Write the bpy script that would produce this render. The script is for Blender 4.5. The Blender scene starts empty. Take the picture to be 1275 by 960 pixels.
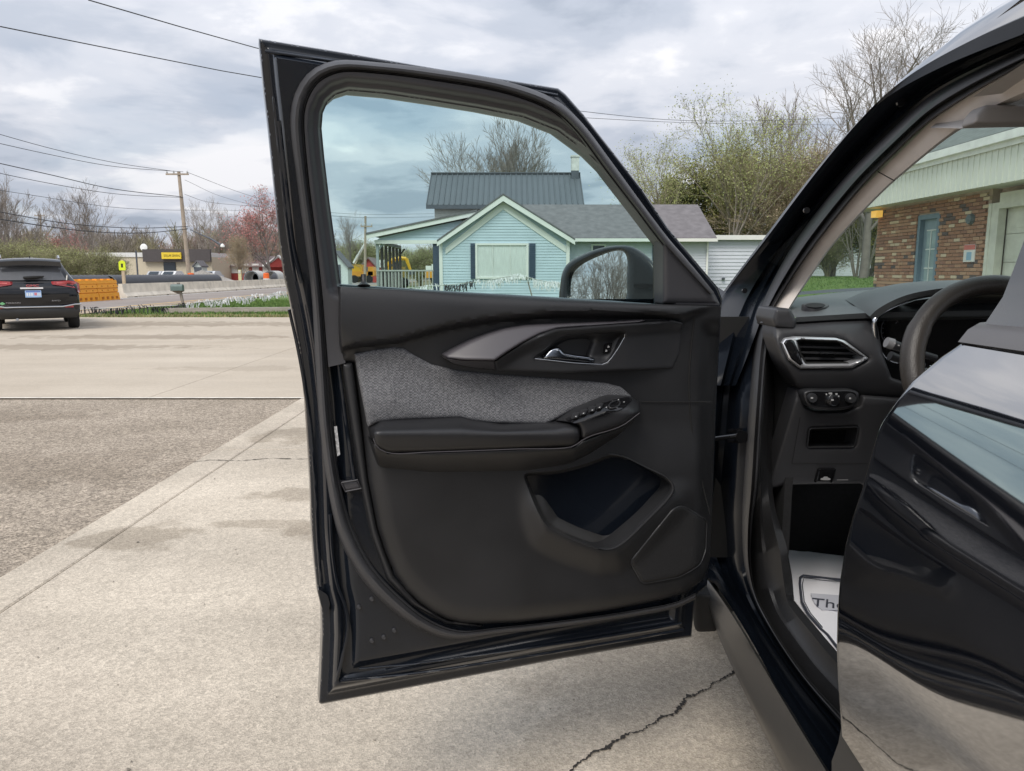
import bpy, bmesh, math, random
import numpy as np
from mathutils import Vector, Matrix
from mathutils.geometry import delaunay_2d_cdt

R = math.radians
SC = bpy.context.scene
COL = SC.collection

# ------------------------------------------------------------------ camera
FPX, PITCH, CAMH = 922.0, 0.1507, 1.22
cam_d = bpy.data.cameras.new("camera")
cam_d.sensor_width = 36.0
cam_d.lens = 36.0 * FPX / 1275.0
cam_d.clip_start, cam_d.clip_end = 0.02, 3000.0
cam = bpy.data.objects.new("camera", cam_d)
cam.location = (0, 0, CAMH)
cam.rotation_euler = (math.pi / 2 - PITCH, 0, 0)
COL.objects.link(cam)
SC.camera = cam

# ------------------------------------------------------------------ sky and sun
SUN_EL, SUN_AZ = R(52), R(205)          # azimuth clockwise from +Y
W = bpy.data.worlds.new("World")
SC.world = W
W.use_nodes = True
nt = W.node_tree
nt.nodes.clear()
def wn(t, **k):
    n = nt.nodes.new(t)
    for a, v in k.items():
        setattr(n, a, v)
    return n
wout = wn("ShaderNodeOutputWorld")
sky = wn("ShaderNodeTexSky", sky_type='NISHITA', sun_disc=False)
sky.sun_elevation, sky.sun_rotation = SUN_EL, SUN_AZ
bg_sky = wn("ShaderNodeBackground"); bg_sky.inputs[1].default_value = 0.10
nt.links.new(sky.outputs[0], bg_sky.inputs[0])
tc = wn("ShaderNodeTexCoord")
sep = wn("ShaderNodeSeparateXYZ"); nt.links.new(tc.outputs['Generated'], sep.inputs[0])
zz = wn("ShaderNodeMath", operation='MAXIMUM'); nt.links.new(sep.outputs[2], zz.inputs[0]); zz.inputs[1].default_value = 0.0
za = wn("ShaderNodeMath", operation='ADD'); nt.links.new(zz.outputs[0], za.inputs[0]); za.inputs[1].default_value = 0.16
dx = wn("ShaderNodeMath", operation='DIVIDE'); nt.links.new(sep.outputs[0], dx.inputs[0]); nt.links.new(za.outputs[0], dx.inputs[1])
dy = wn("ShaderNodeMath", operation='DIVIDE'); nt.links.new(sep.outputs[1], dy.inputs[0]); nt.links.new(za.outputs[0], dy.inputs[1])
cmb = wn("ShaderNodeCombineXYZ"); nt.links.new(dx.outputs[0], cmb.inputs[0]); nt.links.new(dy.outputs[0], cmb.inputs[1])
def cloud_noise(scale, detail, rough, dist, off):
    mp = wn("ShaderNodeMapping"); mp.inputs['Location'].default_value = off
    nt.links.new(cmb.outputs[0], mp.inputs['Vector'])
    n = wn("ShaderNodeTexNoise"); nt.links.new(mp.outputs[0], n.inputs['Vector'])
    n.inputs['Scale'].default_value = scale; n.inputs['Detail'].default_value = detail
    n.inputs['Roughness'].default_value = rough; n.inputs['Distortion'].default_value = dist
    return n
n1 = cloud_noise(0.85, 7.0, 0.48, 0.30, (3.1, 0.4, 0.0))
n2 = cloud_noise(2.1, 7.0, 0.55, 0.3, (7.7, 5.2, 1.0))
mixn = wn("ShaderNodeMix"); mixn.data_type = 'FLOAT'; mixn.inputs[0].default_value = 0.40
nt.links.new(n1.outputs[0], mixn.inputs[2]); nt.links.new(n2.outputs[0], mixn.inputs[3])
cr = wn("ShaderNodeValToRGB")
cr.color_ramp.interpolation = 'EASE'
els = cr.color_ramp.elements
els[0].position = 0.40; els[0].color = (0.35, 0.395, 0.475, 1)
els[1].position = 0.595; els[1].color = (0.80, 0.80, 0.83, 1)
e = els.new(0.46); e.color = (0.47, 0.51, 0.59, 1)
e = els.new(0.54); e.color = (0.635, 0.655, 0.715, 1)
nt.links.new(mixn.outputs[0], cr.inputs[0])
bg_cl = wn("ShaderNodeBackground")
lum = wn("ShaderNodeMapRange"); nt.links.new(zz.outputs[0], lum.inputs[0])      # an overcast sky is brighter towards the zenith
lum.inputs[1].default_value = 0.0; lum.inputs[2].default_value = 1.0; lum.inputs[3].default_value = 0.92; lum.inputs[4].default_value = 1.75
nt.links.new(lum.outputs[0], bg_cl.inputs[1])
nt.links.new(cr.outputs[0], bg_cl.inputs[0])
n3 = cloud_noise(0.8, 4.0, 0.5, 0.2, (1.3, 9.1, 4.0))
cov = wn("ShaderNodeMapRange"); nt.links.new(n3.outputs[0], cov.inputs[0])
cov.inputs[1].default_value = 0.34; cov.inputs[2].default_value = 0.46
cov.inputs[3].default_value = 0.72; cov.inputs[4].default_value = 1.0
mixw = wn("ShaderNodeMixShader")
nt.links.new(cov.outputs[0], mixw.inputs[0])
nt.links.new(bg_sky.outputs[0], mixw.inputs[1]); nt.links.new(bg_cl.outputs[0], mixw.inputs[2])
nt.links.new(mixw.outputs[0], wout.inputs[0])

sun_d = bpy.data.lights.new("sun", 'SUN')
sun_d.energy, sun_d.angle, sun_d.color = 2.0, R(26), (1.0, 0.94, 0.86)
sun = bpy.data.objects.new("sun", sun_d)
_sd = Vector((math.sin(SUN_AZ) * math.cos(SUN_EL), math.cos(SUN_AZ) * math.cos(SUN_EL), math.sin(SUN_EL)))
sun.rotation_euler = _sd.to_track_quat('Z', 'Y').to_euler()
COL.objects.link(sun)

SC.view_settings.view_transform = 'Standard'
SC.view_settings.look = 'None'
SC.view_settings.exposure = 0.18
SC.view_settings.gamma = 1.0
SC.cycles.max_bounces = 8
SC.cycles.transparent_max_bounces = 16
SC.cycles.caustics_reflective = False
SC.cycles.caustics_refractive = False

# ------------------------------------------------------------------ photo rays -> points in the place
_c, _s = math.cos(PITCH), math.sin(PITCH)
CAM = np.array([0, 0, CAMH])
def ray(x, y):
    x = np.asarray(x, float); y = np.asarray(y, float)
    u, v = x - 637.5, y - 480.0
    return np.stack([u, FPX * _c - v * _s, -FPX * _s - v * _c], -1)
def at_y(x, y, Y):
    d = ray(x, y)
    return CAM + d * (np.asarray(Y, float) / d[..., 1])[..., None]
def on_z(x, y, z=0.0):
    d = ray(x, y)
    return CAM + d * ((z - CAMH) / d[..., 2])[..., None]
def y3(pts):
    a = np.array(pts, float)
    return at_y(a[:, 0], a[:, 1], a[:, 2])

# ------------------------------------------------------------------ materials
def new_mat(name):
    m = bpy.data.materials.new(name)
    m.use_nodes = True
    return m, m.node_tree, m.node_tree.nodes["Principled BSDF"]
def nd(t, kind, **k):
    n = t.nodes.new(kind)
    for a, v in k.items():
        setattr(n, a, v)
    return n
def mat(name, col, rough=0.5, metal=0.0, var=0.12, scale=6.0, bump=0.0, bscale=60.0, ior=1.5, coat=0.0, rand=0.0, emit=None, stretch=None, rvar=0.0):
    m, t, b = new_mat(name)
    b.inputs['Roughness'].default_value = rough
    b.inputs['Metallic'].default_value = metal
    b.inputs['IOR'].default_value = ior
    b.inputs['Coat Weight'].default_value = coat
    b.inputs['Coat Roughness'].default_value = 0.03
    c = nd(t, 'ShaderNodeTexCoord')
    vec = c.outputs['Object']
    if stretch:
        mp = nd(t, 'ShaderNodeMapping'); mp.inputs['Scale'].default_value = stretch
        t.links.new(vec, mp.inputs[0]); vec = mp.outputs[0]
    n = nd(t, 'ShaderNodeTexNoise'); n.inputs['Scale'].default_value = scale; n.inputs['Detail'].default_value = 6
    t.links.new(vec, n.inputs['Vector'])
    mr = nd(t, 'ShaderNodeMapRange'); t.links.new(n.outputs[0], mr.inputs[0])
    mr.inputs[1].default_value = 0.25; mr.inputs[2].default_value = 0.75
    mr.inputs[3].default_value = 1 - var; mr.inputs[4].default_value = 1 + var
    val = mr.outputs[0]
    if rand:
        oi = nd(t, 'ShaderNodeObjectInfo')
        m2 = nd(t, 'ShaderNodeMapRange'); t.links.new(oi.outputs['Random'], m2.inputs[0])
        m2.inputs[3].default_value = 1 - rand; m2.inputs[4].default_value = 1 + rand
        mm = nd(t, 'ShaderNodeMath', operation='MULTIPLY'); t.links.new(val, mm.inputs[0]); t.links.new(m2.outputs[0], mm.inputs[1])
        val = mm.outputs[0]
    sc = nd(t, 'ShaderNodeVectorMath', operation='SCALE')
    sc.inputs[0].default_value = col
    t.links.new(val, sc.inputs['Scale'])
    t.links.new(sc.outputs[0], b.inputs['Base Color'])
    if rvar:
        m3 = nd(t, 'ShaderNodeMapRange'); t.links.new(n.outputs[0], m3.inputs[0])
        m3.inputs[1].default_value = 0.3; m3.inputs[2].default_value = 0.7
        m3.inputs[3].default_value = max(0.02, rough - rvar); m3.inputs[4].default_value = rough + rvar
        t.links.new(m3.outputs[0], b.inputs['Roughness'])
    if bump:
        nb = nd(t, 'ShaderNodeTexNoise'); nb.inputs['Scale'].default_value = bscale; nb.inputs['Detail'].default_value = 4
        t.links.new(vec, nb.inputs['Vector'])
        bp = nd(t, 'ShaderNodeBump'); bp.inputs['Strength'].default_value = bump; bp.inputs['Distance'].default_value = 0.01
        t.links.new(nb.outputs[0], bp.inputs['Height']); t.links.new(bp.outputs[0], b.inputs['Normal'])
    if emit:
        b.inputs['Emission Color'].default_value = (*emit[0], 1); b.inputs['Emission Strength'].default_value = emit[1]
    return m
def glass_mat(name, tint, gloss=1.45):
    m, t, b = new_mat(name)
    t.nodes.remove(b)
    out = t.nodes["Material Output"]
    tr = nd(t, 'ShaderNodeBsdfTransparent'); tr.inputs[0].default_value = (*tint, 1)
    gl = nd(t, 'ShaderNodeBsdfGlossy'); gl.inputs['Roughness'].default_value = 0.0
    f0 = ((gloss - 1)/(gloss + 1))**2
    lw = nd(t, 'ShaderNodeLayerWeight'); lw.inputs[0].default_value = .5
    pw = nd(t, 'ShaderNodeMath', operation='POWER'); t.links.new(lw.outputs['Facing'], pw.inputs[0]); pw.inputs[1].default_value = 5
    fr = nd(t, 'ShaderNodeMath', operation='MULTIPLY_ADD'); t.links.new(pw.outputs[0], fr.inputs[0]); fr.inputs[1].default_value = 1 - f0; fr.inputs[2].default_value = f0
    mx = nd(t, 'ShaderNodeMixShader')
    t.links.new(fr.outputs[0], mx.inputs[0]); t.links.new(tr.outputs[0], mx.inputs[1]); t.links.new(gl.outputs[0], mx.inputs[2])
    t.links.new(mx.outputs[0], out.inputs[0])
    return m

# ------------------------------------------------------------------ mesh helpers
def finish(name, verts, faces, m, parent=None, smooth=None, loc=None, kind=None):
    me = bpy.data.meshes.new(name)
    me.from_pydata([tuple(map(float, v)) for v in verts], [], [tuple(int(i) for i in f) for f in faces])
    me.update()
    if m is not None:
        me.materials.append(m)
    if smooth:
        me.polygons.foreach_set('use_smooth', [True] * len(me.polygons))
        me.set_sharp_from_angle(angle=R(smooth))
    o = bpy.data.objects.new(name, me)
    COL.objects.link(o)
    if kind: o['kind'] = kind
    if parent is not None:
        put(o, parent)
    return o
def put(o, parent):
    o.parent = parent
    if parent.parent is None and parent.type == 'EMPTY':
        o.matrix_parent_inverse = Matrix.Translation(-Vector(parent.location))
def tag(o, label=None, cat=None, group=None, kind=None):
    if label: o['label'] = label
    if cat: o['category'] = cat
    if group: o['group'] = group
    if kind: o['kind'] = kind
    return o
def thing(name, loc, label, cat, group=None):
    e = bpy.data.objects.new(name, None)
    e.location = tuple(float(v) for v in loc)
    e.empty_display_size = 0.2
    COL.objects.link(e)
    return tag(e, label, cat, group)
def kids(o):
    return [c for c in COL.objects if c.parent == o]
CH = {}
def dup(root, loc, rz=0.0, label=None, scale=1.0, name=None):
    if root.name not in CH:
        CH[root.name] = [(c, kids(c)) for c in kids(root)]
    r = root.copy(); COL.objects.link(r)
    r.location = tuple(float(v) for v in loc)
    r.rotation_euler = (0, 0, rz)
    r.scale = (scale,) * 3 if not hasattr(scale, '__len__') else scale
    if label: r['label'] = label
    for c, gs in CH[root.name]:
        k = c.copy(); COL.objects.link(k); k.parent = r
        for g in gs:
            q = g.copy(); COL.objects.link(q); q.parent = k
    return r

class MB:
    """collects boxes, prisms, tubes into one mesh"""
    def __init__(s): s.v, s.f = [], []
    def add(s, vs, fs):
        b = len(s.v)
        s.v += [tuple(map(float, v)) for v in vs]
        s.f += [tuple(b + int(i) for i in f) for f in fs]
        return s
    def box(s, x0, x1, y0, y1, z0, z1):
        return s.add([(x0,y0,z0),(x1,y0,z0),(x1,y1,z0),(x0,y1,z0),(x0,y0,z1),(x1,y0,z1),(x1,y1,z1),(x0,y1,z1)],
                     [(3,2,1,0),(4,5,6,7),(0,1,5,4),(1,2,6,5),(2,3,7,6),(3,0,4,7)])
    def hexa(s, a, b):      # two quads, bottom and top loops
        return s.add(list(a) + list(b), [(3,2,1,0),(4,5,6,7),(0,1,5,4),(1,2,6,5),(2,3,7,6),(3,0,4,7)])
    def prism(s, poly, vec):  # polygon (3D pts) swept by vec
        n = len(poly); v = np.array(vec, float)
        top = [np.array(p, float) + v for p in poly]
        return s.add(list(poly) + top, [tuple(range(n))[::-1], tuple(range(n, 2*n))] + [(i, (i+1) % n, n + (i+1) % n, n + i) for i in range(n)])
    def tube(s, pts, r, k=8, caps=True, closed=False):
        pts = [np.array(p, float) for p in pts]; n = len(pts)
        rs = r if hasattr(r, '__len__') else [r] * n
        b = len(s.v); vs, fs = [], []
        up = None
        for i, p in enumerate(pts):
            if closed: d = pts[(i+1) % n] - pts[i-1]
            else: d = pts[min(i+1, n-1)] - pts[max(i-1, 0)]
            d = d / (np.linalg.norm(d) + 1e-12)
            if up is None:
                a = np.array([0, 0, 1.0]) if abs(d[2]) < 0.9 else np.array([1.0, 0, 0])
                up = np.cross(d, a)
            up = up - d * np.dot(up, d); up /= np.linalg.norm(up)
            w = np.cross(d, up)
            for j in range(k):
                t = 2 * math.pi * j / k
                vs.append(p + (up * math.cos(t) + w * math.sin(t)) * rs[i])
        m = n if closed else n - 1
        for i in range(m):
            for j in range(k):
                q = (i + 1) % n
                fs.append((i*k + j, i*k + (j+1) % k, q*k + (j+1) % k, q*k + j))
        if caps and not closed:
            fs.append(tuple(range(k))[::-1]); fs.append(tuple((n-1)*k + j for j in range(k)))
        return s.add(vs, fs)
    def lathe(s, prof, c, axis='z', k=20):
        c = np.array(c, float); vs = []; n = len(prof)
        for (r, h) in prof:
            for j in range(k):
                t = 2*math.pi*j/k; a, b2 = r*math.cos(t), r*math.sin(t)
                vs.append(c + np.array({'z': (a, b2, h), 'x': (h, a, b2), 'y': (a, h, b2)}[axis]))
        fs = [(i*k+j, i*k+(j+1) % k, (i+1)*k+(j+1) % k, (i+1)*k+j) for i in range(n-1) for j in range(k)]
        fs += [tuple(range(k))[::-1], tuple((n-1)*k+j for j in range(k))]
        return s.add(vs, fs)
    def build(s, name, m, parent=None, smooth=None, kind=None):
        return finish(name, s.v, s.f, m, parent, smooth, kind=kind)

def spl(pts, n=None, step=None, closed=False):
    """Catmull-Rom through pts, resampled evenly"""
    p = np.array(pts, float)
    if closed: q = np.vstack([p[-1], p, p[0], p[1]])
    else: q = np.vstack([2*p[0]-p[1], p, 2*p[-1]-p[-2]])
    out = []
    for i in range(len(q) - 3):
        a, b, c, d = q[i:i+4]
        la, lb, lc = [max(np.linalg.norm(v), 1e-9) ** 0.5 for v in (b-a, c-b, d-c)]
        t0, t1, t2, t3 = 0, la, la+lb, la+lb+lc
        for t in np.linspace(t1, t2, 12, endpoint=False):
            A1 = (t1-t)/(t1-t0)*a + (t-t0)/(t1-t0)*b
            A2 = (t2-t)/(t2-t1)*b + (t-t1)/(t2-t1)*c
            A3 = (t3-t)/(t3-t2)*c + (t-t2)/(t3-t2)*d
            B1 = (t2-t)/(t2-t0)*A1 + (t-t0)/(t2-t0)*A2
            B2 = (t3-t)/(t3-t1)*A2 + (t-t1)/(t3-t1)*A3
            out.append((t2-t)/(t2-t1)*B1 + (t-t1)/(t2-t1)*B2)
    out.append(q[-2])
    return resample(np.array(out), n, step)
def resample(p, n=None, step=None):
    p = np.array(p, float)
    L = np.r_[0, np.cumsum(np.linalg.norm(np.diff(p, axis=0), axis=1))]
    if n is None: n = max(4, int(round(L[-1] / step)) + 1)
    s = np.linspace(0, L[-1], n)
    return np.stack([np.interp(s, L, p[:, k]) for k in range(p.shape[1])], -1)
def poly_px(pts, step=3.0, smooth=True):
    """closed outline -> dense outline without the repeated end point"""
    if smooth: o = spl(pts, step=step, closed=True)
    else:
        p = np.array(list(pts) + [pts[0]], float); o = [p[0]]
        for a, b in zip(p[:-1], p[1:]):
            k = max(1, int(round(np.linalg.norm(b-a) / step)))
            o += [a + (b-a)*(i+1)/k for i in range(k)]
        o = np.array(o)
    return o[:-1]
def round_px(pts, r, step=3.0):
    """closed outline with every corner rounded by r px"""
    p = [np.array(q, float) for q in pts]; n = len(p); out = []
    for i in range(n):
        a, b, c = p[i-1], p[i], p[(i+1) % n]
        ra = min(r, np.linalg.norm(a-b)*0.45); rc = min(r, np.linalg.norm(c-b)*0.45)
        s, e = b + (a-b)/np.linalg.norm(a-b)*ra, b + (c-b)/np.linalg.norm(c-b)*rc
        for t in np.linspace(0, 1, 6): out.append((1-t)**2*s + 2*t*(1-t)*b + t*t*e)
    return poly_px(out, step, smooth=False)
def inside(P, poly):
    x, y = P[:, 0], P[:, 1]; res = np.zeros(len(P), bool)
    a = poly; b = np.roll(poly, -1, axis=0)
    for (x0, y0), (x1, y1) in zip(a, b):
        if y0 == y1: continue
        c = ((y0 > y) != (y1 > y)) & (x < (x1-x0)*(y-y0)/(y1-y0) + x0)
        res ^= c
    return res
def bdist(P, poly):
    a = poly; b = np.roll(poly, -1, axis=0); d = np.full(len(P), 1e9)
    for p, q in zip(a, b):
        v = q - p; L = max(np.dot(v, v), 1e-12)
        t = np.clip(((P - p) @ v) / L, 0, 1)
        d = np.minimum(d, np.linalg.norm(P - p - t[:, None]*v, axis=1))
    return d
def sstep(x, a, b):
    t = np.clip((x - a) / (b - a), 0, 1)
    return t*t*(3-2*t)
def bowl(db, r):        # 0 at the edge -> 1 inside, round shoulder
    t = 1 - np.clip(db / r, 0, 1)
    return np.sqrt(np.maximum(0, 1 - t*t))
def patch(name, outline, surf, h, m, parent=None, step=5.0, holes=(), back=None, smooth=40, kind=None, rings_at=(1.2, 2.6, 4.5)):
    """solid piece: outline on the photo laid on a surface of the place; h(P, db) is its height off that
    surface, back (a vector) gives its thickness"""
    o = np.array(outline, float)
    hl = [np.array(q, float) for q in holes]
    lo, hi = o.min(0), o.max(0)
    gx = np.arange(lo[0] + step*0.5, hi[0], step); gy = np.arange(lo[1] + step*0.5, hi[1], step*0.87)
    G = np.array([(x + (step*0.5 if j % 2 else 0), y) for j, y in enumerate(gy) for x in gx]).reshape(-1, 2)
    rings = [o] + hl
    off_pts = []
    rings_at = [q for q in rings_at if q < 0.45*min(hi - lo)]
    for q in rings:
        dn_ = resample(np.vstack([q, q[:1]]), step=2.6 if len(q) < 260 else 3.2)[:-1]
        tg_ = np.roll(dn_, -1, 0) - np.roll(dn_, 1, 0); nn = np.stack([-tg_[:, 1], tg_[:, 0]], 1); nn /= np.linalg.norm(nn, axis=1)[:, None] + 1e-9
        for rd_ in rings_at:
            for sg_ in (1, -1):
                c_ = dn_ + nn*rd_*sg_
                k = inside(c_, o)
                for w in hl: k &= ~inside(c_, w)
                c_ = c_[k]
                if len(c_):
                    dd_ = np.min([bdist(c_, w) for w in rings], axis=0); off_pts.append(c_[np.abs(dd_ - rd_) < .12*rd_ + .1])
    off_pts = np.vstack(off_pts) if off_pts else np.zeros((0, 2))
    mr_ = max(rings_at) if rings_at else 0.0
    if len(G):
        k = inside(G, o)
        for q in hl: k &= ~inside(G, q)
        G = G[k]
    if len(G):
        d = np.min([bdist(G, q) for q in rings], axis=0)
        G = G[d > max(step*0.45, mr_ + step*.4)]
    pts = np.vstack(rings + [off_pts] + ([G] if len(G) else []))
    edges = []; off = 0
    for q in rings:
        n = len(q); edges += [(off+i, off+(i+1) % n) for i in range(n)]; off += n
    vs, es, fs, ov, oe, of = delaunay_2d_cdt([Vector(p) for p in pts], edges, [], 0, 1e-5)
    V = np.array([(v.x, v.y) for v in vs])
    F = [f for f in fs if len(f) >= 3]
    C = np.array([V[list(f)].mean(0) for f in F])
    k = inside(C, o)
    for q in hl: k &= ~inside(C, q)
    F = [f for f, t in zip(F, k) if t]
    db = np.min([bdist(V, q) for q in rings], axis=0)
    P3 = surf(V[:, 0], V[:, 1], h(V, db))
    verts = [tuple(p) for p in P3]
    faces = []
    for f in F:                       # face the camera
        a, b, c = P3[f[0]], P3[f[1]], P3[f[2]]
        nrm = np.cross(b - a, c - a)
        faces.append(f if np.dot(nrm, CAM - a) > 0 else f[::-1])
    if back is not None:
        bv = np.array(back, float)
        ec = {}
        for f in faces:
            for i in range(len(f)):
                a, b = f[i], f[(i+1) % len(f)]
                ec[(a, b)] = 1
        N = len(verts)
        used = {}
        rim = [(a, b) for (a, b) in ec if (b, a) not in ec]
        for a, b in rim:
            for q in (a, b):
                if q not in used:
                    used[q] = len(verts); verts.append(tuple(P3[q] + bv))
            faces.append((b, a, used[a], used[b]))
    return finish(name, verts, faces, m, parent, smooth, kind=kind)
def loft(name, curves, m, parent=None, n=40, smooth=40, kind=None, close=False):
    cs = [resample(c, n) for c in curves]
    k = len(cs)
    verts = [tuple(p) for c in cs for p in c]; faces = []
    for j in range(k if close else k - 1):
        q = (j + 1) % k
        for i in range(n - 1):
            faces.append((j*n + i, j*n + i + 1, q*n + i + 1, q*n + i))
    # face the camera on average
    V = np.array(verts); s = 0
    for f in faces[::5]:
        a, b, c = V[f[0]], V[f[1]], V[f[2]]
        s += np.sign(np.dot(np.cross(b-a, c-a), CAM - a))
    if s < 0 and not close: faces = [f[::-1] for f in faces]
    return finish(name, verts, faces, m, parent, smooth, kind=kind)
DG = None
def text(name, body, size, m, parent, M, depth=0.002):
    cu = bpy.data.curves.new(name, 'FONT'); cu.body = body; cu.size = size; cu.extrude = depth
    cu.align_x = 'CENTER'; cu.align_y = 'CENTER'
    o = bpy.data.objects.new(name, cu); COL.objects.link(o)
    bpy.context.view_layer.update()
    dg = bpy.context.evaluated_depsgraph_get()
    me = bpy.data.meshes.new_from_object(o.evaluated_get(dg))
    bpy.data.objects.remove(o); bpy.data.curves.remove(cu)
    me.transform(M); me.materials.clear(); me.materials.append(m); me.name = name
    ob = bpy.data.objects.new(name, me); COL.objects.link(ob)
    if parent is not None: put(ob, parent)
    return ob
# ================================================================== ground
def ground_mat(name, col, col2, stains=(), speck=0.25, speck_scale=140.0, bump=0.25, patch_scale=0.9, stain_col=(0.50, 0.47, 0.43), rough=0.9, streak=0.0, speck2=0.0):
    m, t, b = new_mat(name)
    b.inputs['Roughness'].default_value = rough
    b.inputs['Specular IOR Level'].default_value = 0.25
    c = nd(t, 'ShaderNodeTexCoord'); vec = c.outputs['Object']
    n1 = nd(t, 'ShaderNodeTexNoise'); n1.inputs['Scale'].default_value = patch_scale; n1.inputs['Detail'].default_value = 9; n1.inputs['Roughness'].default_value = 0.62
    t.links.new(vec, n1.inputs['Vector'])
    r1 = nd(t, 'ShaderNodeMapRange'); t.links.new(n1.outputs[0], r1.inputs[0]); r1.inputs[1].default_value = 0.33; r1.inputs[2].default_value = 0.67
    mx = nd(t, 'ShaderNodeMix'); mx.data_type = 'RGBA'
    t.links.new(r1.outputs[0], mx.inputs[0]); mx.inputs[6].default_value = (*col, 1); mx.inputs[7].default_value = (*col2, 1)
    cur = mx.outputs[2]
    def mul(cur, fac_socket, lo, hi, f0=0.0, f1=1.0):
        r = nd(t, 'ShaderNodeMapRange'); t.links.new(fac_socket, r.inputs[0])
        r.inputs[1].default_value = f0; r.inputs[2].default_value = f1; r.inputs[3].default_value = lo; r.inputs[4].default_value = hi
        v = nd(t, 'ShaderNodeVectorMath', operation='SCALE'); t.links.new(cur, v.inputs[0]); t.links.new(r.outputs[0], v.inputs['Scale'])
        return v.outputs[0]
    # aggregate grains
    vo = nd(t, 'ShaderNodeTexVoronoi'); vo.inputs['Scale'].default_value = speck_scale; t.links.new(vec, vo.inputs['Vector'])
    sp = nd(t, 'ShaderNodeSeparateColor'); t.links.new(vo.outputs['Color'], sp.inputs[0])
    cur = mul(cur, sp.outputs[0], 1 - speck, 1 + speck)
    if speck2:
        v2 = nd(t, 'ShaderNodeTexVoronoi'); v2.inputs['Scale'].default_value = speck_scale * 0.37; t.links.new(vec, v2.inputs['Vector'])
        s2 = nd(t, 'ShaderNodeSeparateColor'); t.links.new(v2.outputs['Color'], s2.inputs[0])
        cur = mul(cur, s2.outputs[1], 1 - speck2, 1 + speck2)
    ng = nd(t, 'ShaderNodeTexNoise'); ng.inputs['Scale'].default_value = 22; ng.inputs['Detail'].default_value = 8; ng.inputs['Roughness'].default_value = 0.75; t.links.new(vec, ng.inputs['Vector'])
    cur = mul(cur, ng.outputs[0], 0.93, 1.07, 0.3, 0.7)
    if streak:
        mp = nd(t, 'ShaderNodeMapping'); mp.inputs['Scale'].default_value = (0.25, 2.2, 1); t.links.new(vec, mp.inputs[0])
        ns = nd(t, 'ShaderNodeTexNoise'); ns.inputs['Scale'].default_value = 0.8; ns.inputs['Detail'].default_value = 6; t.links.new(mp.outputs[0], ns.inputs['Vector'])
        cur = mul(cur, ns.outputs[0], 1 - streak, 1 + streak*0.4, 0.36, 0.56)
    if stains:
        nw = nd(t, 'ShaderNodeTexNoise'); nw.inputs['Scale'].default_value = 4.5; nw.inputs['Detail'].default_value = 7; t.links.new(vec, nw.inputs['Vector'])
        ctr = nd(t, 'ShaderNodeVectorMath', operation='SUBTRACT'); t.links.new(nw.outputs['Color'], ctr.inputs[0]); ctr.inputs[1].default_value = (0.5, 0.5, 0.5)
        total = None
        for (sx, sy, rx, ry, st) in stains:
            sub = nd(t, 'ShaderNodeVectorMath', operation='SUBTRACT'); t.links.new(vec, sub.inputs[0]); sub.inputs[1].default_value = (sx, sy, 0)
            dv = nd(t, 'ShaderNodeVectorMath', operation='DIVIDE'); t.links.new(sub.outputs[0], dv.inputs[0]); dv.inputs[1].default_value = (rx, ry, 1e6)
            ad = nd(t, 'ShaderNodeVectorMath', operation='MULTIPLY_ADD'); t.links.new(ctr.outputs[0], ad.inputs[0]); ad.inputs[1].default_value = (2.4, 2.4, 0); t.links.new(dv.outputs[0], ad.inputs[2])
            ln = nd(t, 'ShaderNodeVectorMath', operation='LENGTH'); t.links.new(ad.outputs[0], ln.inputs[0])
            r = nd(t, 'ShaderNodeMapRange'); t.links.new(ln.outputs['Value'], r.inputs[0]); r.inputs[1].default_value = 1.05; r.inputs[2].default_value = 0.75; r.inputs[3].default_value = 0; r.inputs[4].default_value = st
            if total is None: total = r.outputs[0]
            else:
                q = nd(t, 'ShaderNodeMath', operation='MAXIMUM'); t.links.new(total, q.inputs[0]); t.links.new(r.outputs[0], q.inputs[1]); total = q.outputs[0]
        m2 = nd(t, 'ShaderNodeMix'); m2.data_type = 'RGBA'; m2.blend_type = 'MULTIPLY'
        t.links.new(total, m2.inputs[0]); t.links.new(cur, m2.inputs[6]); m2.inputs[7].default_value = (*stain_col, 1)
        cur = m2.outputs[2]
    t.links.new(cur, b.inputs['Base Color'])
    bp = nd(t, 'ShaderNodeBump'); bp.inputs['Strength'].default_value = bump; bp.inputs['Distance'].default_value = 0.006
    t.links.new(vo.outputs['Distance'], bp.inputs['Height']); t.links.new(bp.outputs[0], b.inputs['Normal'])
    return m

M_slab = ground_mat("worn_concrete", (0.445, 0.387, 0.312), (0.59, 0.52, 0.425),
                    stains=[(-1.74, 3.30, 0.28, 0.24, 0.55), (-1.20, 3.50, 0.36, 0.06, 0.45), (-0.92, 3.40, 0.2, 0.14, 0.6), (-1.55, 5.6, 0.42, 0.35, 0.55), (-1.15, 4.0, 0.3, 0.12, 0.5), (0.5, 1.9, 0.5, 0.6, 0.35)],  # last entry darkens the slab below the door's hinge end
                    speck=0.20, speck_scale=190, bump=0.35, speck2=0.10, streak=0.10)
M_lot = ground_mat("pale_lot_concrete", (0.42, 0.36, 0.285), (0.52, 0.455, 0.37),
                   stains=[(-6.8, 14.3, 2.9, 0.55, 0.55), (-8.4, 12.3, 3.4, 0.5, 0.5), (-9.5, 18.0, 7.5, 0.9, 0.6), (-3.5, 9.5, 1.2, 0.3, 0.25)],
                   speck=0.08, speck_scale=160, bump=0.1, patch_scale=0.35, streak=0.05)
M_agg = ground_mat("exposed_aggregate", (0.31, 0.26, 0.203), (0.40, 0.338, 0.27), stains=[(-3.2, 4.6, 1.2, 0.5, 0.3), (-5.2, 6.3, 1.5, 0.4, 0.3)],
                   speck=0.46, speck_scale=130, bump=0.8, patch_scale=1.3, speck2=0.22)
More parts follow.
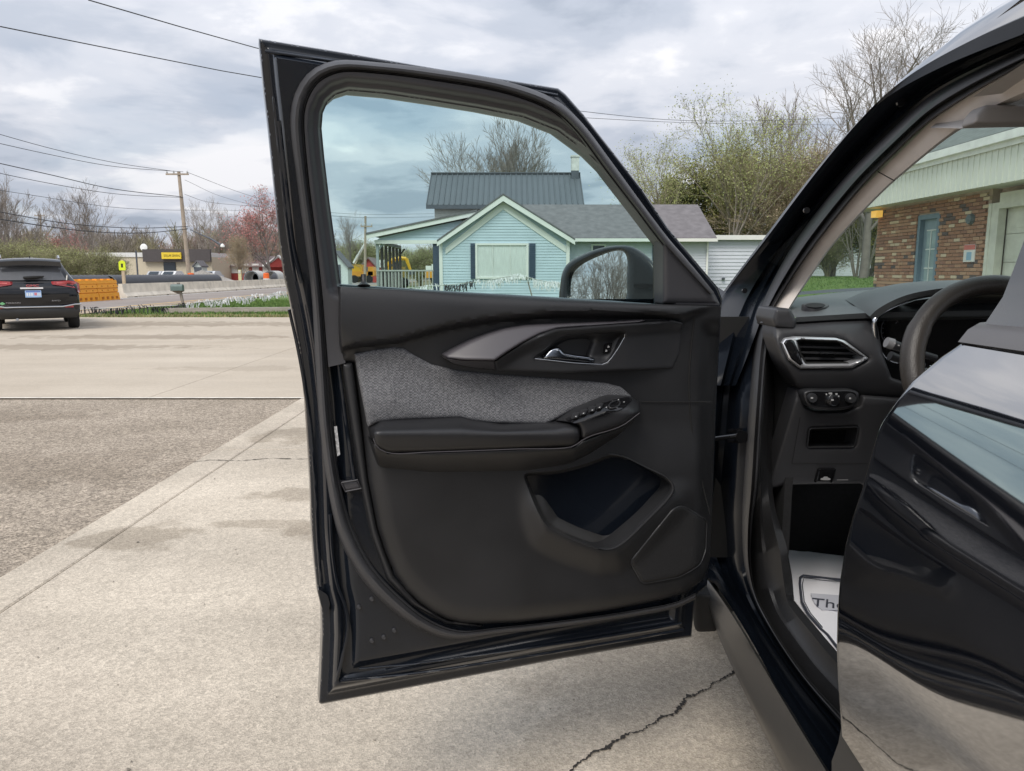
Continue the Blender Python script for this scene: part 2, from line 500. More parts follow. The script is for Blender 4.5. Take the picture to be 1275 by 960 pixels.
M_road = ground_mat("road_asphalt", (0.24, 0.21, 0.19), (0.31, 0.275, 0.25), speck=0.1, speck_scale=60, bump=0.1, patch_scale=0.3)
M_grass_ground = ground_mat("lawn_ground", (0.085, 0.15, 0.035), (0.13, 0.19, 0.05), speck=0.3, speck_scale=30, bump=0.6, patch_scale=0.5)
M_field = ground_mat("rough_field", (0.16, 0.15, 0.075), (0.22, 0.19, 0.11), speck=0.2, speck_scale=20, bump=0.5, patch_scale=0.12)
M_gravel = ground_mat("gravel", (0.25, 0.235, 0.21), (0.33, 0.31, 0.285), speck=0.3, speck_scale=20, bump=0.5, patch_scale=0.5)
M_crack = mat("crack_dirt", (0.035, 0.03, 0.025), 0.95)
M_paint_w = mat("road_paint_white", (0.66, 0.66, 0.64), 0.8, var=0.2, scale=3)
M_paint_y = mat("road_paint_yellow", (0.62, 0.42, 0.16), 0.8, var=0.2, scale=3)

def sheet(name, x0, x1, y0, y1, z, m, parent=None, kind='structure', thick=None):
    b = MB()
    if thick: b.box(x0, x1, y0, y1, z - thick, z)
    else: b.add([(x0, y0, z), (x1, y0, z), (x1, y1, z), (x0, y1, z)], [(0, 1, 2, 3)])
    o = b.build(name, m, parent)
    if parent is None: o['kind'] = kind
    return o
sheet("ground", -900, 900, -300, 1500, -0.07, M_field)
sheet("lawn", -13.0, 60, 20.9, 70, -0.03, M_grass_ground)
def lawn_z(x, y):
    a = min(1, max(0, (x - 12.5)/4.0)); c = min(1, max(0, (y - 24)/17.0))
    return -0.026 + 0.98*a*a*(3-2*a)*c*c*(3-2*c)
_v, _f = [], []; _gx = np.linspace(12.5, 60, 40); _gy = np.linspace(24, 70, 30)
for _y in _gy:
    for _x in _gx: _v.append((_x, _y, lawn_z(_x, _y)))
for _i in range(29):
    for _j in range(39): _f.append((_i*40+_j, _i*40+_j+1, (_i+1)*40+_j+1, (_i+1)*40+_j))
finish("lawn", _v, _f, M_grass_ground, smooth=60, kind='structure')
sheet("lawn", 5.3, 7.2, 7.4, 20.9, -0.03, M_grass_ground)
# the parking lot: slabs with open joints
lot = sheet("parking_lot", -30, 30, -25, 20.75, -0.045, M_crack)
def slab(name, x0, x1, y0, y1, m, z=0.0):
    b = MB(); e = 0.006
    b.hexa([(x0, y0, z-0.04), (x1, y0, z-0.04), (x1, y1, z-0.04), (x0, y1, z-0.04)],
           [(x0, y0, z-e), (x1, y0, z-e), (x1, y1, z-e), (x0, y1, z-e)])
    b.hexa([(x0, y0, z-e), (x1, y0, z-e), (x1, y1, z-e), (x0, y1, z-e)],
           [(x0+e, y0+e, z), (x1-e, y0+e, z), (x1-e, y1-e, z), (x0+e, y1-e, z)])
    return b.build(name, m, lot)
J = 0.007
slab("concrete_slab", -1.86, 2.4, -2.0, 5.05, M_slab)
slab("concrete_slab", -1.86, 2.4, 5.05 + J, 7.2, M_slab)
slab("concrete_slab", 2.4 + J, 5.2, -2.0, 7.2, M_slab)
slab("concrete_slab", -1.86, 5.2, -9.0, -2.0 - J, M_slab)
slab("edge_strip", -2.08, -1.86 - J, -9.0, 5.05, M_slab)
slab("edge_strip", -2.08, -1.86 - J, 5.05 + J, 7.2, M_slab)
slab("aggregate_slab", -22.0, -2.08 - 0.004, -9.0, 7.2, M_agg, z=-0.012)
# far concrete: slightly rotated joints
slab("concrete_slab", -3.6, 5.2, 7.2 + 0.012, 20.7, M_lot)
slab("concrete_slab", -8.4, -3.6 - J, 7.2 + 0.012, 20.7, M_lot)
slab("concrete_slab", -14.0, -8.4 - J, 7.2 + 0.012, 20.7, M_lot)
slab("concrete_slab", -22.0, -14.0 - J, 7.2 + 0.012, 20.7, M_lot)
# pale lip of the far slab along the joint
sheet("joint_lip", -14, 2, 7.19, 7.235, 0.004, mat("pale_mortar", (0.66, 0.62, 0.55), 0.9, var=0.25, scale=8), lot)

# the crack across the near slab
rng = random.Random(5)
ck = []
for (x, y) in [(640, 1010), (690, 972), (715, 955), (742, 938), (770, 921), (800, 909), (820, 897), (838, 889), (858, 868), (880, 858), (905, 842), (935, 822), (990, 800)]:
    ck.append(on_z(x, y, 0.0)[:2])
ck = resample(np.array(ck), 240)
L, Rr = [], []
for i, p in enumerate(ck):
    w = 0.0022 * (0.35 + rng.random() * 1.6) * (1 + .9*max(0, math.sin(i*.11)))
    if rng.random() < 0.10: w *= 2.0
    d = ck[min(i+1, 239)] - ck[max(i-1, 0)]; d /= np.linalg.norm(d); nrm = np.array([-d[1], d[0]])
    j = nrm * rng.uniform(-0.0035, 0.0035) + nrm*.006*math.sin(i*.37)*math.sin(i*.13)
    L.append((*(p + j + nrm*w), 0.003)); Rr.append((*(p + j - nrm*w), 0.003))
finish("slab_crack", L + Rr, [(i, i+1, 241+i, 240+i) for i in range(239)], M_crack, lot)
# the second fine crack, by the stain
ck = resample(np.array([on_z(x, y)[:2] for x, y in [(238, 576), (262, 573), (300, 574), (335, 571), (372, 572), (420, 570)]]), 50)
L, Rr = [], []
for i, p in enumerate(ck):
    w = 0.003 * (0.4 + rng.random() * 1.4)
    L.append((p[0], p[1] + w + rng.uniform(-.006, .006), 0.003)); Rr.append((p[0], p[1] - w, 0.003))
finish("slab_crack", L + Rr, [(i, 50+i, 51+i, i+1) for i in range(49)], M_crack, lot)
# leaf litter / pebbles on the slab
b = MB()
for k in range(170):
    x, y = rng.uniform(-1.8, 0.5), rng.uniform(1.2, 6.5)
    s = rng.uniform(0.002, 0.005) * (1 + 2.0 * (rng.random() < 0.04))
    a = rng.random() * 3.14
    b.add([(x + s*math.cos(a+q), y + s*0.7*math.sin(a+q), 0.001 + (0.004 if i % 2 else 0)) for i, q in enumerate((0, 1.3, 3.0, 4.4))] + [(x, y, s)], [(0, 1, 4), (1, 2, 4), (2, 3, 4), (3, 0, 4)])
o = b.build("pebbles", mat("pebble", (0.20, 0.18, 0.15), 0.9, var=0.5, scale=40)); tag(o, "scattered grit and tiny pebbles on the concrete", kind='stuff')

# road running away on the left
road = sheet("road", -20.2, -13.2, -60, 400, -0.02, M_road)
sheet("edge_line", -19.25, -19.05, -60, 400, -0.014, M_paint_w, road)
sheet("edge_line", -14.6, -14.4, -60, 400, -0.014, M_paint_y, road)
sheet("road_shoulder", -14.1, -13.2, -60, 400, -0.016, mat("dusty_shoulder", (0.36, 0.28, 0.20), 0.95, var=0.3, scale=1.5), road)
sheet("road_shoulder", -60, -20.25, -60, 130, -0.03, M_gravel)
# weeds and grass along the edge of the lot
def grass(name, areas, n, h, cols, label):
    rg = random.Random(3); vs, fs, mi = [], [], []
    for (x0, x1, y0, y1, wgt) in areas:
        for k in range(int(n * wgt)):
            x, y = rg.uniform(x0, x1), rg.uniform(y0, y1); a = rg.random() * 6.28
            hh = h * rg.uniform(0.4, 1.3); w = 0.02
            bx, by = math.cos(a) * w, math.sin(a) * w
            tx, ty = rg.uniform(-.05, .05), rg.uniform(-.05, .05)
            i = len(vs); gz = lawn_z(x, y) if x > 12 else -0.03; vs += [(x-bx, y-by, gz), (x+bx, y+by, gz), (x+tx, y+ty, gz + hh)]; fs.append((i, i+1, i+2)); mi.append(rg.randrange(len(cols)))
    o = finish(name, vs, fs, cols[0])
    for c in cols[1:]: o.data.materials.append(c)
    o.data.polygons.foreach_set('material_index', mi)
    return tag(o, label, kind='stuff')
M_g1 = mat("grass_green", (0.13, 0.205, 0.05), 0.8, var=0.3, scale=1); M_g2 = mat("grass_dry", (0.30, 0.27, 0.13), 0.85, var=0.3, scale=1); M_g3 = mat("grass_deep", (0.07, 0.15, 0.03), 0.8, var=0.3, scale=1)
sheet("dirt_strip", -14.2, -4.5, 20.75, 22.2, -0.012, ground_mat("dry_dirt", (.30, .25, .16), (.22, .22, .10), speck=.3, speck_scale=25, bump=.5, patch_scale=1.5))
grass("weeds", [(-14.5, -5.2, 20.8, 21.8, 1.0)], 3800, 0.09, [M_g1, M_g2, M_g2], "low weeds and dry grass along the edge of the lot")
grass("grass", [(-12.8, -6.5, 22.5, 34, 1.0)], 16000, 0.09, [M_g1, M_g3, M_g1, M_g1], "bright green verge grass between lot and road")
grass("grass", [(14, 30, 28, 46, 1.0)], 16000, 0.08, [M_g1, M_g3, M_g1], "bright lawn grass in front of the white shed")
# ================================================================== the far side: houses, road works, trees
M_blue = mat("pale_blue_siding", (0.50, 0.60, 0.67), 0.55, var=0.07, scale=1.2)
M_white = mat("white_trim", (0.78, 0.78, 0.75), 0.5, var=0.05, scale=2)
M_offw = mat("grey_white_siding", (0.60, 0.63, 0.69), 0.55, var=0.06, scale=1.2)
M_shingle = mat("dark_shingle", (0.16, 0.155, 0.165), 0.9, var=0.22, scale=3, bump=0.4, bscale=30)
M_metalroof = mat("grey_metal_roof", (0.105, 0.115, 0.13), 0.5, var=0.06, scale=0.8)
M_shutter = mat("dark_blue_shutter", (0.05, 0.075, 0.12), 0.6)
M_darkgl = mat("dark_window_glass", (0.03, 0.04, 0.05), 0.05, ior=1.6)
M_curtain = mat("white_curtain", (0.82, 0.83, 0.80), 0.8, var=0.15, scale=5, stretch=(8, 1, 0.4))
M_paneg = glass_mat("window_pane_glass", (0.97, 0.98, 0.98))
M_wood = mat("weathered_wood", (0.26, 0.23, 0.20), 0.85, var=0.25, scale=4, stretch=(6, 6, 0.6))
M_porch = mat("porch_grey", (0.33, 0.37, 0.38), 0.7)
M_porchd = mat("porch_post_brown", (0.10, 0.09, 0.085), 0.7)
M_chimw = mat("chimney_white_block", (0.66, 0.66, 0.62), 0.85, var=0.2, scale=4)
M_chimd = mat("chimney_flashing", (0.09, 0.10, 0.12), 0.6)

def lap_wall(b, zlist, xl, xr, Y, proud=0.022):
    """lapped siding boards: each course leans out at its lower edge; xl(z), xr(z) are its ends"""
    for z0, z1 in zip(zlist[:-1], zlist[1:]):
        if xr(z0) - xl(z0) < 0.02: continue
        a = [(xl(z0), Y - proud, z0), (xr(z0), Y - proud, z0), (max(xr(z1), xl(z1)+.005), Y, z1), (xl(z1), Y, z1)]
        b.add(a, [(0, 1, 2, 3)])
        b.add([(xl(z0), Y, z0), (xr(z0), Y, z0), (xr(z0), Y - proud, z0), (xl(z0), Y - proud, z0)], [(0, 1, 2, 3)])
YH = 36.0
def X(x, y, Y): return float(at_y(x, y, Y)[0])
def Z(x, y, Y): return float(at_y(x, y, Y)[2])
house = thing("house", (X(628, 340, YH), YH, 0), "pale blue clapboard house with white gable, porch and grey metal upper roof", "house")
xl, xr, xc = X(549, 320, YH), X(707, 320, YH), X(627, 250, YH)
ze, za = Z(549, 299, YH), Z(627, 249, YH)
def gl(z): return xl if z < ze else xl + (xc - xl) * (z - ze) / (za - ze)
def gr(z): return xr if z < ze else xr + (xc - xr) * (z - ze) / (za - ze)
b = MB(); lap_wall(b, list(np.arange(0.12, za, 0.132)) + [za], gl, gr, YH)
b.box(xl + .01, xr - .01, YH + .005, YH + 6, 0, ze); b.box(xl, xr, YH - .03, YH + 6, -0.05, 0.12)
b.build("gable_wall", M_blue, house)
wl, wr, wt, wb = X(592, 320, YH), X(658, 320, YH), Z(625, 303, YH), Z(625, 347, YH)
f = MB(); Yf = YH - 0.09
for (a, c, d, e) in ((wl, wr, wt-.09, wt), (wl, wr, wb, wb+.09)): f.box(a, c, Yf, YH, d, e)
for (a, c) in ((wl, wl+.1), (wr-.1, wr)): f.box(a, c, Yf, YH, wb+.09, wt-.09)
win = f.build("window", M_white, house)
b = MB(); b.box(wl+.1, wr-.1, YH-.035, YH-.03, wb+.09, wt-.09); b.build("curtain", M_curtain, win)
b = MB(); b.box(wl+.1, wr-.1, YH-.06, YH-.055, wb+.09, wt-.09); b.build("pane", M_paneg, win)
for k in (0.33, 0.66):
    b = MB(); b.box(wl + (wr-wl)*k - .012, wl + (wr-wl)*k + .012, YH-.075, YH-.062, wb+.09, wt-.09); b.build("mullion", M_white, win)
for (p, q) in ((586, 591.5), (659, 666.5)):
    s = MB(); a, c = X(p, 320, YH), X(q, 320, YH); s.box(a, c, YH-.07, YH-.025, wb, wt)
    z = wb + .08
    while z < wt - .1:
        s.box(a+.03, c-.03, YH-.085, YH-.07, z, z+.035); z += .09
    s.build("shutter", M_shutter, house)
# corner boards and frieze
for q in (xl, xr):
    b = MB(); b.box(q-.08, q+.08, YH-.06, YH+.1, 0, ze); b.build("corner_board", M_white, house)
# rakes: outer fascia + inner frieze, roof planes behind
apex = np.array([X(626.5, 243, YH-.3), YH-.35, Z(626.5, 243, YH-.35)])
el = np.array([X(544, 299, YH-.3), YH-.35, Z(544, 301, YH-.35)]); er = np.array([X(716, 298, YH-.3), YH-.35, Z(714, 299, YH-.35)])
for e_ in (el, er):
    b = MB(); dn = np.array([0, 0, -0.27]); b.prism([e_, apex, apex + dn, e_ + dn*0.8], (0, .05, 0))
    b.build("rake_board", M_white, house)
    b = MB(); sh = np.array([0, .30, -0.27]); dn = np.array([0, 0, -0.30])
    inn = np.array([(xc - e_[0]) * .12, 0, 0])
    b.prism([e_ + sh + inn, apex + sh, apex + sh + dn*1.2, e_ + sh + dn + inn], (0, .06, 0)); b.build("frieze_board", M_white, house)
    b = MB(); up = np.array([0, -0.03, 0.015]); b.prism([e_ + up, apex + up, apex + up + np.array([0, 0, .07]), e_ + up + np.array([0, 0, .07])], (0, 7.0, 0)); b.build("gable_roof", M_shingle, house)
# right wing
YW = 37.3
x0, x1 = X(700, 310, YW), X(889, 310, YW); zg = Z(780, 298, YW); zr = Z(780, 256, 41.0)
b = MB(); lap_wall(b, list(np.arange(0.1, zg, 0.132)) + [zg], lambda z: xr, lambda z: x1 - .25, YW)
b.box(xr + .01, x1 - .26, YW + .005, 44.6, 0, zg); b.build("wing_wall", M_offw, house)
b = MB(); rp = [np.array([X(650, 256, 41), 41.0, zr]), np.array([X(869, 252, 41), 41.0, zr]), np.array([x1, YW - .45, zg]), np.array([X(690, 300, YW), YW - .45, zg])]
b.prism(rp, (0, 0, .06)); b.build("wing_roof", mat("brown_grey_shingle", (0.165, 0.155, 0.16), 0.9, var=0.22, scale=3, bump=0.4, bscale=30), house)
b = MB(); b.prism([rp[0], rp[1], rp[1] + np.array([0, 4.1, -1.9]), rp[0] + np.array([0, 4.1, -1.9])], (0, 0, .05)); b.build("wing_roof", M_shingle, house)
b = MB(); b.prism([(x1-.27, YW, zg-.03), (x1-.27, 44.6, zg-.03), (x1-.27, 41, zr-.03)], (.02, 0, 0)); b.build("wing_gable", M_offw, house)
b = MB(); b.box(X(712, 300, YW-.5), x1 + .02, YW-.58, YW-.46, zg-.13, zg+.02); b.build("gutter", M_white, house)
b = MB(); xx = X(880, 320, YW); b.box(xx-.04, xx+.04, YW-.12, YW-.03, 0.1, zg-.1); b.build("downspout", M_white, house)
for (p, q, t_, u_) in ((738, 752, 306, 345), (806, 808, 306, 340)):
    f = MB(); a, c, d, e_ = X(p, 320, YW), X(q, 320, YW), Z(740, u_, YW), Z(740, t_, YW)
    if q - p > 5:
        f.box(a-.09, c+.09, YW-.08, YW-.02, d-.09, e_+.09); wn_ = f.build("window", M_white, house)
        g = MB(); g.box(a, c, YW-.09, YW-.083, d, e_); g.build("pane", M_darkgl, wn_)
s = MB(); s.box(X(812, 320, YW), X(818, 320, YW), YW-.07, YW-.025, Z(1, 345, YW), Z(1, 304, YW)); s.build("shutter", M_shutter, house)
# tall rear part with ribbed metal roof
YB, YR = 43.0, 46.0
ea, ec = at_y(531, 257, YB), at_y(727, 255, YB); ra, rc = at_y(537, 217, YR), at_y(722, 217, YR)
ra[2] = rc[2] = (ra[2] + rc[2]) / 2; ea[2] = ec[2] = (ea[2] + ec[2]) / 2; ra[0] = ea[0]; rc[0] = ec[0]
b = MB(); b.prism([ra, rc, ec, ea], (0, 0, .05)); b.prism([ra, rc, rc + np.array([0, 3, ea[2]-ra[2]]), ra + np.array([0, 3, ea[2]-ra[2]])], (0, 0, .05))
up_roof = b.build("metal_roof", M_metalroof, house)
b = MB(); nrib = 28
for k in range(nrib + 1):
    p, q = ea + (ec-ea)*k/nrib, ra + (rc-ra)*k/nrib
    b.prism([p + np.array([-.035, -.02, .045]), p + np.array([.035, -.02, .045]), p + np.array([.02, -.02, .11]), p + np.array([-.02, -.02, .11])], q - p)
b.build("roof_seams", M_metalroof, up_roof, kind='stuff')
b = MB(); b.box(ra[0]-.03, rc[0]+.03, YR-.16, YR+.16, ra[2]+.03, ra[2]+.10); b.build("ridge_cap", M_metalroof, up_roof)
b = MB(); b.box(ea[0]-.02, ec[0]+.02, YB-.06, YB+.0, ea[2]-.18, ea[2]+.03); b.build("eave_board", M_chimd, up_roof)
b = MB(); xa, xb = X(541, 262, YB+.4), ec[0]-.35
lap_wall(b, list(np.arange(0.1, ea[2]+.1, 0.14)), lambda z: xa, lambda z: xb, YB+.4); b.box(xa+.01, xb-.01, YB+.41, YR+2.6, 0, ea[2]+.05)
b.prism([(xa+.01, YB+.4, ea[2]), (xa+.01, YR+2.6, ea[2]), (xa+.01, YR, ra[2]-.05)], (.05, 0, 0)); b.prism([(xb-.06, YB+.4, ea[2]), (xb-.06, YR+2.6, ea[2]), (xb-.06, YR, ra[2]-.05)], (.05, 0, 0))
b.build("upper_wall", mat("cream_siding", (0.62, 0.60, 0.56), 0.6), house)
cy = YR - .35; ca, cb = X(711.5, 205, cy), X(720.5, 205, cy)
b = MB(); b.box(ca, cb, cy-.22, cy+.22, ra[2]-.6, Z(716, 213, cy)); ch = b.build("chimney", M_chimd, house)
b = MB(); b.box(ca-.012, cb+.012, cy-.23, cy+.23, Z(716, 213, cy), Z(716, 196, cy)); b.box(ca-.05, cb+.05, cy-.27, cy+.27, Z(716, 196, cy), Z(716, 194, cy)); b.build("chimney_stack", M_chimw, ch)
# porch
YP = 36.3
pl, pr = at_y(455, 293, YP), at_y(548, 293, YP)
tip, top = at_y(456, 292, YP-.3), at_y(594, 263, YP-.3)
b = MB(); b.prism([tip, top, top + np.array([0, 0, -.2]), tip + np.array([0, 0, -.2])], (0, .06, 0)); b.build("porch_fascia", M_white, house)
b = MB(); b.prism([tip + np.array([-.02, -.04, 0]), top + np.array([0, -.04, 0]), top + np.array([0, -.04, .08]), tip + np.array([-.02, -.04, .08])], (0, 9.0, 0)); b.build("porch_roof", M_shingle, house)
zb0, zb1 = Z(500, 303.5, YP), Z(500, 299, YP)
xp0 = X(469, 300, YP)
def pz(x): return tip[2] - .2 + (top[2]-tip[2]) * (x - tip[0]) / (top[0]-tip[0])
b = MB()
def pgl(z): return max(xp0, tip[0] + (z - tip[2] + .25) / (top[2]-tip[2]) * (top[0]-tip[0]))
lap_wall(b, list(np.arange(zb1, top[2] - .3, .132)), pgl, lambda z: max(pgl(z), gl(z) + .2), YP)
b.build("porch_gable", M_blue, house)
b = MB(); b.box(xp0-.1, xl, YP-.06, YP+.1, zb0, zb1); b.box(xp0-.1, xp0+.08, YP+.1, YP+7.5, zb0, zb1); b.build("porch_beam", M_white, house)
b = MB(); b.box(xp0-.1, xl, YP, YP+7.6, .25, .32); b.build("porch_floor", M_wood, house)
for k in range(7):
    b = MB(); yy = YP + .05 + k*1.22; b.box(xp0-.06, xp0+.07, yy, yy+.13, .32, zb0)
    if k in (0, 6):
        b.prism([(xp0+.07, yy+.04, zb0-.32), (xp0+.32, yy+.04, zb0-.02), (xp0+.32, yy+.04, zb0), (xp0+.22, yy+.04, zb0), (xp0+.07, yy+.04, zb0-.22)], (0, .06, 0))
    b.build("porch_post", M_porchd if k else M_porch, house)
b = MB(); b.box(xl-.42, xl-.10, YP+.02, YP+.12, .32, zb0); b.build("porch_post", M_shutter, house)
b = MB(); zt = Z(500, 336, YP); b.box(xp0, xl-.4, YP-.02, YP+.05, zt-.07, zt); b.box(xp0, xl-.4, YP, YP+.04, .42, .48)
x_ = xp0
while x_ < xl - .45:
    b.box(x_, x_+.045, YP, YP+.03, .48, zt-.07); x_ += .165
y_ = YP
b.box(xp0-.02, xp0+.03, YP, YP+7.4, zt-.07, zt)
while y_ < YP + 7.4:
    b.box(xp0-.01, xp0+.02, y_, y_+.045, .42, zt-.07); y_ += .2
b.build("porch_railing", mat("grey_railing", (0.42, 0.43, 0.41), 0.7), house)

# white garage right of the house
YG = 40.0
gx0, gx1 = X(882, 320, YG), X(1000, 320, YG); zg2 = Z(920, 296, YG)
gar = thing("shed", (gx0, YG, 0), "long low white clapboard shed with flat eave, right of the blue house", "shed")
b = MB(); lap_wall(b, list(np.arange(.08, zg2, .19)), lambda z: gx0, lambda z: gx1, YG, .034); b.box(gx0+.01, gx1-.01, YG+.005, YG+6, 0, zg2); b.build("wall", M_offw, gar)
b = MB(); b.prism([(gx0-.2, YG-.35, zg2-.12), (gx1+.2, YG-.35, zg2-.12), (gx1+.2, YG-.35, zg2+.12), (gx0-.2, YG-.35, zg2+.12)], (0, .05, 0)); b.build("fascia", M_white, gar)
b = MB(); b.prism([(gx0-.2, YG-.34, zg2+.12), (gx0-.2, YG+6.3, zg2+.18), (gx0-.2, YG+6.3, zg2-.05), (gx0-.2, YG-.3, zg2-.02)], (gx1-gx0+.4, 0, 0)); b.build("roof", M_shingle, gar)
b = MB(); b.lathe([(.09, 0), (.09, .08), (.05, .1)], (X(900, 348, YG), YG-.1, Z(900, 348, YG)), k=10); b.build("outlet_box", M_chimd, gar)

YF = 66.0
fx0, fx1, fz = X(985, 320, YF), X(1140, 320, YF), Z(1040, 303, YF)
gar2 = thing("shed", (fx0, YF, 0), "far pale flat-roofed shed across the lawn, seen through the windshield", "shed")
b = MB(); lap_wall(b, list(np.arange(.6, fz, .2)), lambda z: fx0, lambda z: fx1, YF, .03); b.box(fx0+.01, fx1-.01, YF+.005, YF+5, 0, fz); b.build("wall", M_offw, gar2)
b = MB(); b.prism([(fx0-.3, YF-.4, fz-.1), (fx0-.3, YF+5.3, fz+.3), (fx0-.3, YF+5.3, fz+.5), (fx0-.3, YF-.4, fz+.15)], (fx1-fx0+.6, 0, 0)); b.build("roof", M_shingle, gar2)
b = MB(); b.box(fx0+3, fx0+4, YF-.06, YF-.03, .9, fz-.5); b.build("door", M_chimd, gar2)
# ------------------------------------------------------------------ brick building on the right
M_fasc = mat("ribbed_white_fascia", (0.72, 0.74, 0.68), 0.6, var=0.05, scale=2)
M_brick, _t, _b = new_mat("mixed_brick")
oi = nd(_t, 'ShaderNodeObjectInfo'); crb = nd(_t, 'ShaderNodeValToRGB'); crb.color_ramp.interpolation = 'CONSTANT'
_els = crb.color_ramp.elements; _els[0].position = 0; _els[0].color = (0.36, 0.185, 0.115, 1); _els[1].position = 0.34; _els[1].color = (0.42, 0.235, 0.15, 1)
for p_, c_ in ((.56, (0.30, 0.155, 0.105, 1)), (.70, (0.46, 0.28, 0.18, 1)), (.86, (0.62, 0.50, 0.36, 1)), (.95, (0.13, 0.10, 0.095, 1))):
    e_ = _els.new(p_); e_.color = c_
_t.links.new(oi.outputs['Random'], crb.inputs[0]); _t.links.new(crb.outputs[0], _b.inputs['Base Color']); _b.inputs['Roughness'].default_value = 0.9
M_mortar = mat("mortar", (0.46, 0.37, 0.29), 0.95, var=0.2, scale=8)
bx = 8.05; by0, by1 = 5.2, float(bx / (448/FPX)) + 0.05
vpdx = 0.0
bld = thing("brick_building", (bx, 12, 0), "brick building with ribbed white fascia, blue door and garage door, right of the car", "building")
def on_x(x, y, Xv):
    d = ray(x, y); return CAM + d * (Xv / d[0])
# wall face at X = bx, outward -X
yd0, yd1 = float(on_x(1168, 300, bx)[1]), float(on_x(1141, 300, bx)[1]); zdt = float(on_x(1155, 267, bx)[2])
ygar = float(on_x(1229, 300, bx)[1])
zsof = 2.62
b = MB(); b.box(bx+.02, bx+.30, ygar, yd0, 0, zsof); b.box(bx+.02, bx+.30, yd1, by1, 0, zsof); b.box(bx+.02, bx+.30, yd0, yd1, zdt, zsof); b.box(bx+.3, bx+7, by1-.3, by1, 0, zsof); b.box(bx+.3, bx+7, ygar-4, by1-.3, zsof-.2, zsof); b.box(bx+.171, bx+.24, by0, ygar, 0, zsof)
b.box(bx+.02, bx+7, by0-.3, by0, 0, zsof)
wall = b.build("wall", M_mortar, bld)
rb = random.Random(8)
bricks = []
course, blen = .0660, .190
nz = int(zsof / course)
for i in range(nz):
    z = i * course; y = ygar + (0.0 if i % 2 else blen/2)
    while y < by1 - .02:
        y1_ = min(y + blen - .011, by1)
        if not (z < zdt and y1_ > yd0 and y < yd1) and y1_ - y > .05:
            bricks.append((z, y, y1_))
        elif z < zdt:
            if y < yd0 - .05: bricks.append((z, y, yd0 - .005))
            elif y1_ > yd1 + .05: bricks.append((z, yd1 + .005, y1_))
        y += blen
vis = [q for q in bricks if q[0] > .95]
vis.sort(key=lambda q: q[1])
near = set(vis[:298])
me0 = None
bm_ = MB().box(-.018, .02, 0, blen - .011, 0, course - .011); o0 = bm_.build("brick", M_brick, wall)
first = True
rest = MB(); rcol = []
for q in bricks:
    z, y, y1_ = q
    if q in near:
        o = o0 if first else o0.copy()
        if not first: COL.objects.link(o)
        first = False
        o.parent = wall
        o.location = (bx + rb.uniform(-.004, .004), y, z); o.scale = (1, (y1_-y)/(blen-.011), 1)
    else:
        n0 = len(rest.f); rest.box(bx - .018 + rb.uniform(-.004, .004), bx + .02, y, y1_, z, z + course - .011)
        k = rb.choices(range(5), (36, 24, 20, 14, 6))[0]; rcol += [k] * (len(rest.f) - n0)
cols = [mat("brick_red", (0.36, 0.185, 0.115), .9), mat("brick_orange", (0.42, 0.235, 0.15), .9), mat("brick_dark_red", (0.30, 0.155, 0.105), .9), mat("brick_buff", (0.62, 0.48, 0.33), .9), mat("brick_black", (0.10, 0.08, 0.08), .9)]
o = rest.build("brickwork", cols[0], wall, kind='stuff')
for c_ in cols[1:]: o.data.materials.append(c_)
o.data.polygons.foreach_set('material_index', rcol)
# door
M_bdoor = mat("grey_blue_door", (0.16, 0.23, 0.29), 0.5)
b = MB(); b.box(bx+.0, bx+.14, yd0, yd0+.09, 0, zdt); b.box(bx+.0, bx+.14, yd1-.09, yd1, 0, zdt); b.box(bx+.0, bx+.14, yd0+.09, yd1-.09, zdt-.09, zdt); 
dr = b.build("entry_door", M_bdoor, bld)
b = MB(); b.box(bx+.09, bx+.13, yd0+.09, yd1-.09, 0, zdt-.09); b.build("door_leaf", mat("slate_door_leaf", (0.24, 0.32, 0.37), 0.5), dr)
g0, g1 = yd0 + .22, yd1 - .22
b = MB(); b.box(bx+.080, bx+.089, g0, g1, .95, zdt-.3); b.build("glass", mat("pale_door_glass", (0.30, 0.40, 0.42), 0.06, ior=1.7), dr)
b = MB()
for k in range(4): b.box(bx+.070, bx+.079, g0, g1, .95 + k*(zdt-1.25)/3 - .012, .95 + k*(zdt-1.25)/3 + .012)
b.box(bx+.068, bx+.078, (g0+g1)/2-.012, (g0+g1)/2+.012, .95, zdt-.3); b.build("muntin", mat("white_muntin", (.66, .70, .68), .5), dr)
b = MB(); b.lathe([(.03, 0), (.035, -.03), (.02, -.05)], (bx+.09, yd1-.16, 1.0), 'x', 12); b.build("handle", mat("steel", (.6, .6, .58), .3, 1.0), dr)
# garage door opening and panels
b = MB(); b.box(bx-.03, bx+.1, ygar-.28, ygar-.005, 0, zsof-.25); b.box(bx-.03, bx+.1, by0, ygar-.28, zsof-.35, zsof-.1); b.box(bx-.04, bx-.03, ygar-.10, ygar-.02, 0, zsof-.25)
gd = b.build("garage_door", mat("cream_door_frame", (.66, .66, .58), .55), bld)
for k in range(5):
    b = MB(); z0 = .02 + k*.46; b.box(bx+.13, bx+.17, by0+.05, ygar-.27, z0, z0+.452)
    y = by0 + .2
    while y < ygar - 1.0:
        b.box(bx+.12, bx+.13, y, y+.62, z0+.09, z0+.35); y += .78
    b.build("panel", mat("cream_door_panel", (.70, .70, .62), .5) if k == 0 else bpy.data.materials["cream_door_panel"], gd)
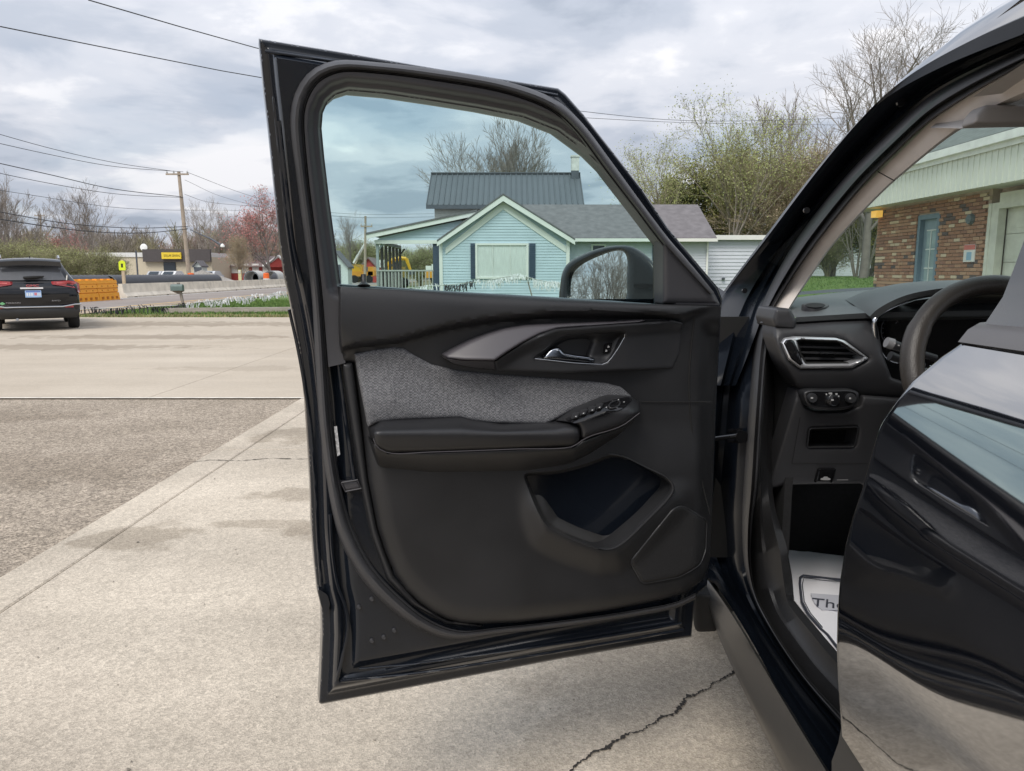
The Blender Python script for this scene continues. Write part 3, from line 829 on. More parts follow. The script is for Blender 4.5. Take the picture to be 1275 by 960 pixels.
# overhang: soffit, ribbed fascia, gutter, roof
ox = 7.55; oy1 = by1 + .55
b = MB(); b.box(ox+.02, bx+.3, by0-.6, oy1, zsof, zsof+.03); b.build("soffit", M_fasc, bld)
zf1 = zsof + .56
b = MB(); b.box(ox, ox+.03, by0-.6, oy1, zsof-.03, zf1); b.box(ox+.03, bx+7, oy1-.03, oy1, zsof-.03, zf1)
fa = b.build("fascia", M_fasc, bld)
b = MB(); y = by0 - .6
while y < oy1: b.box(ox-.014, ox, y, y+.035, zsof-.03, zf1-.02); y += .152
b.build("fascia_ribs", M_fasc, fa, kind='stuff')
b = MB(); b.box(ox-.10, ox+.0, by0-.6, oy1+.05, zf1+.02, zf1+.05); b.box(ox-.13, ox-.10, by0-.6, oy1+.05, zf1+.02, zf1+.15); b.box(ox-.05, ox-.02, by0-.6, oy1, zf1-.06, zf1+.02); b.build("gutter", mat("white_gutter", (.78, .8, .78), .4), bld)
b = MB(); b.prism([(ox-.06, by0-.7, zf1+.13), (ox-.06, oy1+.1, zf1+.13), (ox+5, oy1+.1, zf1+2.5), (ox+5, by0-.7, zf1+2.5)], (0, 0, .05)); b.build("roof", mat("green_grey_shingle", (.15, .165, .16), .9, var=.3, scale=6, bump=.5, bscale=25, stretch=(1, 1, 3)), bld)
b = MB(); b.prism([(ox+.1, oy1-.2, zf1), (ox+5, oy1-.2, zf1), (ox+5, oy1-.2, zf1+2.4)], (0, .1, 0)); b.build("roof_gable", M_fasc, bld)
p = on_x(1219, 266+2, bx)
b = MB(); q = on_x(1211, 273, bx); b.lathe([(.0, -.07), (.08, -.06), (.10, -.01), (.10, 0)], (bx-.018, q[1], q[2]), 'x', 16); b.build("wall_vent", mat("grey_vent", (.13, .16, .17), .5), bld)
b = MB(); q = on_x(1097, 266, bx); b.box(bx-.16, bx-.02, q[1]-.12, q[1]+.12, 2.42, 2.56); b.build("wall_lamp", mat("amber_lamp", (.85, .42, .08), .3, emit=((1, .55, .12), .6)), bld)
q = on_x(1209, 316, bx)
b = MB(); b.box(bx-.034, bx-.020, q[1]-.16, q[1]+.16, q[2]-.14, q[2]+.16); sg = b.build("notice_sign", mat("sign_white", (.75, .74, .72), .5), bld)
b = MB(); b.box(bx-.037, bx-.0345, q[1]-.16, q[1]+.16, q[2]+.07, q[2]+.155); b.build("sign_band", mat("sign_red", (.60, .16, .13), .5), sg)
b = MB(); b.box(bx-.037, bx-.0345, q[1]-.07, q[1]+.07, q[2]-.11, q[2]+.03); b.build("sign_symbol", mat("sign_blue", (.28, .45, .60), .5), sg)

# ------------------------------------------------------------------ road works on the left
M_conc = mat("barrier_concrete", (.72, .655, .55), .9, var=.2, scale=2)
M_orange = mat("orange_plastic", (.85, .36, .02), .5, var=.06)
def jersey(name, L):
    t = thing(name, (0, 0, 0), None, "barrier")
    pr = [(-.30, 0), (.30, 0), (.30, .08), (.15, .26), (.09, .71), (-.09, .71), (-.15, .26), (-.30, .08)]
    b = MB(); b.prism([(x, -L/2, z) for x, z in pr], (0, L, 0)); b.build("barrier_body", M_conc, t)
    for y in (-L/3, L/3):
        b = MB(); b.box(-.305, .305, y-.15, y+.15, -.005, .05); b.build("drain_slot", M_crack, t)
    return t
jb = jersey("concrete_barrier", 5.9)
jx0 = np.array([-19.75, 37.6]); jx1 = np.array([-21.0, 69.5])
jd = (jx1 - jx0) / np.linalg.norm(jx1 - jx0); jrz = math.atan2(-jd[0], jd[1])
names = ["nearest pale concrete road barrier, next to the orange plastic barriers", "pale concrete road barrier behind the yellow-green post sign's right side", "pale concrete road barrier just left of the mailbox",
         "pale concrete road barrier right behind the mailbox", "pale concrete road barrier in front of the gravel heap", "pale concrete road barrier in front of the concrete pipe ends", "farthest visible pale concrete road barrier beside the open car door edge"]
for k in range(7):
    c_ = jx0 + jd * (3.0 + 5.96*k)
    if k == 0: jb.location = (c_[0], c_[1], -.03); jb.rotation_euler = (0, 0, jrz); jb['label'] = names[0]; jb['group'] = "concrete barriers along the road"; o = jb
    else: dup(jb, (c_[0], c_[1], -.03), jrz, names[k])
# orange water barriers
ob = thing("plastic_barrier", (0, 0, 0), "orange plastic barrier nearer to the dark parked car", "barrier", "orange plastic road barriers")
b = MB(); Lb = 1.75
for (z0, z1, w) in ((.0, .40, .30), (.44, .62, .24), (.66, .84, .24), (.88, 1.06, .21)):
    b.hexa([(-w, -Lb/2, z0), (w, -Lb/2, z0), (w, Lb/2, z0), (-w, Lb/2, z0)], [(-w+.03, -Lb/2+.02, z1), (w-.03, -Lb/2+.02, z1), (w-.03, Lb/2-.02, z1), (-w+.03, Lb/2-.02, z1)])
b.box(-.19, .19, -Lb/2+.03, Lb/2-.03, .3, 1.02)
for y in (-.55, 0, .55): b.box(-.12, .12, y-.16, y+.16, 1.06, 1.12)
b.build("barrier_body", M_orange, ob, smooth=30)
b = MB()
for y in (-.6, -.2, .2, .6):
    b.box(.285, .315, y-.07, y+.07, .08, .2)
for y in (-.5, 0, .5): b.box(.20, .235, y-.03, y+.03, .50, .56); b.box(.20, .235, y-.03, y+.03, .72, .78)
b.build("recess_shading", mat("orange_recess_shade", (.42, .14, .01), .7), ob, kind='stuff')  # raised blocks; the darker orange paints the shade of recesses
ob.location = (-18.9, 32.75, -.02); ob.rotation_euler = (0, 0, .0); ob.scale = (1, 1, .87)
dup(ob, (-18.9, 34.51, -.02), .0, "orange plastic barrier farther along, touching the concrete barrier row", scale=(1, 1, .87))
# pipes
M_pipe = mat("black_corrugated_pipe", (.045, .047, .055), .5, var=.15, scale=3)
def pipe(name, L, r, label, loc, rz, m=M_pipe, ring=True):
    t = thing(name, (0, 0, 0), label, "pipe", "large drain pipes behind the barriers")
    n = int(L / .22); pts = [(0, -L/2 + L*k/n, r) for k in range(n+1)]
    b = MB(); b.tube(pts, [r*(1.0 if k % 2 else .965) for k in range(n+1)], 20, caps=False)
    b.tube([(0, L/2, r), (0, -L/2, r)], r*.88, 20, caps=False); b.build("pipe_wall", m, t, smooth=50)
    b = MB(); k = 20
    for y in (-L/2, L/2):
        vs = [(math.cos(a)*q*r, y, r + math.sin(a)*q*r) for q in (1.0, .88) for a in [2*math.pi*i/k for i in range(k)]]
        b.add(vs, [(i, (i+1) % k, k + (i+1) % k, k+i) for i in range(k)])
    b.build("pipe_end", mat("pipe_rim", (.16, .18, .20), .5) if "pipe_rim" not in bpy.data.materials else bpy.data.materials["pipe_rim"], t)
    t.location = loc; t.rotation_euler = (0, 0, rz)
    return t
pipe("drain_pipe", 6.4, .56, "long black corrugated pipe behind the orange barriers", (-24.2, 41.0, 0), -.02)
pipe("drain_pipe", 6.6, .56, "long black corrugated pipe behind the yellow-green sign post", (-24.3, 48.4, 0), -.02)
pipe("drain_pipe", 9.0, .56, "long black corrugated pipe with open pale end, left of the gravel heap", (-24.6, 57.2, 0), -.03)
pipe("drain_pipe", 8.0, .62, "black pipe lying right of the gravel heap, open end showing", (-24.6, 76.5, 0), -.05)
pipe("drain_pipe", 9.0, .6, "last black pipe, behind the pale concrete pipe pair", (-23.3, 86.5, 0), -.03)
M_cpipe = mat("pale_concrete_pipe", (.46, .46, .44), .85, var=.15)
pipe("concrete_pipe", 2.6, .72, "pale concrete pipe, left one of the pair by the open door's edge", (-24.0, 70.0, 0), .05, M_cpipe)
pipe("concrete_pipe", 2.6, .72, "pale concrete pipe, right one of the pair by the open door's edge", (-22.4, 70.5, 0), .05, M_cpipe)
# gravel heap
vs, fs = [], []; rg = random.Random(2); nr, na = 9, 26
gc = at_y(252, 341, 66)
for i in range(nr + 1):
    for j in range(na):
        a = 2*math.pi*j/na; q = i / nr
        hh = 1.5 * (1 - q)**1.1 + rg.uniform(-.04, .04)*(0 < i < nr)
        vs.append((gc[0] + math.cos(a)*q*4.2*(1 + .12*math.sin(3*a)), gc[1] + math.sin(a)*q*2.6, max(-.03, hh) if i < nr else -.05))
for i in range(nr):
    for j in range(na): fs.append((i*na+j, (i+1)*na+j, (i+1)*na+(j+1) % na, i*na+(j+1) % na))
tag(finish("gravel_heap", vs, fs, M_gravel, smooth=60), "grey heap of gravel behind the concrete barriers at the utility pole", "gravel heap")
# sign on wooden post
q = at_y(154, 353, 38.8)
t = thing("road_sign", (q[0], q[1], 0), "yellow-green square sign on a wooden post above the barriers", "sign")
b = MB(); b.box(q[0]-.07, q[0]+.07, q[1], q[1]+.1, -.05, 1.9); b.build("post", mat("pale_post", (.50, .40, .28), .8), t)
z0, z1 = Z(154, 336.5, 38.8), Z(154, 324.5, 38.8)
b = MB(); b.prism([(q[0]-.17, q[1]-.03, z0), (q[0]+.17, q[1]-.03, z0), (q[0]+.17, q[1]-.03, z1-.08), (q[0]+.08, q[1]-.03, z1), (q[0]-.08, q[1]-.03, z1), (q[0]-.17, q[1]-.03, z1-.08)], (0, .025, 0)); b.build("sign_plate", mat("fluorescent_yellow", (.72, .85, .03), .5), t)
b = MB(); b.box(q[0]-.05, q[0]+.05, q[1]-.036, q[1]-.031, z0+.14, z0+.34); b.build("sign_symbol", M_crack, t)
# mailbox
q = on_z(228, 377.5)
t = thing("mailbox", (q[0], q[1], 0), "grey-green mailbox on a leaning wooden post by the road", "mailbox")
ym = q[1]
b = MB(); b.tube([(q[0], ym, -.05), at_y(222, 352, ym)], .06, 6); b.build("post", M_wood, t)
a0, a1 = at_y(211.5, 362, ym-.25), at_y(225.5, 354, ym-.25); zc = (a0[2]+a1[2])/2
b = MB(); pr = [(a0[0] + .0, a0[2])] ; w_ = a1[0]-a0[0]; h_ = a1[2]-a0[2]
sec = [(0, 0), (.22, 0), (.22, h_*.6)] + [(.11 + .11*math.cos(a), h_*.6 + h_*.4*math.sin(a)) for a in np.linspace(.3, 2.84, 6)] + [(0, h_*.6)]
b.prism([(a0[0], ym-.2 + s_, a0[2] + z_) for s_, z_ in sec], (w_, 0, 0)); b.build("mailbox_body", mat("grey_green_metal", (.12, .17, .16), .5), t, smooth=40)
b = MB(); b.prism([at_y(212, 362, ym), at_y(229, 360, ym), at_y(229, 362.5, ym), at_y(222, 366, ym)], (0, .05, 0)); b.build("support_arm", M_wood, t)
# drums, cones
for (x, y, Y, lab, hh) in ((247.5, 352, 64, "orange traffic drum in front of the gravel heap", 1.0), (338.5, 349, 68, "orange traffic drum beside the open car door's edge", 1.0)):
    q = at_y(x, 340, Y); t = thing("traffic_drum", (q[0]+.0, Y-1.6, 0), lab, "traffic drum", "orange traffic drums behind the barriers")
    b = MB(); b.lathe([(.32, 0), (.30, .1), (.28, .11), (.25, hh), (.12, hh+.04)], (q[0], Y-1.6, .2), k=14); b.build("drum", mat("drum_orange", (.85, .16, .03), .5) if "drum_orange" not in bpy.data.materials else bpy.data.materials["drum_orange"], t, smooth=40)
    b = MB(); b.lathe([(.287, .42), (.282, .55)], (q[0], Y-1.6, .2), k=14); b.build("white_band", M_paint_w, t)
q = at_y(304, 347, 64); t = thing("marker_post", (q[0], 63, 0), "small pale yellow marker post behind the barrier row", "marker post")
b = MB(); b.box(q[0]-.12, q[0]+.12, 63, 63.1, 0, 1.5); b.build("post", mat("pale_yellow", (.65, .62, .35), .6), t); b = MB(); b.box(q[0]-.08, q[0]+.08, 62.97, 63, 1.2, 1.45); b.build("reflector", M_paint_w, t)

# ------------------------------------------------------------------ distant buildings
YS = 105.0
st = thing("store", (X(180, 340, YS), YS, 0), "tan store with dark parapet and a yellow lettered sign", "store")
sx0, sx1, sxr = X(86, 330, YS), X(236, 330, YS), X(264, 330, YS)
b = MB(); b.box(sx0, sxr, YS, YS+22, 0, Z(150, 320, YS)); b.build("wall", mat("tan_metal_wall", (.60, .53, .40), .7, var=.06), st)
b = MB(); b.box(sx0-.3, sxr, YS-.15, YS+22, Z(150, 320, YS), Z(150, 314.5, YS)); b.build("roof", mat("white_metal_roof", (.74, .74, .72), .5), st)
b = MB(); b.box(X(178, 320, YS-.5), X(262, 320, YS-.5), YS-.6, YS-.16, Z(1, 326, YS), Z(1, 310.5, YS)); b.build("parapet", mat("dark_brown_parapet", (.085, .075, .075), .7), st)
b = MB(); b.box(X(202, 320, YS-.7), X(226, 320, YS-.7), YS-.9, YS-.61, Z(1, 322.5, YS), Z(1, 314.5, YS)); sgn = b.build("sign", mat("sign_yellow", (.85, .62, .05), .5), st)
M_black = mat("black_paint", (.015, .015, .015), .5)
tw = X(226, 320, YS-.9) - X(202, 320, YS-.9)
ob_ = text("sign_lettering", "DOLLAR GENERAL", .38, M_black, sgn, Matrix.Translation((X(214, 318, YS-.9), YS-.91, Z(214, 318.4, YS-.9))) @ Matrix.Rotation(math.pi/2, 4, 'X') @ Matrix.Diagonal((.72, 1.1, 1, 1)))
b = MB(); b.box(X(204, 330, YS), X(219, 330, YS), YS-.12, YS-.02, 0, Z(1, 326.5, YS)); b.build("entrance", M_darkgl, st)
b = MB(); q = at_y(179, 308, YS+2); b.lathe([(.52, 0), (.48, -.1), (.25, -.18)], q, 'y', 16); b.box(q[0]-.1, q[0]+.1, q[1], q[1]+.2, q[2]-1.5, q[2]); b.build("satellite_dish", M_white, st)
b = MB(); b.box(X(169.5, 330, YS-6), X(170.8, 330, YS-6), YS-6, YS-5.8, 0, Z(170, 312, YS-6)); tag(b.build("lamp_post", M_chimd), "thin dark lamp post in front of the tan store wall", "lamp post")
YQ = 112.0
rd = thing("red_building", (X(300, 340, YQ), YQ, 0), "long low red building with grey-brown roof and small gable", "building")
b = MB(); b.box(X(252, 335, YQ), X(420, 335, YQ), YQ, YQ+12, 0, Z(1, 332.5, YQ)); b.build("wall", mat("red_siding", (.42, .07, .06), .7, var=.12, scale=.6), rd)
b = MB(); b.prism([at_y(245, 332.5, YQ-.5), at_y(420, 332.5, YQ-.5), at_y(420, 320, YQ+6), at_y(252, 320, YQ+6)], (0, 0, .15)); b.build("roof", mat("brown_shingle", (.21, .165, .16), .9, var=.1), rd)
g = [at_y(328, 332.5, YQ-1.5), at_y(361, 332.5, YQ-1.5), at_y(347, 319, YQ-1.5)]
b = MB(); b.prism([g[0], g[1], g[2]], (0, 2, 0)); b.build("gable", mat("red_gable", (.48, .08, .07), .7), rd)
b = MB(); b.tube([g[0] + np.array([0, -.1, .05]), g[2] + np.array([0, -.1, .05])], .2, 4); b.tube([g[2] + np.array([0, -.1, .05]), g[1] + np.array([0, -.1, .05])], .2, 4); b.build("gable_trim", M_white, rd)
for k in range(6):
    b = MB(); a = X(262 + k*13, 336, YQ-.1); b.box(a, a+1.0, YQ-.1, YQ-.02, 1.2, 2.6); b.build("window", M_white, rd)
def gable_shed(name, px, py0, py1, pya, Y, D, label, m, mroof):
    x0, x1 = X(px[0], 335, Y), X(px[1], 335, Y); xm = (x0+x1)/2
    t = thing(name, (xm, Y, 0), label, "shed"); ze_, za_ = Z(1, py0, Y), Z(1, pya, Y)
    b = MB(); b.prism([(x0, Y, -.05), (x1, Y, -.05), (x1, Y, ze_), (xm, Y, za_), (x0, Y, ze_)], (0, D, 0)); b.build("wall", m, t)
    for xe in (x0, x1):
        b = MB(); ex = xe + (xe - xm)*.12; b.prism([(ex, Y-.3, ze_-.1), (xm, Y-.3, za_+.03), (xm, Y-.3, za_+.2), (ex, Y-.3, ze_+.08)], (0, D+.6, 0)); b.build("roof", mroof, t)
    b = MB(); b.box(xm-.5, xm+.5, Y-.05, Y-.01, 0, 2.0); b.build("door", M_chimd, t)
    return t
gable_shed("shed", (288*0+241, 252), 332, 340, 326, 100, 1.6, "small white gabled shed right of the utility pole", mat("white_green_siding", (.62, .68, .66), .6), M_shingle)
gable_shed("shed", (402, 433), 333, 345, 314, 70, 1.8, "pale green-white shed behind the glass, left of the orange truck", bpy.data.materials["white_green_siding"], M_shingle)
gable_shed("barn", (450, 468), 332, 345, 322, 99, 6, "small red barn behind the orange truck", bpy.data.materials["red_siding"], bpy.data.materials["brown_shingle"])
# white cars far off
def small_car(px, Y, label, col):
    q = at_y(px, 340, Y); t = thing("parked_car", (q[0], Y, 0), label, "car", "small cars parked at the far store")
    prof = [(-2.2, .3), (-2.2, .8), (-1.9, .95), (-1.2, 1.0), (-.6, 1.45), (.9, 1.48), (1.6, 1.02), (2.15, .95), (2.25, .5), (2.2, .3)]
    b = MB(); b.prism([(q[0]-.85, Y+x, z) for x, z in prof], (1.7, 0, 0)); b.build("body", mat("far_car_paint", col, .3) if not bpy.data.materials.get("far_car_paint_%s" % label[:5]) else 0, t)
    b = MB(); b.prism([(q[0]-.62, Y-1.19, 1.06), (q[0]+.62, Y-1.19, 1.06), (q[0]+.56, Y-.72, 1.40), (q[0]-.56, Y-.72, 1.40)], (0, -.03, .01)); b.build("rear_window", M_darkgl, t)
    for s_ in (-1.4, 1.4):
        b = MB(); b.lathe([(.33, 0), (.33, .2)], (q[0]+(.68 if s_ > 0 else -.88), Y-1.4, .33), 'x', 14); b.build("wheel", M_black, t)
small_car(214, 92, "white car parked left, before the store entrance", (.7, .7, .7))
small_car(262, 93, "silver car parked by the small white shed", (.55, .57, .6))
small_car(196, 96, "pale grey car parked leftmost before the tan store", (.45, .46, .48))
# utility poles
def pole(base, top, r, label, arms, name="utility_pole"):
    t = thing(name, base, label, "utility pole"); base = np.array(base); top = np.array(top)
    b = MB(); b.tube([base - [0, 0, .1], base*.5 + top*.5, top], [r, r*.85, r*.68], 10); b.build("pole", mat("pole_wood", (.40, .33, .26), .85, var=.2, scale=3) if "pole_wood" not in bpy.data.materials else bpy.data.materials["pole_wood"], t, smooth=50)
    for (dz, L, off) in arms:
        b = MB(); p = top + (base-top)*dz; b.box(p[0]-L*.55+off, p[0]+L*.45+off, p[1]-.2, p[1]-.06, p[2]-.07, p[2]+.07); b.build("crossarm", bpy.data.materials["pole_wood"], t)
        b = MB()
        for k in (-.5, -.2, .4): b.lathe([(.05, 0), (.09, .1), (.04, .25)], (p[0]+k*L+off, p[1]-.13, p[2]+.07), k=8); 
        b.build("insulators", mat("porcelain", (.5, .5, .5), .3) if "porcelain" not in bpy.data.materials else bpy.data.materials["porcelain"], t, kind='stuff')
    return t
YPOL = 71.0
pt, pb = at_y(222.5, 213.5, YPOL), at_y(236, 345, YPOL); pb[2] = 0
mp_ = pole(pb, pt, .21, "tall wooden utility pole with crossarm beside the tan store", [(.025, 2.1, 0)])
b = MB(); a0, a1 = at_y(237, 286, YPOL-.2), at_y(277, 306, YPOL-1.5)
b.tube([a0, at_y(250, 292, YPOL-.6), at_y(262, 297, YPOL-1.0), a1], [.04, .05, .08, .1], 6); b.build("lamp_arm", M_chimd, mp_)
b = MB(); b.lathe([(.04, .2), (.18, .05), (.20, -.10), (.04, -.16)], a1, k=12); b.build("lamp_head", M_white, mp_, smooth=50)
q = at_y(50.5, 340, 140); pole((q[0], 140, 0), at_y(50.5, 267, 140), .2, "distant utility pole among the bare trees above the dark car", [(.02, 1.9, 0)])
q = at_y(454, 340, 78); pole((q[0], 78, 0), at_y(455, 269, 78), .16, "utility pole seen through the door glass left of the porch", [(.15, 1.2, .2)])
M_wire = mat("black_cable", (.03, .03, .033), .6)
def wire(pts, r, label, sag=0):
    p = spl(y3(pts), n=26); b = MB(); b.tube(p, r*.72, 5); tag(b.build("power_line", M_wire), label, "power line", "overhead lines")
wire([(110, 0, 15), (320, 60, 20), (500, 103, 26), (650, 128, 32), (728, 139, 36), (850, 150, 42), (1020, 148, 52), (1200, 140, 60)], .017, "uppermost overhead line, passing over the top corner of the open door")
wire([(0, 33, 14), (324, 97, 20), (431, 113, 23), (596, 137, 29), (735, 147, 36), (860, 153, 42), (1000, 155, 52), (1200, 158, 60)], .015, "overhead line crossing the top of the door glass")
wire([(-60, 150, 44), (60, 184, 52), (140, 202, 60), (214, 213, 71)], .028, "upper far line running from the left to the utility pole's crossarm")
wire([(-60, 165, 44), (60, 192, 52), (140, 207, 60), (228, 214, 71)], .028, "second far line running to the utility pole's crossarm")
wire([(-60, 190, 44), (60, 217, 52), (140, 235, 60), (226, 245, 71)], .04, "thick line reaching the utility pole below its crossarm")
wire([(-60, 203, 44), (60, 228, 52), (150, 242, 62), (228, 246, 71)], .028, "thin line just under the thick one at the utility pole")
wire([(-60, 228, 44), (40, 243, 52), (140, 258, 60), (300, 262, 90)], .022, "faint line low across the bare trees")
wire([(-60, 262, 40), (0, 273, 46), (110, 288, 56), (180, 290, 64), (234, 285, 71)], .045, "upper of the two thick sagging lines above the dark car")
wire([(-60, 254, 40), (0, 264, 46), (90, 279, 56), (170, 284, 64), (234, 282, 71)], .04, "lower-hung companion of the thick sagging lines by the trees")
wire([(232, 214, 71), (300, 240, 90), (360, 258, 110)], .028, "line leaving the crossarm to the right")
wire([(230, 224, 71), (280, 246, 90), (360, 266, 115)], .022, "thin line leaving the pole to the right, lower one")
wire([(230, 242, 71), (262, 252, 84), (320, 257, 100), (380, 262, 120)], .026, "line leaving the pole's middle to the red trees")
wire([(400, 268, 70), (455, 271, 78), (540, 270, 96)], .025, "line at the small pole behind the door glass, upper")
wire([(400, 264, 70), (455, 267, 78), (540, 266, 96)], .02, "line at the small pole behind the door glass, top one")

# ------------------------------------------------------------------ construction vehicles behind the porch
M_yel = mat("machine_yellow", (.70, .42, .03), .45, var=.08); M_yel2 = mat("machine_orange", (.72, .33, .04), .5, var=.08)
YE = 62.0
ex = thing("excavator", (X(497, 340, YE), YE, 0), "yellow excavator with arched boom, behind the porch posts", "excavator")
ar = [at_y(482, 333, YE), at_y(486, 326.5, YE), at_y(490, 323, YE), at_y(499, 321.5, YE), at_y(506, 322, YE), at_y(508.5, 329, YE), at_y(511, 336, YE)]
b = MB(); b.tube(ar[:5], [.14, .19, .2, .2, .15], 6); b.build("boom", M_yel, ex)
b = MB(); b.tube(ar[4:], [.16, .14, .12], 6); b.build("stick", M_yel, ex)
b = MB(); b.prism([at_y(508, 336, YE), at_y(515, 336, YE), at_y(514, 342, YE), at_y(509, 342, YE)], (0, .9, 0)); b.build("bucket", M_chimd, ex)
b = MB(); b.box(X(483, 335, YE+.5), X(502, 335, YE+.5), YE-.8, YE+1.8, .9, Z(1, 332, YE)); b.build("machine_body", M_yel, ex)
b = MB(); b.box(X(489, 335, YE-1), X(497, 335, YE-1), YE-1.1, YE-.7, 1.0, Z(1, 327, YE)); b.build("cab", M_darkgl, ex)
for dy_ in (-1.2, 1.2):
    b = MB(); xa, xb = X(481, 340, YE), X(508, 340, YE); b.prism([(xa+.3, YE+dy_-.25, 0), (xb-.3, YE+dy_-.25, 0), (xb, YE+dy_-.25, .4), (xb-.3, YE+dy_-.25, .8), (xa+.3, YE+dy_-.25, .8), (xa, YE+dy_-.25, .4)], (0, .5, 0)); b.build("track", M_black, ex)
YT = 95.0
tr = thing("crane_truck", (X(446, 340, YT), YT, 0), "orange work truck with raised white boom, behind the door glass", "truck")
b = MB(); b.box(X(432, 335, YT), X(466, 335, YT), YT-1, YT+1.2, Z(1, 344, YT), Z(1, 338, YT)); b.build("truck_bed", M_yel2, tr)
b = MB(); b.box(X(440, 335, YT), X(452, 335, YT), YT-.8, YT+.8, Z(1, 338, YT), Z(1, 329.5, YT)); b.build("turret", M_yel, tr)
b = MB(); b.prism([at_y(458, 343, YT-1), at_y(466, 343, YT-1), at_y(466, 337, YT-1), at_y(464, 332, YT-1), at_y(458, 332, YT-1)], (0, 2, 0)); b.build("cab", M_yel2, tr)
b = MB(); b.tube([at_y(441, 328, YT), at_y(446, 318, YT), at_y(456, 301, YT)], [.24, .2, .14], 6); b.build("boom", M_white, tr)
b = MB(); b.box(X(454.5, 301, YT), X(458, 301, YT), YT-.4, YT+.4, Z(1, 303, YT), Z(1, 298.5, YT)); b.build("boom_basket", M_white, tr)
for xx in (436, 443, 461):
    b = MB(); b.lathe([(.48, 0), (.48, .35)], (X(xx, 338, YT), YT-1.15, .48), 'y', 16); b.build("wheel", M_black, tr)
q = at_y(475, 340, 56); t = thing("yard_sign", (q[0], 56, 0), "white notice board on a post between truck and porch", "sign")
b = MB(); b.box(X(472, 330, 56), X(478.5, 330, 56), 56, 56.06, Z(1, 333, 56), Z(1, 323.5, 56)); sb_ = b.build("board", M_white, t)
b = MB(); b.box(X(473.5, 330, 56), X(477, 330, 56), 55.985, 55.998, Z(1, 330.5, 56), Z(1, 327, 56)); b.build("printed_block", mat("print_mauve", (.45, .33, .42), .6), sb_)
b = MB(); b.box(q[0]-.05, q[0]+.05, 56.06, 56.14, 0, Z(1, 324, 56)); b.build("post", M_wood, t)
q = at_y(536, 340, 60); t = thing("material_stack", (q[0], 60, 0), "stack of white and orange site boxes behind the railing", "boxes")
for k, (p0, p1, q0, q1, m_) in enumerate(((530, 543, 346, 338, M_yel2), (531, 538, 338, 331, M_white), (538.3, 542, 338, 329, M_white))):
    b = MB(); b.box(X(p0, 335, 60), X(p1, 335, 60), 59.5, 60.5, Z(1, q0, 60), Z(1, q1, 60)); b.build("site_box", m_, t)

# ------------------------------------------------------------------ bunting and timber edging
M_cord = mat("cord", (.5, .5, .48), .8)
M_fw = mat("white_fringe", (.72, .72, .74), .5, var=.1); M_fb = mat("black_fringe", (.03, .03, .035), .5)
def bunting(pts, label, dens, L, seed, blackp):
    rg = random.Random(seed); p = spl(y3(pts), step=.05)
    t = thing("pennant_string", p[0], label, "bunting", "fringed bunting strings")
    b = MB(); b.tube(resample(p, 60), .012, 4); b.build("cord", M_cord, t)
    w, k = MB(), MB(); blk = False
    for i, q in enumerate(p):
        if i % 22 == 0: blk = rg.random() < blackp
        for _ in range(dens if (i // 11) % 3 else 1):
            l = L * rg.uniform(.2, .9); a = rg.uniform(-.3, .3); ww = .014
            dxx, dyy = rg.uniform(-.09, .09), rg.uniform(-.06, .06); zt_ = q[2] + rg.uniform(-.03, .05) + .05*math.sin(i*.21)
            (k if blk else w).add([(q[0]-ww+a*.1, q[1], zt_), (q[0]+ww+a*.1, q[1], zt_), (q[0]+ww+dxx+a*.1, q[1]+dyy, max(zt_-l, -.02)), (q[0]-ww+dxx+a*.1, q[1]+dyy, max(zt_-l, -.02))], [(0, 1, 2, 3)])
    w.build("white_fringe", M_fw, t, kind='stuff')
    if k.v: k.build("black_fringe", M_fb, t, kind='stuff')
    return t, p
t, p = bunting([(88, 386, 22), (150, 383, 22.5), (205, 381, 23), (240, 379, 24)], "black and white fringed bunting drooping along the lot edge by the dark car", 2, .34, 1, .5)
t, p = bunting([(243, 377, 25), (285, 372, 26.5), (315, 368.5, 28), (356, 364, 30)], "mostly white fringed bunting above the green verge, by the open door's edge", 2, .26, 2, .2)
t, p = bunting([(478, 362, 27), (520, 357.5, 27), (560, 354.5, 27), (600, 350, 27), (645, 343.5, 27), (672, 349, 27), (700, 354, 27), (730, 357, 27)], "fringed bunting rising to a peak in front of the blue house", 3, .38, 3, .5)
b = MB(); q = at_y(658, 343, 27); b.tube([at_y(663, 371, 27.1), at_y(655.5, 344, 27.1)], .025, 5); tag(b.build("bunting_stake", M_wood), "thin stake holding up the bunting before the house", "stake")
b = MB(); a0, a1 = at_y(203, 389.5, 23.0), at_y(420, 388.0, 24.0); a0[2] = a1[2] = .0
b.prism([a0, a0 + np.array([0, .3, 0]), a0 + np.array([0, .28, .14]), a0 + np.array([0, .02, .14])], a1 - a0); tag(b.build("timber_edging", mat("weathered_timber", (.34, .30, .26), .9, var=.25, scale=3, stretch=(.3, 6, 6))), "low weathered timber edging between the lot and the green verge", "edging")
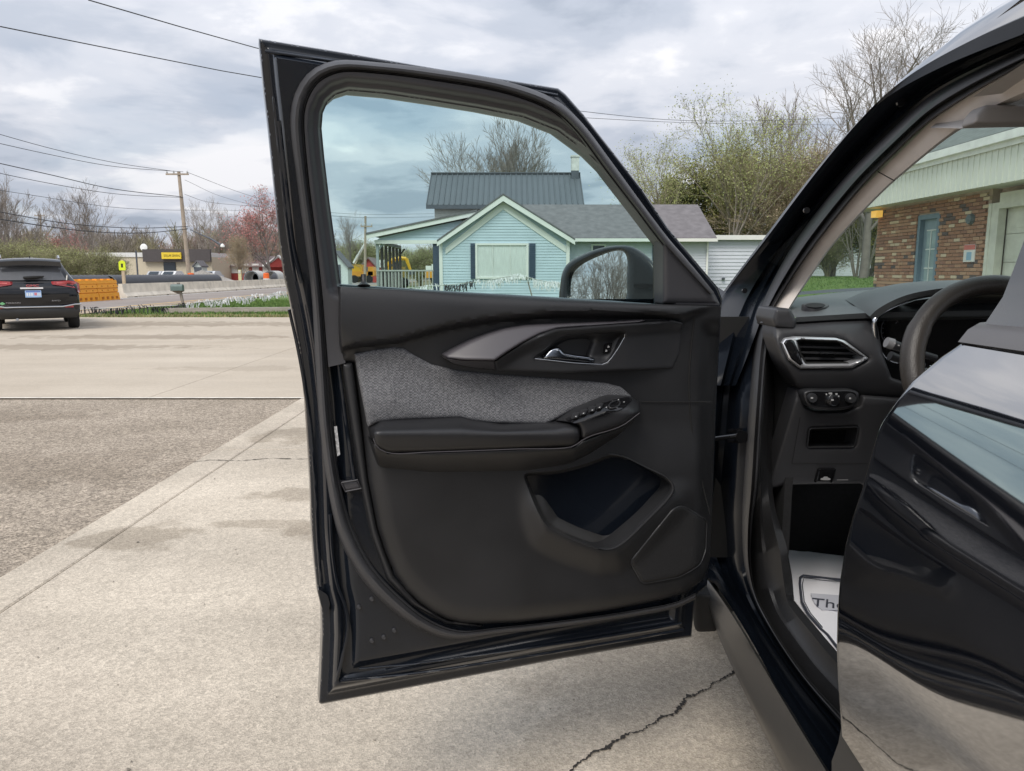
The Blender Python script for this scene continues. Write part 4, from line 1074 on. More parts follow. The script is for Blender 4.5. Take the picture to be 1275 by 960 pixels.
# ================================================================== trees
def grow(seed, H, r0, stems=1, levels=4, kids_n=(8, 6, 5, 4), spread=0.75, up=0.25, first=0.25, lenf=0.62, wob=0.16, tw=.008, st=(.12, .34)):
    """bare branching skeleton: arrays of segments (p0, p1, r0, r1, level)"""
    rg = np.random.default_rng(seed); S = []
    stack = []
    for k in range(stems):
        a = rg.uniform(0, 6.28); t = 0.0 if stems == 1 else rg.uniform(*st)
        d = np.array([math.sin(t)*math.cos(a), math.sin(t)*math.sin(a), math.cos(t)])
        stack.append((np.array([math.cos(a), math.sin(a), 0]) * (0 if stems == 1 else r0*1.2), d, H * (1 if stems == 1 else rg.uniform(.75, 1)) * .62, r0 * (1 if stems == 1 else .75), 0))
    while stack:
        p, d, L, r, lv = stack.pop()
        ns = (7, 5, 4, 3, 2)[min(lv, 4)]
        pts = [p]; dirs = []
        for i in range(ns):
            d = d + rg.normal(0, wob, 3) * (0.5 if lv == 0 else 1) + np.array([0, 0, up * (.25 if lv else .1)])
            d /= np.linalg.norm(d); pts.append(pts[-1] + d * L / ns); dirs.append(d)
        tip = r * (.35 if lv < levels else .5)
        rad = [r + (tip - r) * i / ns for i in range(ns + 1)]
        for i in range(ns): S.append((pts[i], pts[i+1], rad[i], rad[i+1], lv))
        if lv < levels:
            n = kids_n[min(lv, len(kids_n)-1)]
            n = max(2, int(n + rg.integers(-1, 2)))
            az = rg.uniform(0, 6.28)
            for c in range(n):
                f = (first if lv == 0 else .2) + (1 - (first if lv == 0 else .2)) * (c + rg.uniform(.1, .9)) / n
                i = min(ns - 1, int(f * ns)); q = pts[i] + (pts[i+1] - pts[i]) * (f*ns - i)
                az += 2.4 + rg.uniform(-.5, .5)
                t = spread * rg.uniform(.6, 1.25) * (1.05 - .35*f)
                dd = dirs[i]; u = np.cross(dd, [0.3, .2, 1] if abs(dd[2]) < .9 else [1, 0, 0]); u /= np.linalg.norm(u); w = np.cross(dd, u)
                nd_ = dd*math.cos(t) + (u*math.cos(az) + w*math.sin(az))*math.sin(t)
                rr = rad[i] * rg.uniform(.45, .65)
                stack.append((q, nd_, L * lenf * rg.uniform(.7, 1.15) * (1.15 - .5*f), max(rr, tw), lv + 1))
    return S
def seg_mesh(S, k=3):
    n = len(S)
    if n == 0: return np.zeros((0, 3)), []
    A = np.array([s[0] for s in S]); B = np.array([s[1] for s in S]); ra = np.array([s[2] for s in S]); rb = np.array([s[3] for s in S])
    D = B - A; D /= np.linalg.norm(D, axis=1)[:, None] + 1e-9
    ref = np.where(np.abs(D[:, 2:3]) < .9, np.array([[0, 0, 1.0]]), np.array([[1.0, 0, 0]]))
    U = np.cross(D, ref); U /= np.linalg.norm(U, axis=1)[:, None]; W_ = np.cross(D, U)
    V = np.zeros((n, 2*k, 3))
    for j in range(k):
        t = 2*math.pi*j/k; o = U*math.cos(t) + W_*math.sin(t)
        V[:, j] = A + o*ra[:, None]; V[:, k+j] = B + o*rb[:, None]
    base = np.arange(n)[:, None] * 2*k
    F = np.concatenate([base + np.array([[j, (j+1) % k, k + (j+1) % k, k+j]]) for j in range(k)])
    return V.reshape(-1, 3), F
def leaf_mesh(S, lv, per, size, seed, jit=.25):
    rg = np.random.default_rng(seed)
    T = np.array([s[1] for s in S if s[4] >= lv])
    P = np.repeat(T, per, axis=0) + rg.normal(0, jit, (len(T)*per, 3))
    n = len(P); a = rg.normal(0, 1, (n, 3)); a /= np.linalg.norm(a, axis=1)[:, None]
    b = np.cross(a, rg.normal(0, 1, (n, 3))); b /= np.linalg.norm(b, axis=1)[:, None]
    s = size * rg.uniform(.5, 1.3, (n, 1))
    V = np.stack([P - a*s, P + b*s*.6, P + a*s, P - b*s*.6], 1).reshape(-1, 3)
    F = np.arange(n)[:, None]*4 + np.array([[0, 1, 2, 3]])
    return V, F
M_bark = mat("grey_bark", (.30, .265, .225), .9, var=.25, scale=3)  # bark and twig tones lightened; distance haze put into the colours
M_bark2 = mat("dark_bark", (.20, .175, .16), .9, var=.25, scale=3)
M_twig = mat("brown_twig", (.27, .235, .205), .9, var=.2)
M_bud = mat("yellow_green_bud", (.38, .42, .16), .8, var=.35, scale=1)
M_red = mat("red_bud", (.52, .22, .20), .8, var=.35, scale=1)
M_ever = mat("olive_foliage", (.22, .22, .055), .8, var=.5, scale=.8)
M_dark = mat("dark_evergreen", (.09, .11, .04), .8, var=.4, scale=1)
M_tan = mat("tan_catkins", (.38, .31, .21), .85, var=.3, scale=1)
M_olive = mat("olive_twigs", (.30, .275, .17), .85, var=.4, scale=.6)
M_leaf = mat("fresh_leaf", (.16, .24, .07), .8, var=.35, scale=1)
TREES = {}
def tree_kind(key, S, m_tr, m_tw, leaf=None, thick=1):
    """root at the origin, parts trunk and crown"""
    TREES[key] = (S, m_tr, m_tw, leaf, thick)
BUILT = {}
def place_tree(key, px, Y, ytop, label, name="bare_tree", cat="tree", group=None, rz=None, wf=1.0, x=None, h=None):
    S, m_tr, m_tw, leaf, thick = TREES[key]
    x_p = X(px, 340, Y) if x is None else x; loc = (x_p, Y, lawn_z(x_p, Y) - .05)
    Hm = max(max(s[1][2] for s in S), .1)
    H = h if h else (340 - ytop) / (FPX / Y) + CAMH
    sc = H / Hm
    if rz is None: rz = (px * 1.7 + Y) % 6.28
    if key in BUILT:
        r = dup(BUILT[key], loc, rz, label, (sc*wf, sc*wf, sc))
        r.name = name
    else:
        r = thing(name, (0, 0, 0), label, cat)
        V, F = seg_mesh([s for s in S if s[4] <= thick], 6); finish("trunk", V, F, m_tr, r, smooth=60)
        V, F = seg_mesh([s for s in S if s[4] > thick], 3); n0 = len(F)
        mi = None
        if leaf:
            Vs, Fs, mi = [V], [F], [0]*len(F)
            off = len(V)
            for li, (mm, lv, per, size, jit) in enumerate(leaf):
                v2, f2 = leaf_mesh(S, lv, per, size, 7 + li, jit); Vs.append(v2); Fs.append(f2 + off); off += len(v2); mi += [li+1]*len(f2)
            V = np.concatenate(Vs); F = [tuple(q) for a in Fs for q in a]
        c = finish("crown", V, F, m_tw, r)
        if leaf:
            for l_ in leaf: c.data.materials.append(l_[0])
            c.data.polygons.foreach_set('material_index', mi)
        BUILT[key] = r; CH[r.name] = [(c_, kids(c_)) for c_ in kids(r)]
        r.name = name
        CH[r.name] = [(c_, []) for c_ in kids(r)]
        r.location = loc; r.rotation_euler = (0, 0, rz); r.scale = (sc*wf, sc*wf, sc)
    if group: r['group'] = group
    return r
tree_kind("broad", grow(11, 12, .11, 5, 4, (8, 6, 4, 3), .50, .34, .22, tw=.010), M_bark2, M_twig)
tree_kind("dome", grow(19, 12, .09, 12, 4, (7, 6, 4, 3), .50, .28, .3, wob=.10, tw=.010, st=(.0, .48)), M_bark2, M_twig)
tree_kind("tall", grow(23, 12, .11, 4, 4, (8, 6, 4, 3), .46, .40, .3, tw=.010), M_bark, M_twig)
tree_kind("big", grow(37, 12, .19, 1, 4, (12, 8, 6, 5), .75, .20, .22, .66, wob=.10, tw=.007), M_bark2, M_twig)
tree_kind("bud", grow(41, 12, .14, 2, 4, (9, 6, 4, 3), .72, .24, .28, wob=.12, tw=.009), M_bark, M_olive, [(M_bud, 4, 3, .042, .32)])
tree_kind("red", grow(53, 10, .15, 1, 4, (13, 8, 6, 4), .70, .30, .14, .66, tw=.009), M_bark2, M_twig, [(M_red, 4, 1, .075, .25)])
tree_kind("ever", grow(61, 8, .13, 3, 4, (10, 8, 5, 3), .80, .24, .05, .55, tw=.009), M_bark, M_olive, [(M_ever, 3, 2, .060, .34), (M_dark, 3, 1, .05, .3)])
tree_kind("cedar", grow(67, 6, .10, 1, 3, (24, 9, 5), 1.15, .05, .04, .32), M_bark, M_dark, [(M_dark, 2, 5, .06, .16), (M_ever, 2, 2, .06, .16)])
tree_kind("tan", grow(71, 6, .06, 5, 4, (8, 7, 5, 3), .6, .30, .1, tw=.008), M_bark, M_tan, [(M_tan, 4, 1, .030, .2)])
tree_kind("bush", grow(83, 3, .03, 9, 3, (8, 7, 6), .75, .30, .05, tw=.006), M_olive, M_olive, [(M_olive, 3, 1, .022, .15), (M_bud, 3, 1, .020, .15)])
# left
place_tree("tall", 112, 76, 222, "tall bare tree standing left of the tan store, above the orange barriers", "bare_tree", rz=1.0, wf=1.1)
place_tree("tall", 22, 70, 212, "tall bare tree right above the dark parked car's roof", "bare_tree", rz=2.6)
place_tree("broad", -14, 66, 208, "bare tree cut by the left edge of the photo", "bare_tree", rz=.3)
place_tree("broad", 262, 128, 242, "dark bare tree just right of the utility pole", "bare_tree", rz=2.0, wf=.8)
place_tree("broad", 288, 132, 254, "dark bare tree between the utility pole and the red maple", "bare_tree", rz=4.0, wf=.7)
place_tree("red", 338, 104, 232, "red-budding maple beside the open door's rear edge", "maple_tree", rz=.5, wf=1.2)
place_tree("red", 318, 116, 262, "smaller red-budding maple behind the long red building", "maple_tree", rz=2.5)
place_tree("tan", 299, 98, 290, "small tan bare tree in front of the long red building", "bare_tree", rz=2.5, wf=.8)
place_tree("red", 95, 110, 276, "low reddish tree behind the tall bare tree on the left", "maple_tree", rz=1.5)
k = 0
for (px, Y, yt, lab) in ((62, 56, 307, "olive bush right behind the dark car's roof"), (82, 58, 304, "olive bush between the dark car and the tall bare tree"), (100, 57, 311, "olive bush under the tall bare tree"), (121, 59, 306, "olive bush right of the tall bare tree's trunk"), (138, 60, 313, "olive bush at the left end of the tan store wall"),
                         (20, 60, 300, "olive bush left, over the parked car"), (-20, 58, 296, "olive bush at the photo's left edge"), (42, 64, 296, "taller olive bush behind the parked car's roof middle")):
    place_tree("bush", px, Y, yt, lab, "bush", "bush", "olive bushes on the left", wf=1.25)
# through the door glass
place_tree("big", 437, 92, 261, "round-crowned bare tree seen through the door glass, left of the small pole", "bare_tree", rz=1.0, wf=.62)
place_tree("dome", 627, 62, 146, "wide bare tree rising behind the grey metal roof", "bare_tree", rz=.8, wf=1.0)
place_tree("bud", 766, 84, 236, "small budding tree peeking over the house roof's right side", "budding_tree", rz=.8)
for (px, Y, yt, lab) in ((424, 104, 308, "olive bush left of the crane truck"), (447, 106, 296, "olive bush above the crane truck"), (470, 107, 302, "olive bush between truck and porch"), (523, 72, 306, "green-olive bush behind the porch, nearest the blue wall"), (540, 74, 304, "green-olive bush behind the porch corner post"), (500, 80, 310, "olive bush above the excavator")):
    place_tree("bush", px, Y, yt, lab, "bush", "bush", "olive bushes behind the porch", wf=1.3)
# right
place_tree("bud", 850, 53, 158, "budding tree over the house's right roof end, left one of three", "budding_tree", rz=3.3, wf=.95)
place_tree("bud", 893, 51, 150, "budding tree in the middle of three behind the white shed", "budding_tree", rz=.4, wf=.9)
place_tree("bud", 925, 54, 144, "budding tree of three nearest the car's pillar", "budding_tree", rz=5.0)
place_tree("ever", 905, 60, 206, "dense olive-yellow tree behind the white shed", "leafy_tree", "tree", rz=1.0, wf=1.15)
place_tree("cedar", 834, 58, 229, "small dark cedar at the end of the house roof", "cedar_tree", rz=1.0)
place_tree("tan", 968, 52, 208, "tan-tinted bush-like tree against the car's pillar", "bare_tree", rz=1.0, wf=1.25)
place_tree("tan", 1000, 54, 196, "tan-tinted tree half hidden by the car's pillar", "bare_tree", rz=3.0, wf=1.2)
place_tree("tall", 985, 58, 128, "slim bare tree left of the big bare tree", "bare_tree", rz=2.0)
place_tree("big", 1075, 40, 52, "big dark bare tree behind the car's windshield pillar", "bare_tree", rz=2.3, wf=1.05)
place_tree("big", 1180, 46, 30, "big bare tree behind the brick building's roof", "bare_tree", rz=4.4, wf=1.0)
place_tree("tall", 1066, 45, 190, "tree trunk group on the lawn seen through the windshield", "bare_tree", rz=.4, wf=.9)
place_tree("bush", 1030, 47, 296, "small fresh green bush before the white shed wall", "bush", "bush", rz=1.0)
place_tree("ever", 1085, 52, 240, "dark leafy tree beside the brick wall's far corner", "leafy_tree", "tree", rz=2.0)
place_tree("ever", 1035, 54, 236, "leafy tree over the white shed roof, seen through the windshield", "leafy_tree", "tree", rz=5.0, wf=1.2)
place_tree("tall", 1078, 44.5, 180, "thin trunked tree touching the brick corner on the lawn", "bare_tree", rz=2.2, wf=.9)
# trees off to the left, seen in the door mirror
for (x_, y_, h_, key, lab) in ((-52, 5.5, 9.5, "broad", "bare tree reflected in the middle of the door mirror"), (-50, 1.5, 9.0, "big", "bare tree reflected at the right of the door mirror"), (-56, 9.5, 9.5, "big", "bare tree reflected at the left of the door mirror"), (-66, 5.0, 11.0, "tall", "farther bare tree reflected in the door mirror")):
    place_tree(key, 0, y_, 0, lab, "bare_tree", x=x_, h=h_, rz=x_ % 6.28)
# far woods: one mass
Sw = grow(97, 9, .09, 2, 3, (7, 6, 3), .5, .42, .2, tw=.022)
Vw, Fw = seg_mesh(Sw, 3); Fw = np.array(Fw)
rg = np.random.default_rng(4); Vs, Fs, mi = [], [], []; off = 0
def wood(x0, x1, y0, y1, n, h0, h1):
    global off
    for i in range(n):
        a = rg.uniform(0, 6.28); s = rg.uniform(h0, h1) / 10.5; c_, s_ = math.cos(a)*s, math.sin(a)*s
        p = np.array([rg.uniform(x0, x1), rg.uniform(y0, y1), -.1])
        w = np.stack([Vw[:, 0]*c_ - Vw[:, 1]*s_, Vw[:, 0]*s_ + Vw[:, 1]*c_, Vw[:, 2]*s], 1) * np.array([1.15, 1.15, 1]) + p
        Vs.append(w); Fs.append(Fw + off); off += len(w); mi.extend([int(rg.choice([0, 1, 2, 3], p=[.42, .25, .2, .13]))] * len(Fw))
wood(-150, -36, 128, 175, 250, 10, 15.5)
wood(-42, 8, 120, 160, 40, 7, 11)
wood(12, 90, 85, 120, 60, 8, 13)
V = np.concatenate(Vs); F = np.concatenate(Fs)
me = bpy.data.meshes.new("woodland"); me.from_pydata(V.tolist(), [], F.tolist()); me.update()
for m_ in (M_twig, M_bark, M_olive, mat("pinkish_twig", (.36, .27, .235), .9)): me.materials.append(m_)
me.polygons.foreach_set('material_index', mi)
o = bpy.data.objects.new("woodland", me); COL.objects.link(o); tag(o, "haze-coloured bare woods along the horizon", kind='stuff')
# ================================================================== the near car: open front door
M_paint = mat("black_car_paint", (.006, .007, .010), .04, var=.1, scale=2, ior=3.8, coat=1.0)
M_jamb = mat("black_jamb_paint", (.009, .012, .018), .20, var=.2, scale=5, coat=.3, rvar=.05, ior=1.42)
M_rub = mat("rubber_seal", (.050, .050, .054), .50, var=.15, scale=20, rvar=.08)
M_plas = mat("black_grained_plastic", (.0195, .0198, .0215), .42, var=.16, scale=9, bump=.10, bscale=900, rvar=.05)
M_plas2 = mat("charcoal_plastic", (.027, .0275, .030), .42, var=.08, scale=9, bump=.06, bscale=900)
M_soft = mat("soft_touch_plastic", (.021, .0213, .0235), .38, var=.08, scale=12, bump=.05, bscale=700, rvar=.04)
M_satin = mat("satin_grey_trim", (.078, .073, .081), .42, metal=.0, var=.05, scale=6)
M_satin2 = mat("dark_satin_trim", (.07, .068, .074), .38, var=.05, scale=6)
M_gloss = mat("piano_black", (.008, .008, .009), .06, var=.0)
M_chrome = mat("chrome", (.75, .76, .78), .08, metal=1.0, var=.03)
M_brush = mat("satin_chrome", (.55, .56, .58), .22, metal=1.0, var=.03)
M_void = mat("dark_cavity", (.008, .008, .008), .8)
M_frame = mat("window_frame_plastic", (.070, .070, .077), .42, var=.08, scale=9)
M_mark = mat("white_symbol", (.42, .42, .42), .6)
M_doorgl = glass_mat("teal_tinted_glass", (.78, .955, .925), 1.38)
# woven fabric
M_fabric, _t, _b = new_mat("grey_woven_fabric")
_c2 = nd(_t, 'ShaderNodeTexCoord'); _mp = nd(_t, 'ShaderNodeMapping'); _mp.inputs['Rotation'].default_value = (0, 0, .33); _t.links.new(_c2.outputs['Object'], _mp.inputs[0])
_mp.inputs['Scale'].default_value = (1, .02, 1)
_ck = nd(_t, 'ShaderNodeTexChecker'); _ck.inputs['Scale'].default_value = 400; _ck.inputs['Color1'].default_value = (.74, .74, .74, 1); _ck.inputs['Color2'].default_value = (1.26, 1.26, 1.26, 1); _t.links.new(_mp.outputs[0], _ck.inputs['Vector'])
_v = nd(_t, 'ShaderNodeTexVoronoi'); _v.inputs['Scale'].default_value = 460; _v.inputs['Randomness'].default_value = .2; _t.links.new(_mp.outputs[0], _v.inputs['Vector'])
_sc = nd(_t, 'ShaderNodeSeparateColor'); _t.links.new(_v.outputs['Color'], _sc.inputs[0])
_cr = nd(_t, 'ShaderNodeValToRGB'); _cr.color_ramp.elements[0].color = (.095, .096, .103, 1); _cr.color_ramp.elements[1].color = (.195, .196, .205, 1); _cr.color_ramp.elements[0].position = .05
_t.links.new(_sc.outputs[0], _cr.inputs[0]); _vm = nd(_t, 'ShaderNodeVectorMath', operation='MULTIPLY'); _t.links.new(_cr.outputs[0], _vm.inputs[0]); _t.links.new(_ck.outputs['Color'], _vm.inputs[1]); _t.links.new(_vm.outputs[0], _b.inputs['Base Color']); _b.inputs['Roughness'].default_value = .95
_bp = nd(_t, 'ShaderNodeBump'); _bp.inputs['Strength'].default_value = .5; _bp.inputs['Distance'].default_value = .002; _t.links.new(_v.outputs['Distance'], _bp.inputs['Height']); _t.links.new(_bp.outputs[0], _b.inputs['Normal'])

car = thing("car", (.95, 1.0, 0), "black SUV right beside the camera with its front door swung wide open", "car")
DA, DB = np.array([.44, 1.673]), np.array([-.386, 1.386])
dn = np.array([-(DB-DA)[1], (DB-DA)[0]]); dn = np.array([dn[0], dn[1], 0]) / np.linalg.norm(dn)
if dn[1] > 0: dn = -dn
D0 = np.array([DA[0], DA[1], 0])
def tumble(z): return .30 * .06 * np.logaddexp(0, (z - 1.14) / .06)
def door(x, y, d):
    r = ray(x, y); d = np.asarray(d, float); base = np.dot(D0 - CAM, dn); den = r @ dn
    t = (base + d) / den
    for _ in range(10):
        z = CAMH + r[..., 2] * t
        t = (base + d + tumble(z)) / den
    return CAM + r * t[..., None]
def dpt(pts, d):
    a = np.array(pts, float); return door(a[:, 0], a[:, 1], np.full(len(a), d) if np.isscalar(d) else np.array(d))
SIL = [(322,48),(420,64),(535,84),(640,101),(695,110),(704,117),(727,143),(760,185),(800,236),(831,283),(871,331),(893,357),(899,372),(897,400),(893,480),(890,560),(887,640),(884,700),(880,730),(866,742),(863,765),(861,793),(800,803),(700,820),(600,839),(500,858),(400,877),(397,875),(399,840),(401,790),(400,757),(395,737),(391,700),(388,660),(386,600),(384,560),(380,500),(373,440),(366,400),(359,365),(354,345),(348,300),(342,240),(334,160),(328,110)]
GLASS = poly_px(round_px([(424,353.5),(411,256),(401,172),(399,109),(480,117.5),(596,135),(659,147),(733,192),(772,231),(800,261.5),(823.5,291),(823.5,378.5),(714,371.5),(557,362.5)], 34), 5, smooth=False)
GLASS = poly_px([(424,353.5),(419,315),(411,256),(404,197),(400.5,160),(402,141),(408,127),(418,118),(434,113),(480,117),(540,126),(596,135),(651,146),(694,163),(733,192),(772,231),(800,261.5),(823.5,291),(823.5,335),(823.5,378.5),(770,375),(714,371.5),(640,367),(557,362.5),(490,358)], 5, smooth=False)
sil = poly_px(SIL, 7, smooth=False)
def h_shell(P, db):
    low = sstep(P[:, 1], 330, 420)
    return .010*bowl(db, 3) + .040*sstep(db, 9, 20) - .010*sstep(db, 22, 30)*low + .012*sstep(db, 36, 46)*low
shell = patch("front_door", sil, door, h_shell, M_jamb, car, 7, holes=[GLASS], back=-dn*.035, smooth=50, rings_at=(1, 2, 3.5, 8, 10, 12, 14.5, 17, 20, 23, 26, 30, 35, 38, 41, 44, 47))
def h_skin(P, db): return -.04 - .05*bowl(db, 120)*sstep(P[:, 1], 372, 420)
skinout = [p for p in SIL if p[1] >= 372] + [(361, 373)]
skinout = [(899,372),(897,400),(893,480),(890,560),(887,640),(884,700),(880,730),(864,742),(861,792),(700,819),(500,857),(400,876),(397,874),(401,790),(400,757),(391,700),(386,600),(380,500),(366,400),(361,373)]
patch("outer_skin", poly_px(skinout, 10, smooth=False), door, h_skin, M_paint, shell, 12, smooth=50)
# pressed ridges of the door sheet
def ridge(pts, d, r, name, m, k=6, par=None):
    b = MB(); b.tube(dpt(resample(spl(pts, step=6), step=8) if len(pts) > 2 else pts, d), r, k); return b.build(name, m, par or shell, smooth=60)
ridge([(447,833),(520,826),(600,815),(700,801),(800,785),(848,776)], .052, .0028, "pressed_ridge", M_jamb)
ridge([(424,848),(520,838),(640,820),(760,800),(850,784)], .050, .0035, "pressed_ridge", M_jamb)
ridge([(411,640),(414,690),(420,728),(430,755),(433,780),(428,810),(420,845)], .050, .004, "pressed_ridge", M_jamb)
ridge([(360,385),(372,440),(385,520),(392,600),(396,680),(400,730)], .020, .003, "flange_fold", M_jamb)
ridge([(347,150),(356,230),(366,310),(376,352)], .052, .004, "pressed_ridge", M_jamb)
ridge([(341,120),(350,210),(360,300),(368,350)], .050, .003, "pressed_ridge", M_jamb)
ridge([(330,64),(420,77),(535,94),(640,109),(694,119)], .040, .003, "flange_fold", M_jamb)
patch("corner_gusset", round_px([(396,733),(408,741),(411,752),(408,765),(401,758)], 3), door, lambda P, db: .022 + 0*db, M_jamb, shell, 5, back=-dn*.02)
b = MB()
for (x, y) in ((463,798),(478,793.5),(491,785),(463,746),(447,756)):
    c = dpt([(x, y)], .055)[0]; b.tube([c - dn*.003, c + dn*.004], [.0045, .003], 8)
b.build("rivets", M_rub, shell, kind='stuff')
# weather seal
so = [(866,746),(843,757),(799,766),(711,779.5),(620,790),(560,796),(521,783),(478,752),(446,716),(424,675),(414,640),(404,580),(398,527),(394,470),(391,420),(387,360),(378,290),(368,215),(361,150),(364,125),(371,107),(380,94),(392,84),(417,75),(470,77.5),(535,85),(633,102),(692,124),(723,151),(762,202),(800,254),(835,300),(868,338),(889,364)]
si = [(866,738),(843,749),(799,758),(711,771),(620,781),(572,785),(536,772),(497,741),(465,706),(443,665),(432,635),(420,580),(413,527),(409,470),(406,420),(401,360),(393,290),(384,215),(379,150),(381,133),(387,117),(396,104),(410,95),(428,90),(475,92.5),(535,100),(633,118),(688,140),(716,165),(752,213),(790,262),(826,309),(860,346),(882,368)]
so, si = spl(so, n=160), spl(si, n=160)
cur = []
for f, d in ((0, .040), (.03, .056), (.15, .070), (.35, .080), (.55, .080), (.72, .072), (.80, .066), (.86, .069), (.95, .066), (1.0, .050)):
    cur.append(dpt(so*(1-f) + si*f, d))
loft("door_seal", cur, M_rub, shell, n=160, smooth=60)
# inner window frame between seal and glass
wf = [(409,457),(406,420),(401,360),(393,290),(384,215),(379,150),(381,133),(387,117),(396,104),(410,95),(428,90),(475,92.5),(535,100),(633,118),(688,140),(716,165),(752,213),(790,262),(826,309),(860,346),(884,370),(897,380)]
gl_rev = [(823,378.5),(823,335),(823,291),(800,261.5),(772,231),(733,192),(694,163),(651,146),(596,135),(540,126),(480,117),(434,113),(418,118),(408,127),(402,141),(400.5,160),(404,197),(411,256),(419,315),(424,353.5),(427,400),(430,452)]
def h_wf(P, db):
    g = bdist(P, GLASS)
    return .022 + .030*sstep(g, 1, 6) + .018*sstep(g, 8, 19)
patch("window_frame", poly_px(list(spl(wf, step=8)) + gl_rev, 6, smooth=False), door, h_wf, M_frame, shell, 5, back=-dn*.03, smooth=50, rings_at=(1, 2.2, 3.5, 5, 7, 9, 11, 13, 15, 17))
patch("window_glass", poly_px([(422,356),(398,160),(399,132),(414,114),(434,110),(540,123),(651,143),(696,160),(735,190),(804,262),(828,291),(828,381),(640,370)], 14, smooth=False), door, lambda P, db: 0*db + .012, M_doorgl, shell, 30)
patch("sail_panel", round_px([(824,288),(850,317),(872,343),(890,366),(897,380),(824,379)], 3), door, lambda P, db: .058 + .016*bowl(db, 7), M_frame, shell, 5, back=-dn*.03, smooth=50)
# trim panel
def sill_y(x): return 357 + (x - 424)*.051
CX = [424,443,498,557,616,694,812,851,871,897]; CY = [432,425,419,403,393,387,388,391,384,380]
_lip = np.array([(655,600),(669,637),(682,658),(713,673),(748,685),(765,684),(778,675),(807,648),(837,617),(840,606)], float)
def dist_line(P, L):
    d = np.full(len(P), 1e9)
    for p, q in zip(L[:-1], L[1:]):
        v = q - p; t = np.clip(((P-p) @ v)/np.dot(v, v), 0, 1); d = np.minimum(d, np.linalg.norm(P-p-t[:, None]*v, axis=1))
    return d
PANEL = [(424,357),(500,361),(600,366),(714,373),(823,379.5),(897,381),(893,470),(889,556),(886,634),(884.6,690),(881,708),(873.6,723),(852,739),(821,748),(755,761),(692,770),(645,775.6),(600,777),(575,775.5),(557,771),(540,763),(522,750),(506,735),(492,716),(480,688),(470,657),(459,600),(449,520),(440,452),(425,451)]
_po = np.array(PANEL, float)
def h_panel(P, db=None):
    x, y = P[:, 0], P[:, 1]
    dbo = bdist(P, _po)
    yc = np.interp(x, CX, CY); tt = np.clip((yc - y)/np.maximum(yc - sill_y(x), 1), 0, 1)
    roll = np.where(y <= yc, np.sqrt(np.maximum(0, 1 - .92*tt**2.0)), 1 - sstep(y - yc, 0, 9))
    h = .082 + .030*roll*(1 - sstep(x, 835, 892))
    low = sstep(y, 520, 590)
    h = h + .012*low
    h = h - .030*(1 - bowl(dbo, 24))*sstep(y, 400, 470)
    h = h + .026*(1 - sstep(dist_line(P, _lip), 0, 34))*sstep(x, 640, 680)*sstep(y, 590, 640)
    # edge beside the hinge steps back
    h = h - .02*sstep(x, 868, 884)*sstep(y, 395, 420)
    return h
POCK = poly_px(round_px([(649.5,588.5),(658,610),(668,635),(681,658),(713,673),(757,689),(806.6,647.5),(844,606),(806.6,583),(768,562),(733.7,576),(702.5,585),(675,588)], 17, 3), 3.5, smooth=False)
patch("trim_panel", poly_px(PANEL, 5, smooth=False), door, h_panel, M_plas, shell, 4.0, holes=[POCK], back=-dn*.05, smooth=45, rings_at=(1, 2.2, 3.5, 5.5, 8, 11))
def h_pock(P, db):
    e = h_panel(P)
    x, y = P[:, 0], P[:, 1]
    right = sstep(x - (y - 600)*(-.12), 772, 792)         # the scooped right-hand end
    wall = 1 - np.clip((840 - x)/62, 0, 1)
    deep = e - .052*sstep(db, 0, 5) - .012*sstep(db, 10, 40)
    yl = np.interp(x, [748,765,777,807,837,840], [685,684,675,648,617,606])
    scoop = e - .001 - np.clip(.66*np.clip(838 - x, 0, 90)/540 + .78*np.clip(yl - y, 0, 90)/560, 0, .080)
    return deep*(1 - right) + scoop*right
patch("map_pocket", POCK, door, h_pock, mat("pocket_plastic", (.034, .033, .033), .42, var=.1, scale=9, ior=1.6), shell, 3, smooth=60)
ridge([(757,565.5),(775,568),(806.6,583),(827.5,593),(838,602),(839.5,609),(835.8,617)], .0955, .0016, "pocket_rim", M_plas2)
_lo = np.array([(829,594),(836,600),(839,608),(835.8,616.5),(806.6,648),(777.5,675.6),(766,682.5),(756,684.5),(744,683)], float); _li = _lo + np.array([(-2,1),(-4,1),(-5,0),(-5,-1.5),(-4,-3.5),(-3.5,-4),(-2,-4),(0,-3),(1,-1)], float)
_lo, _li = spl(_lo, n=50), spl(_li, n=50)
loft("pocket_lip", [dpt(_lo + (_lo-_li)*.25, .108), dpt(_lo, .1215), dpt(_lo*.6 + _li*.4, .1205), dpt(_li, .108)], M_plas2, shell, n=50, smooth=60)
ridge([(465,546),(468,555),(483,563.7),(538,562.8),(640,559.2),(714,555.8),(722.5,549.5),(735,543),(773,530.8),(796.5,514)], .152, .0008, "arm_seam_highlight", M_satin, 5)  # pale tube: the seam with its highlight put into the colour
ridge([(798,500),(840,500.5),(886,500.5)], .085, .0010, "panel_seam", M_void, 5)
ridge([(865,395),(860,440),(858,480),(862,540),(874,600),(884,640)], .083, .0016, "panel_seam", M_void, 5)
# left return of the panel
def h_ret(P, db): return .058 + .014*bowl(db, 6)
patch("panel_edge", poly_px([(425,452),(440,450),(449,520),(459,600),(470,657),(480,688),(492,718),(522,751),(557,772),(600,778),(600,781),(555,777),(512,753),(482,722),(462,668),(450,612),(437,530)], 5, smooth=False), door, h_ret, M_plas2, shell, 5, back=-dn*.03, smooth=50)
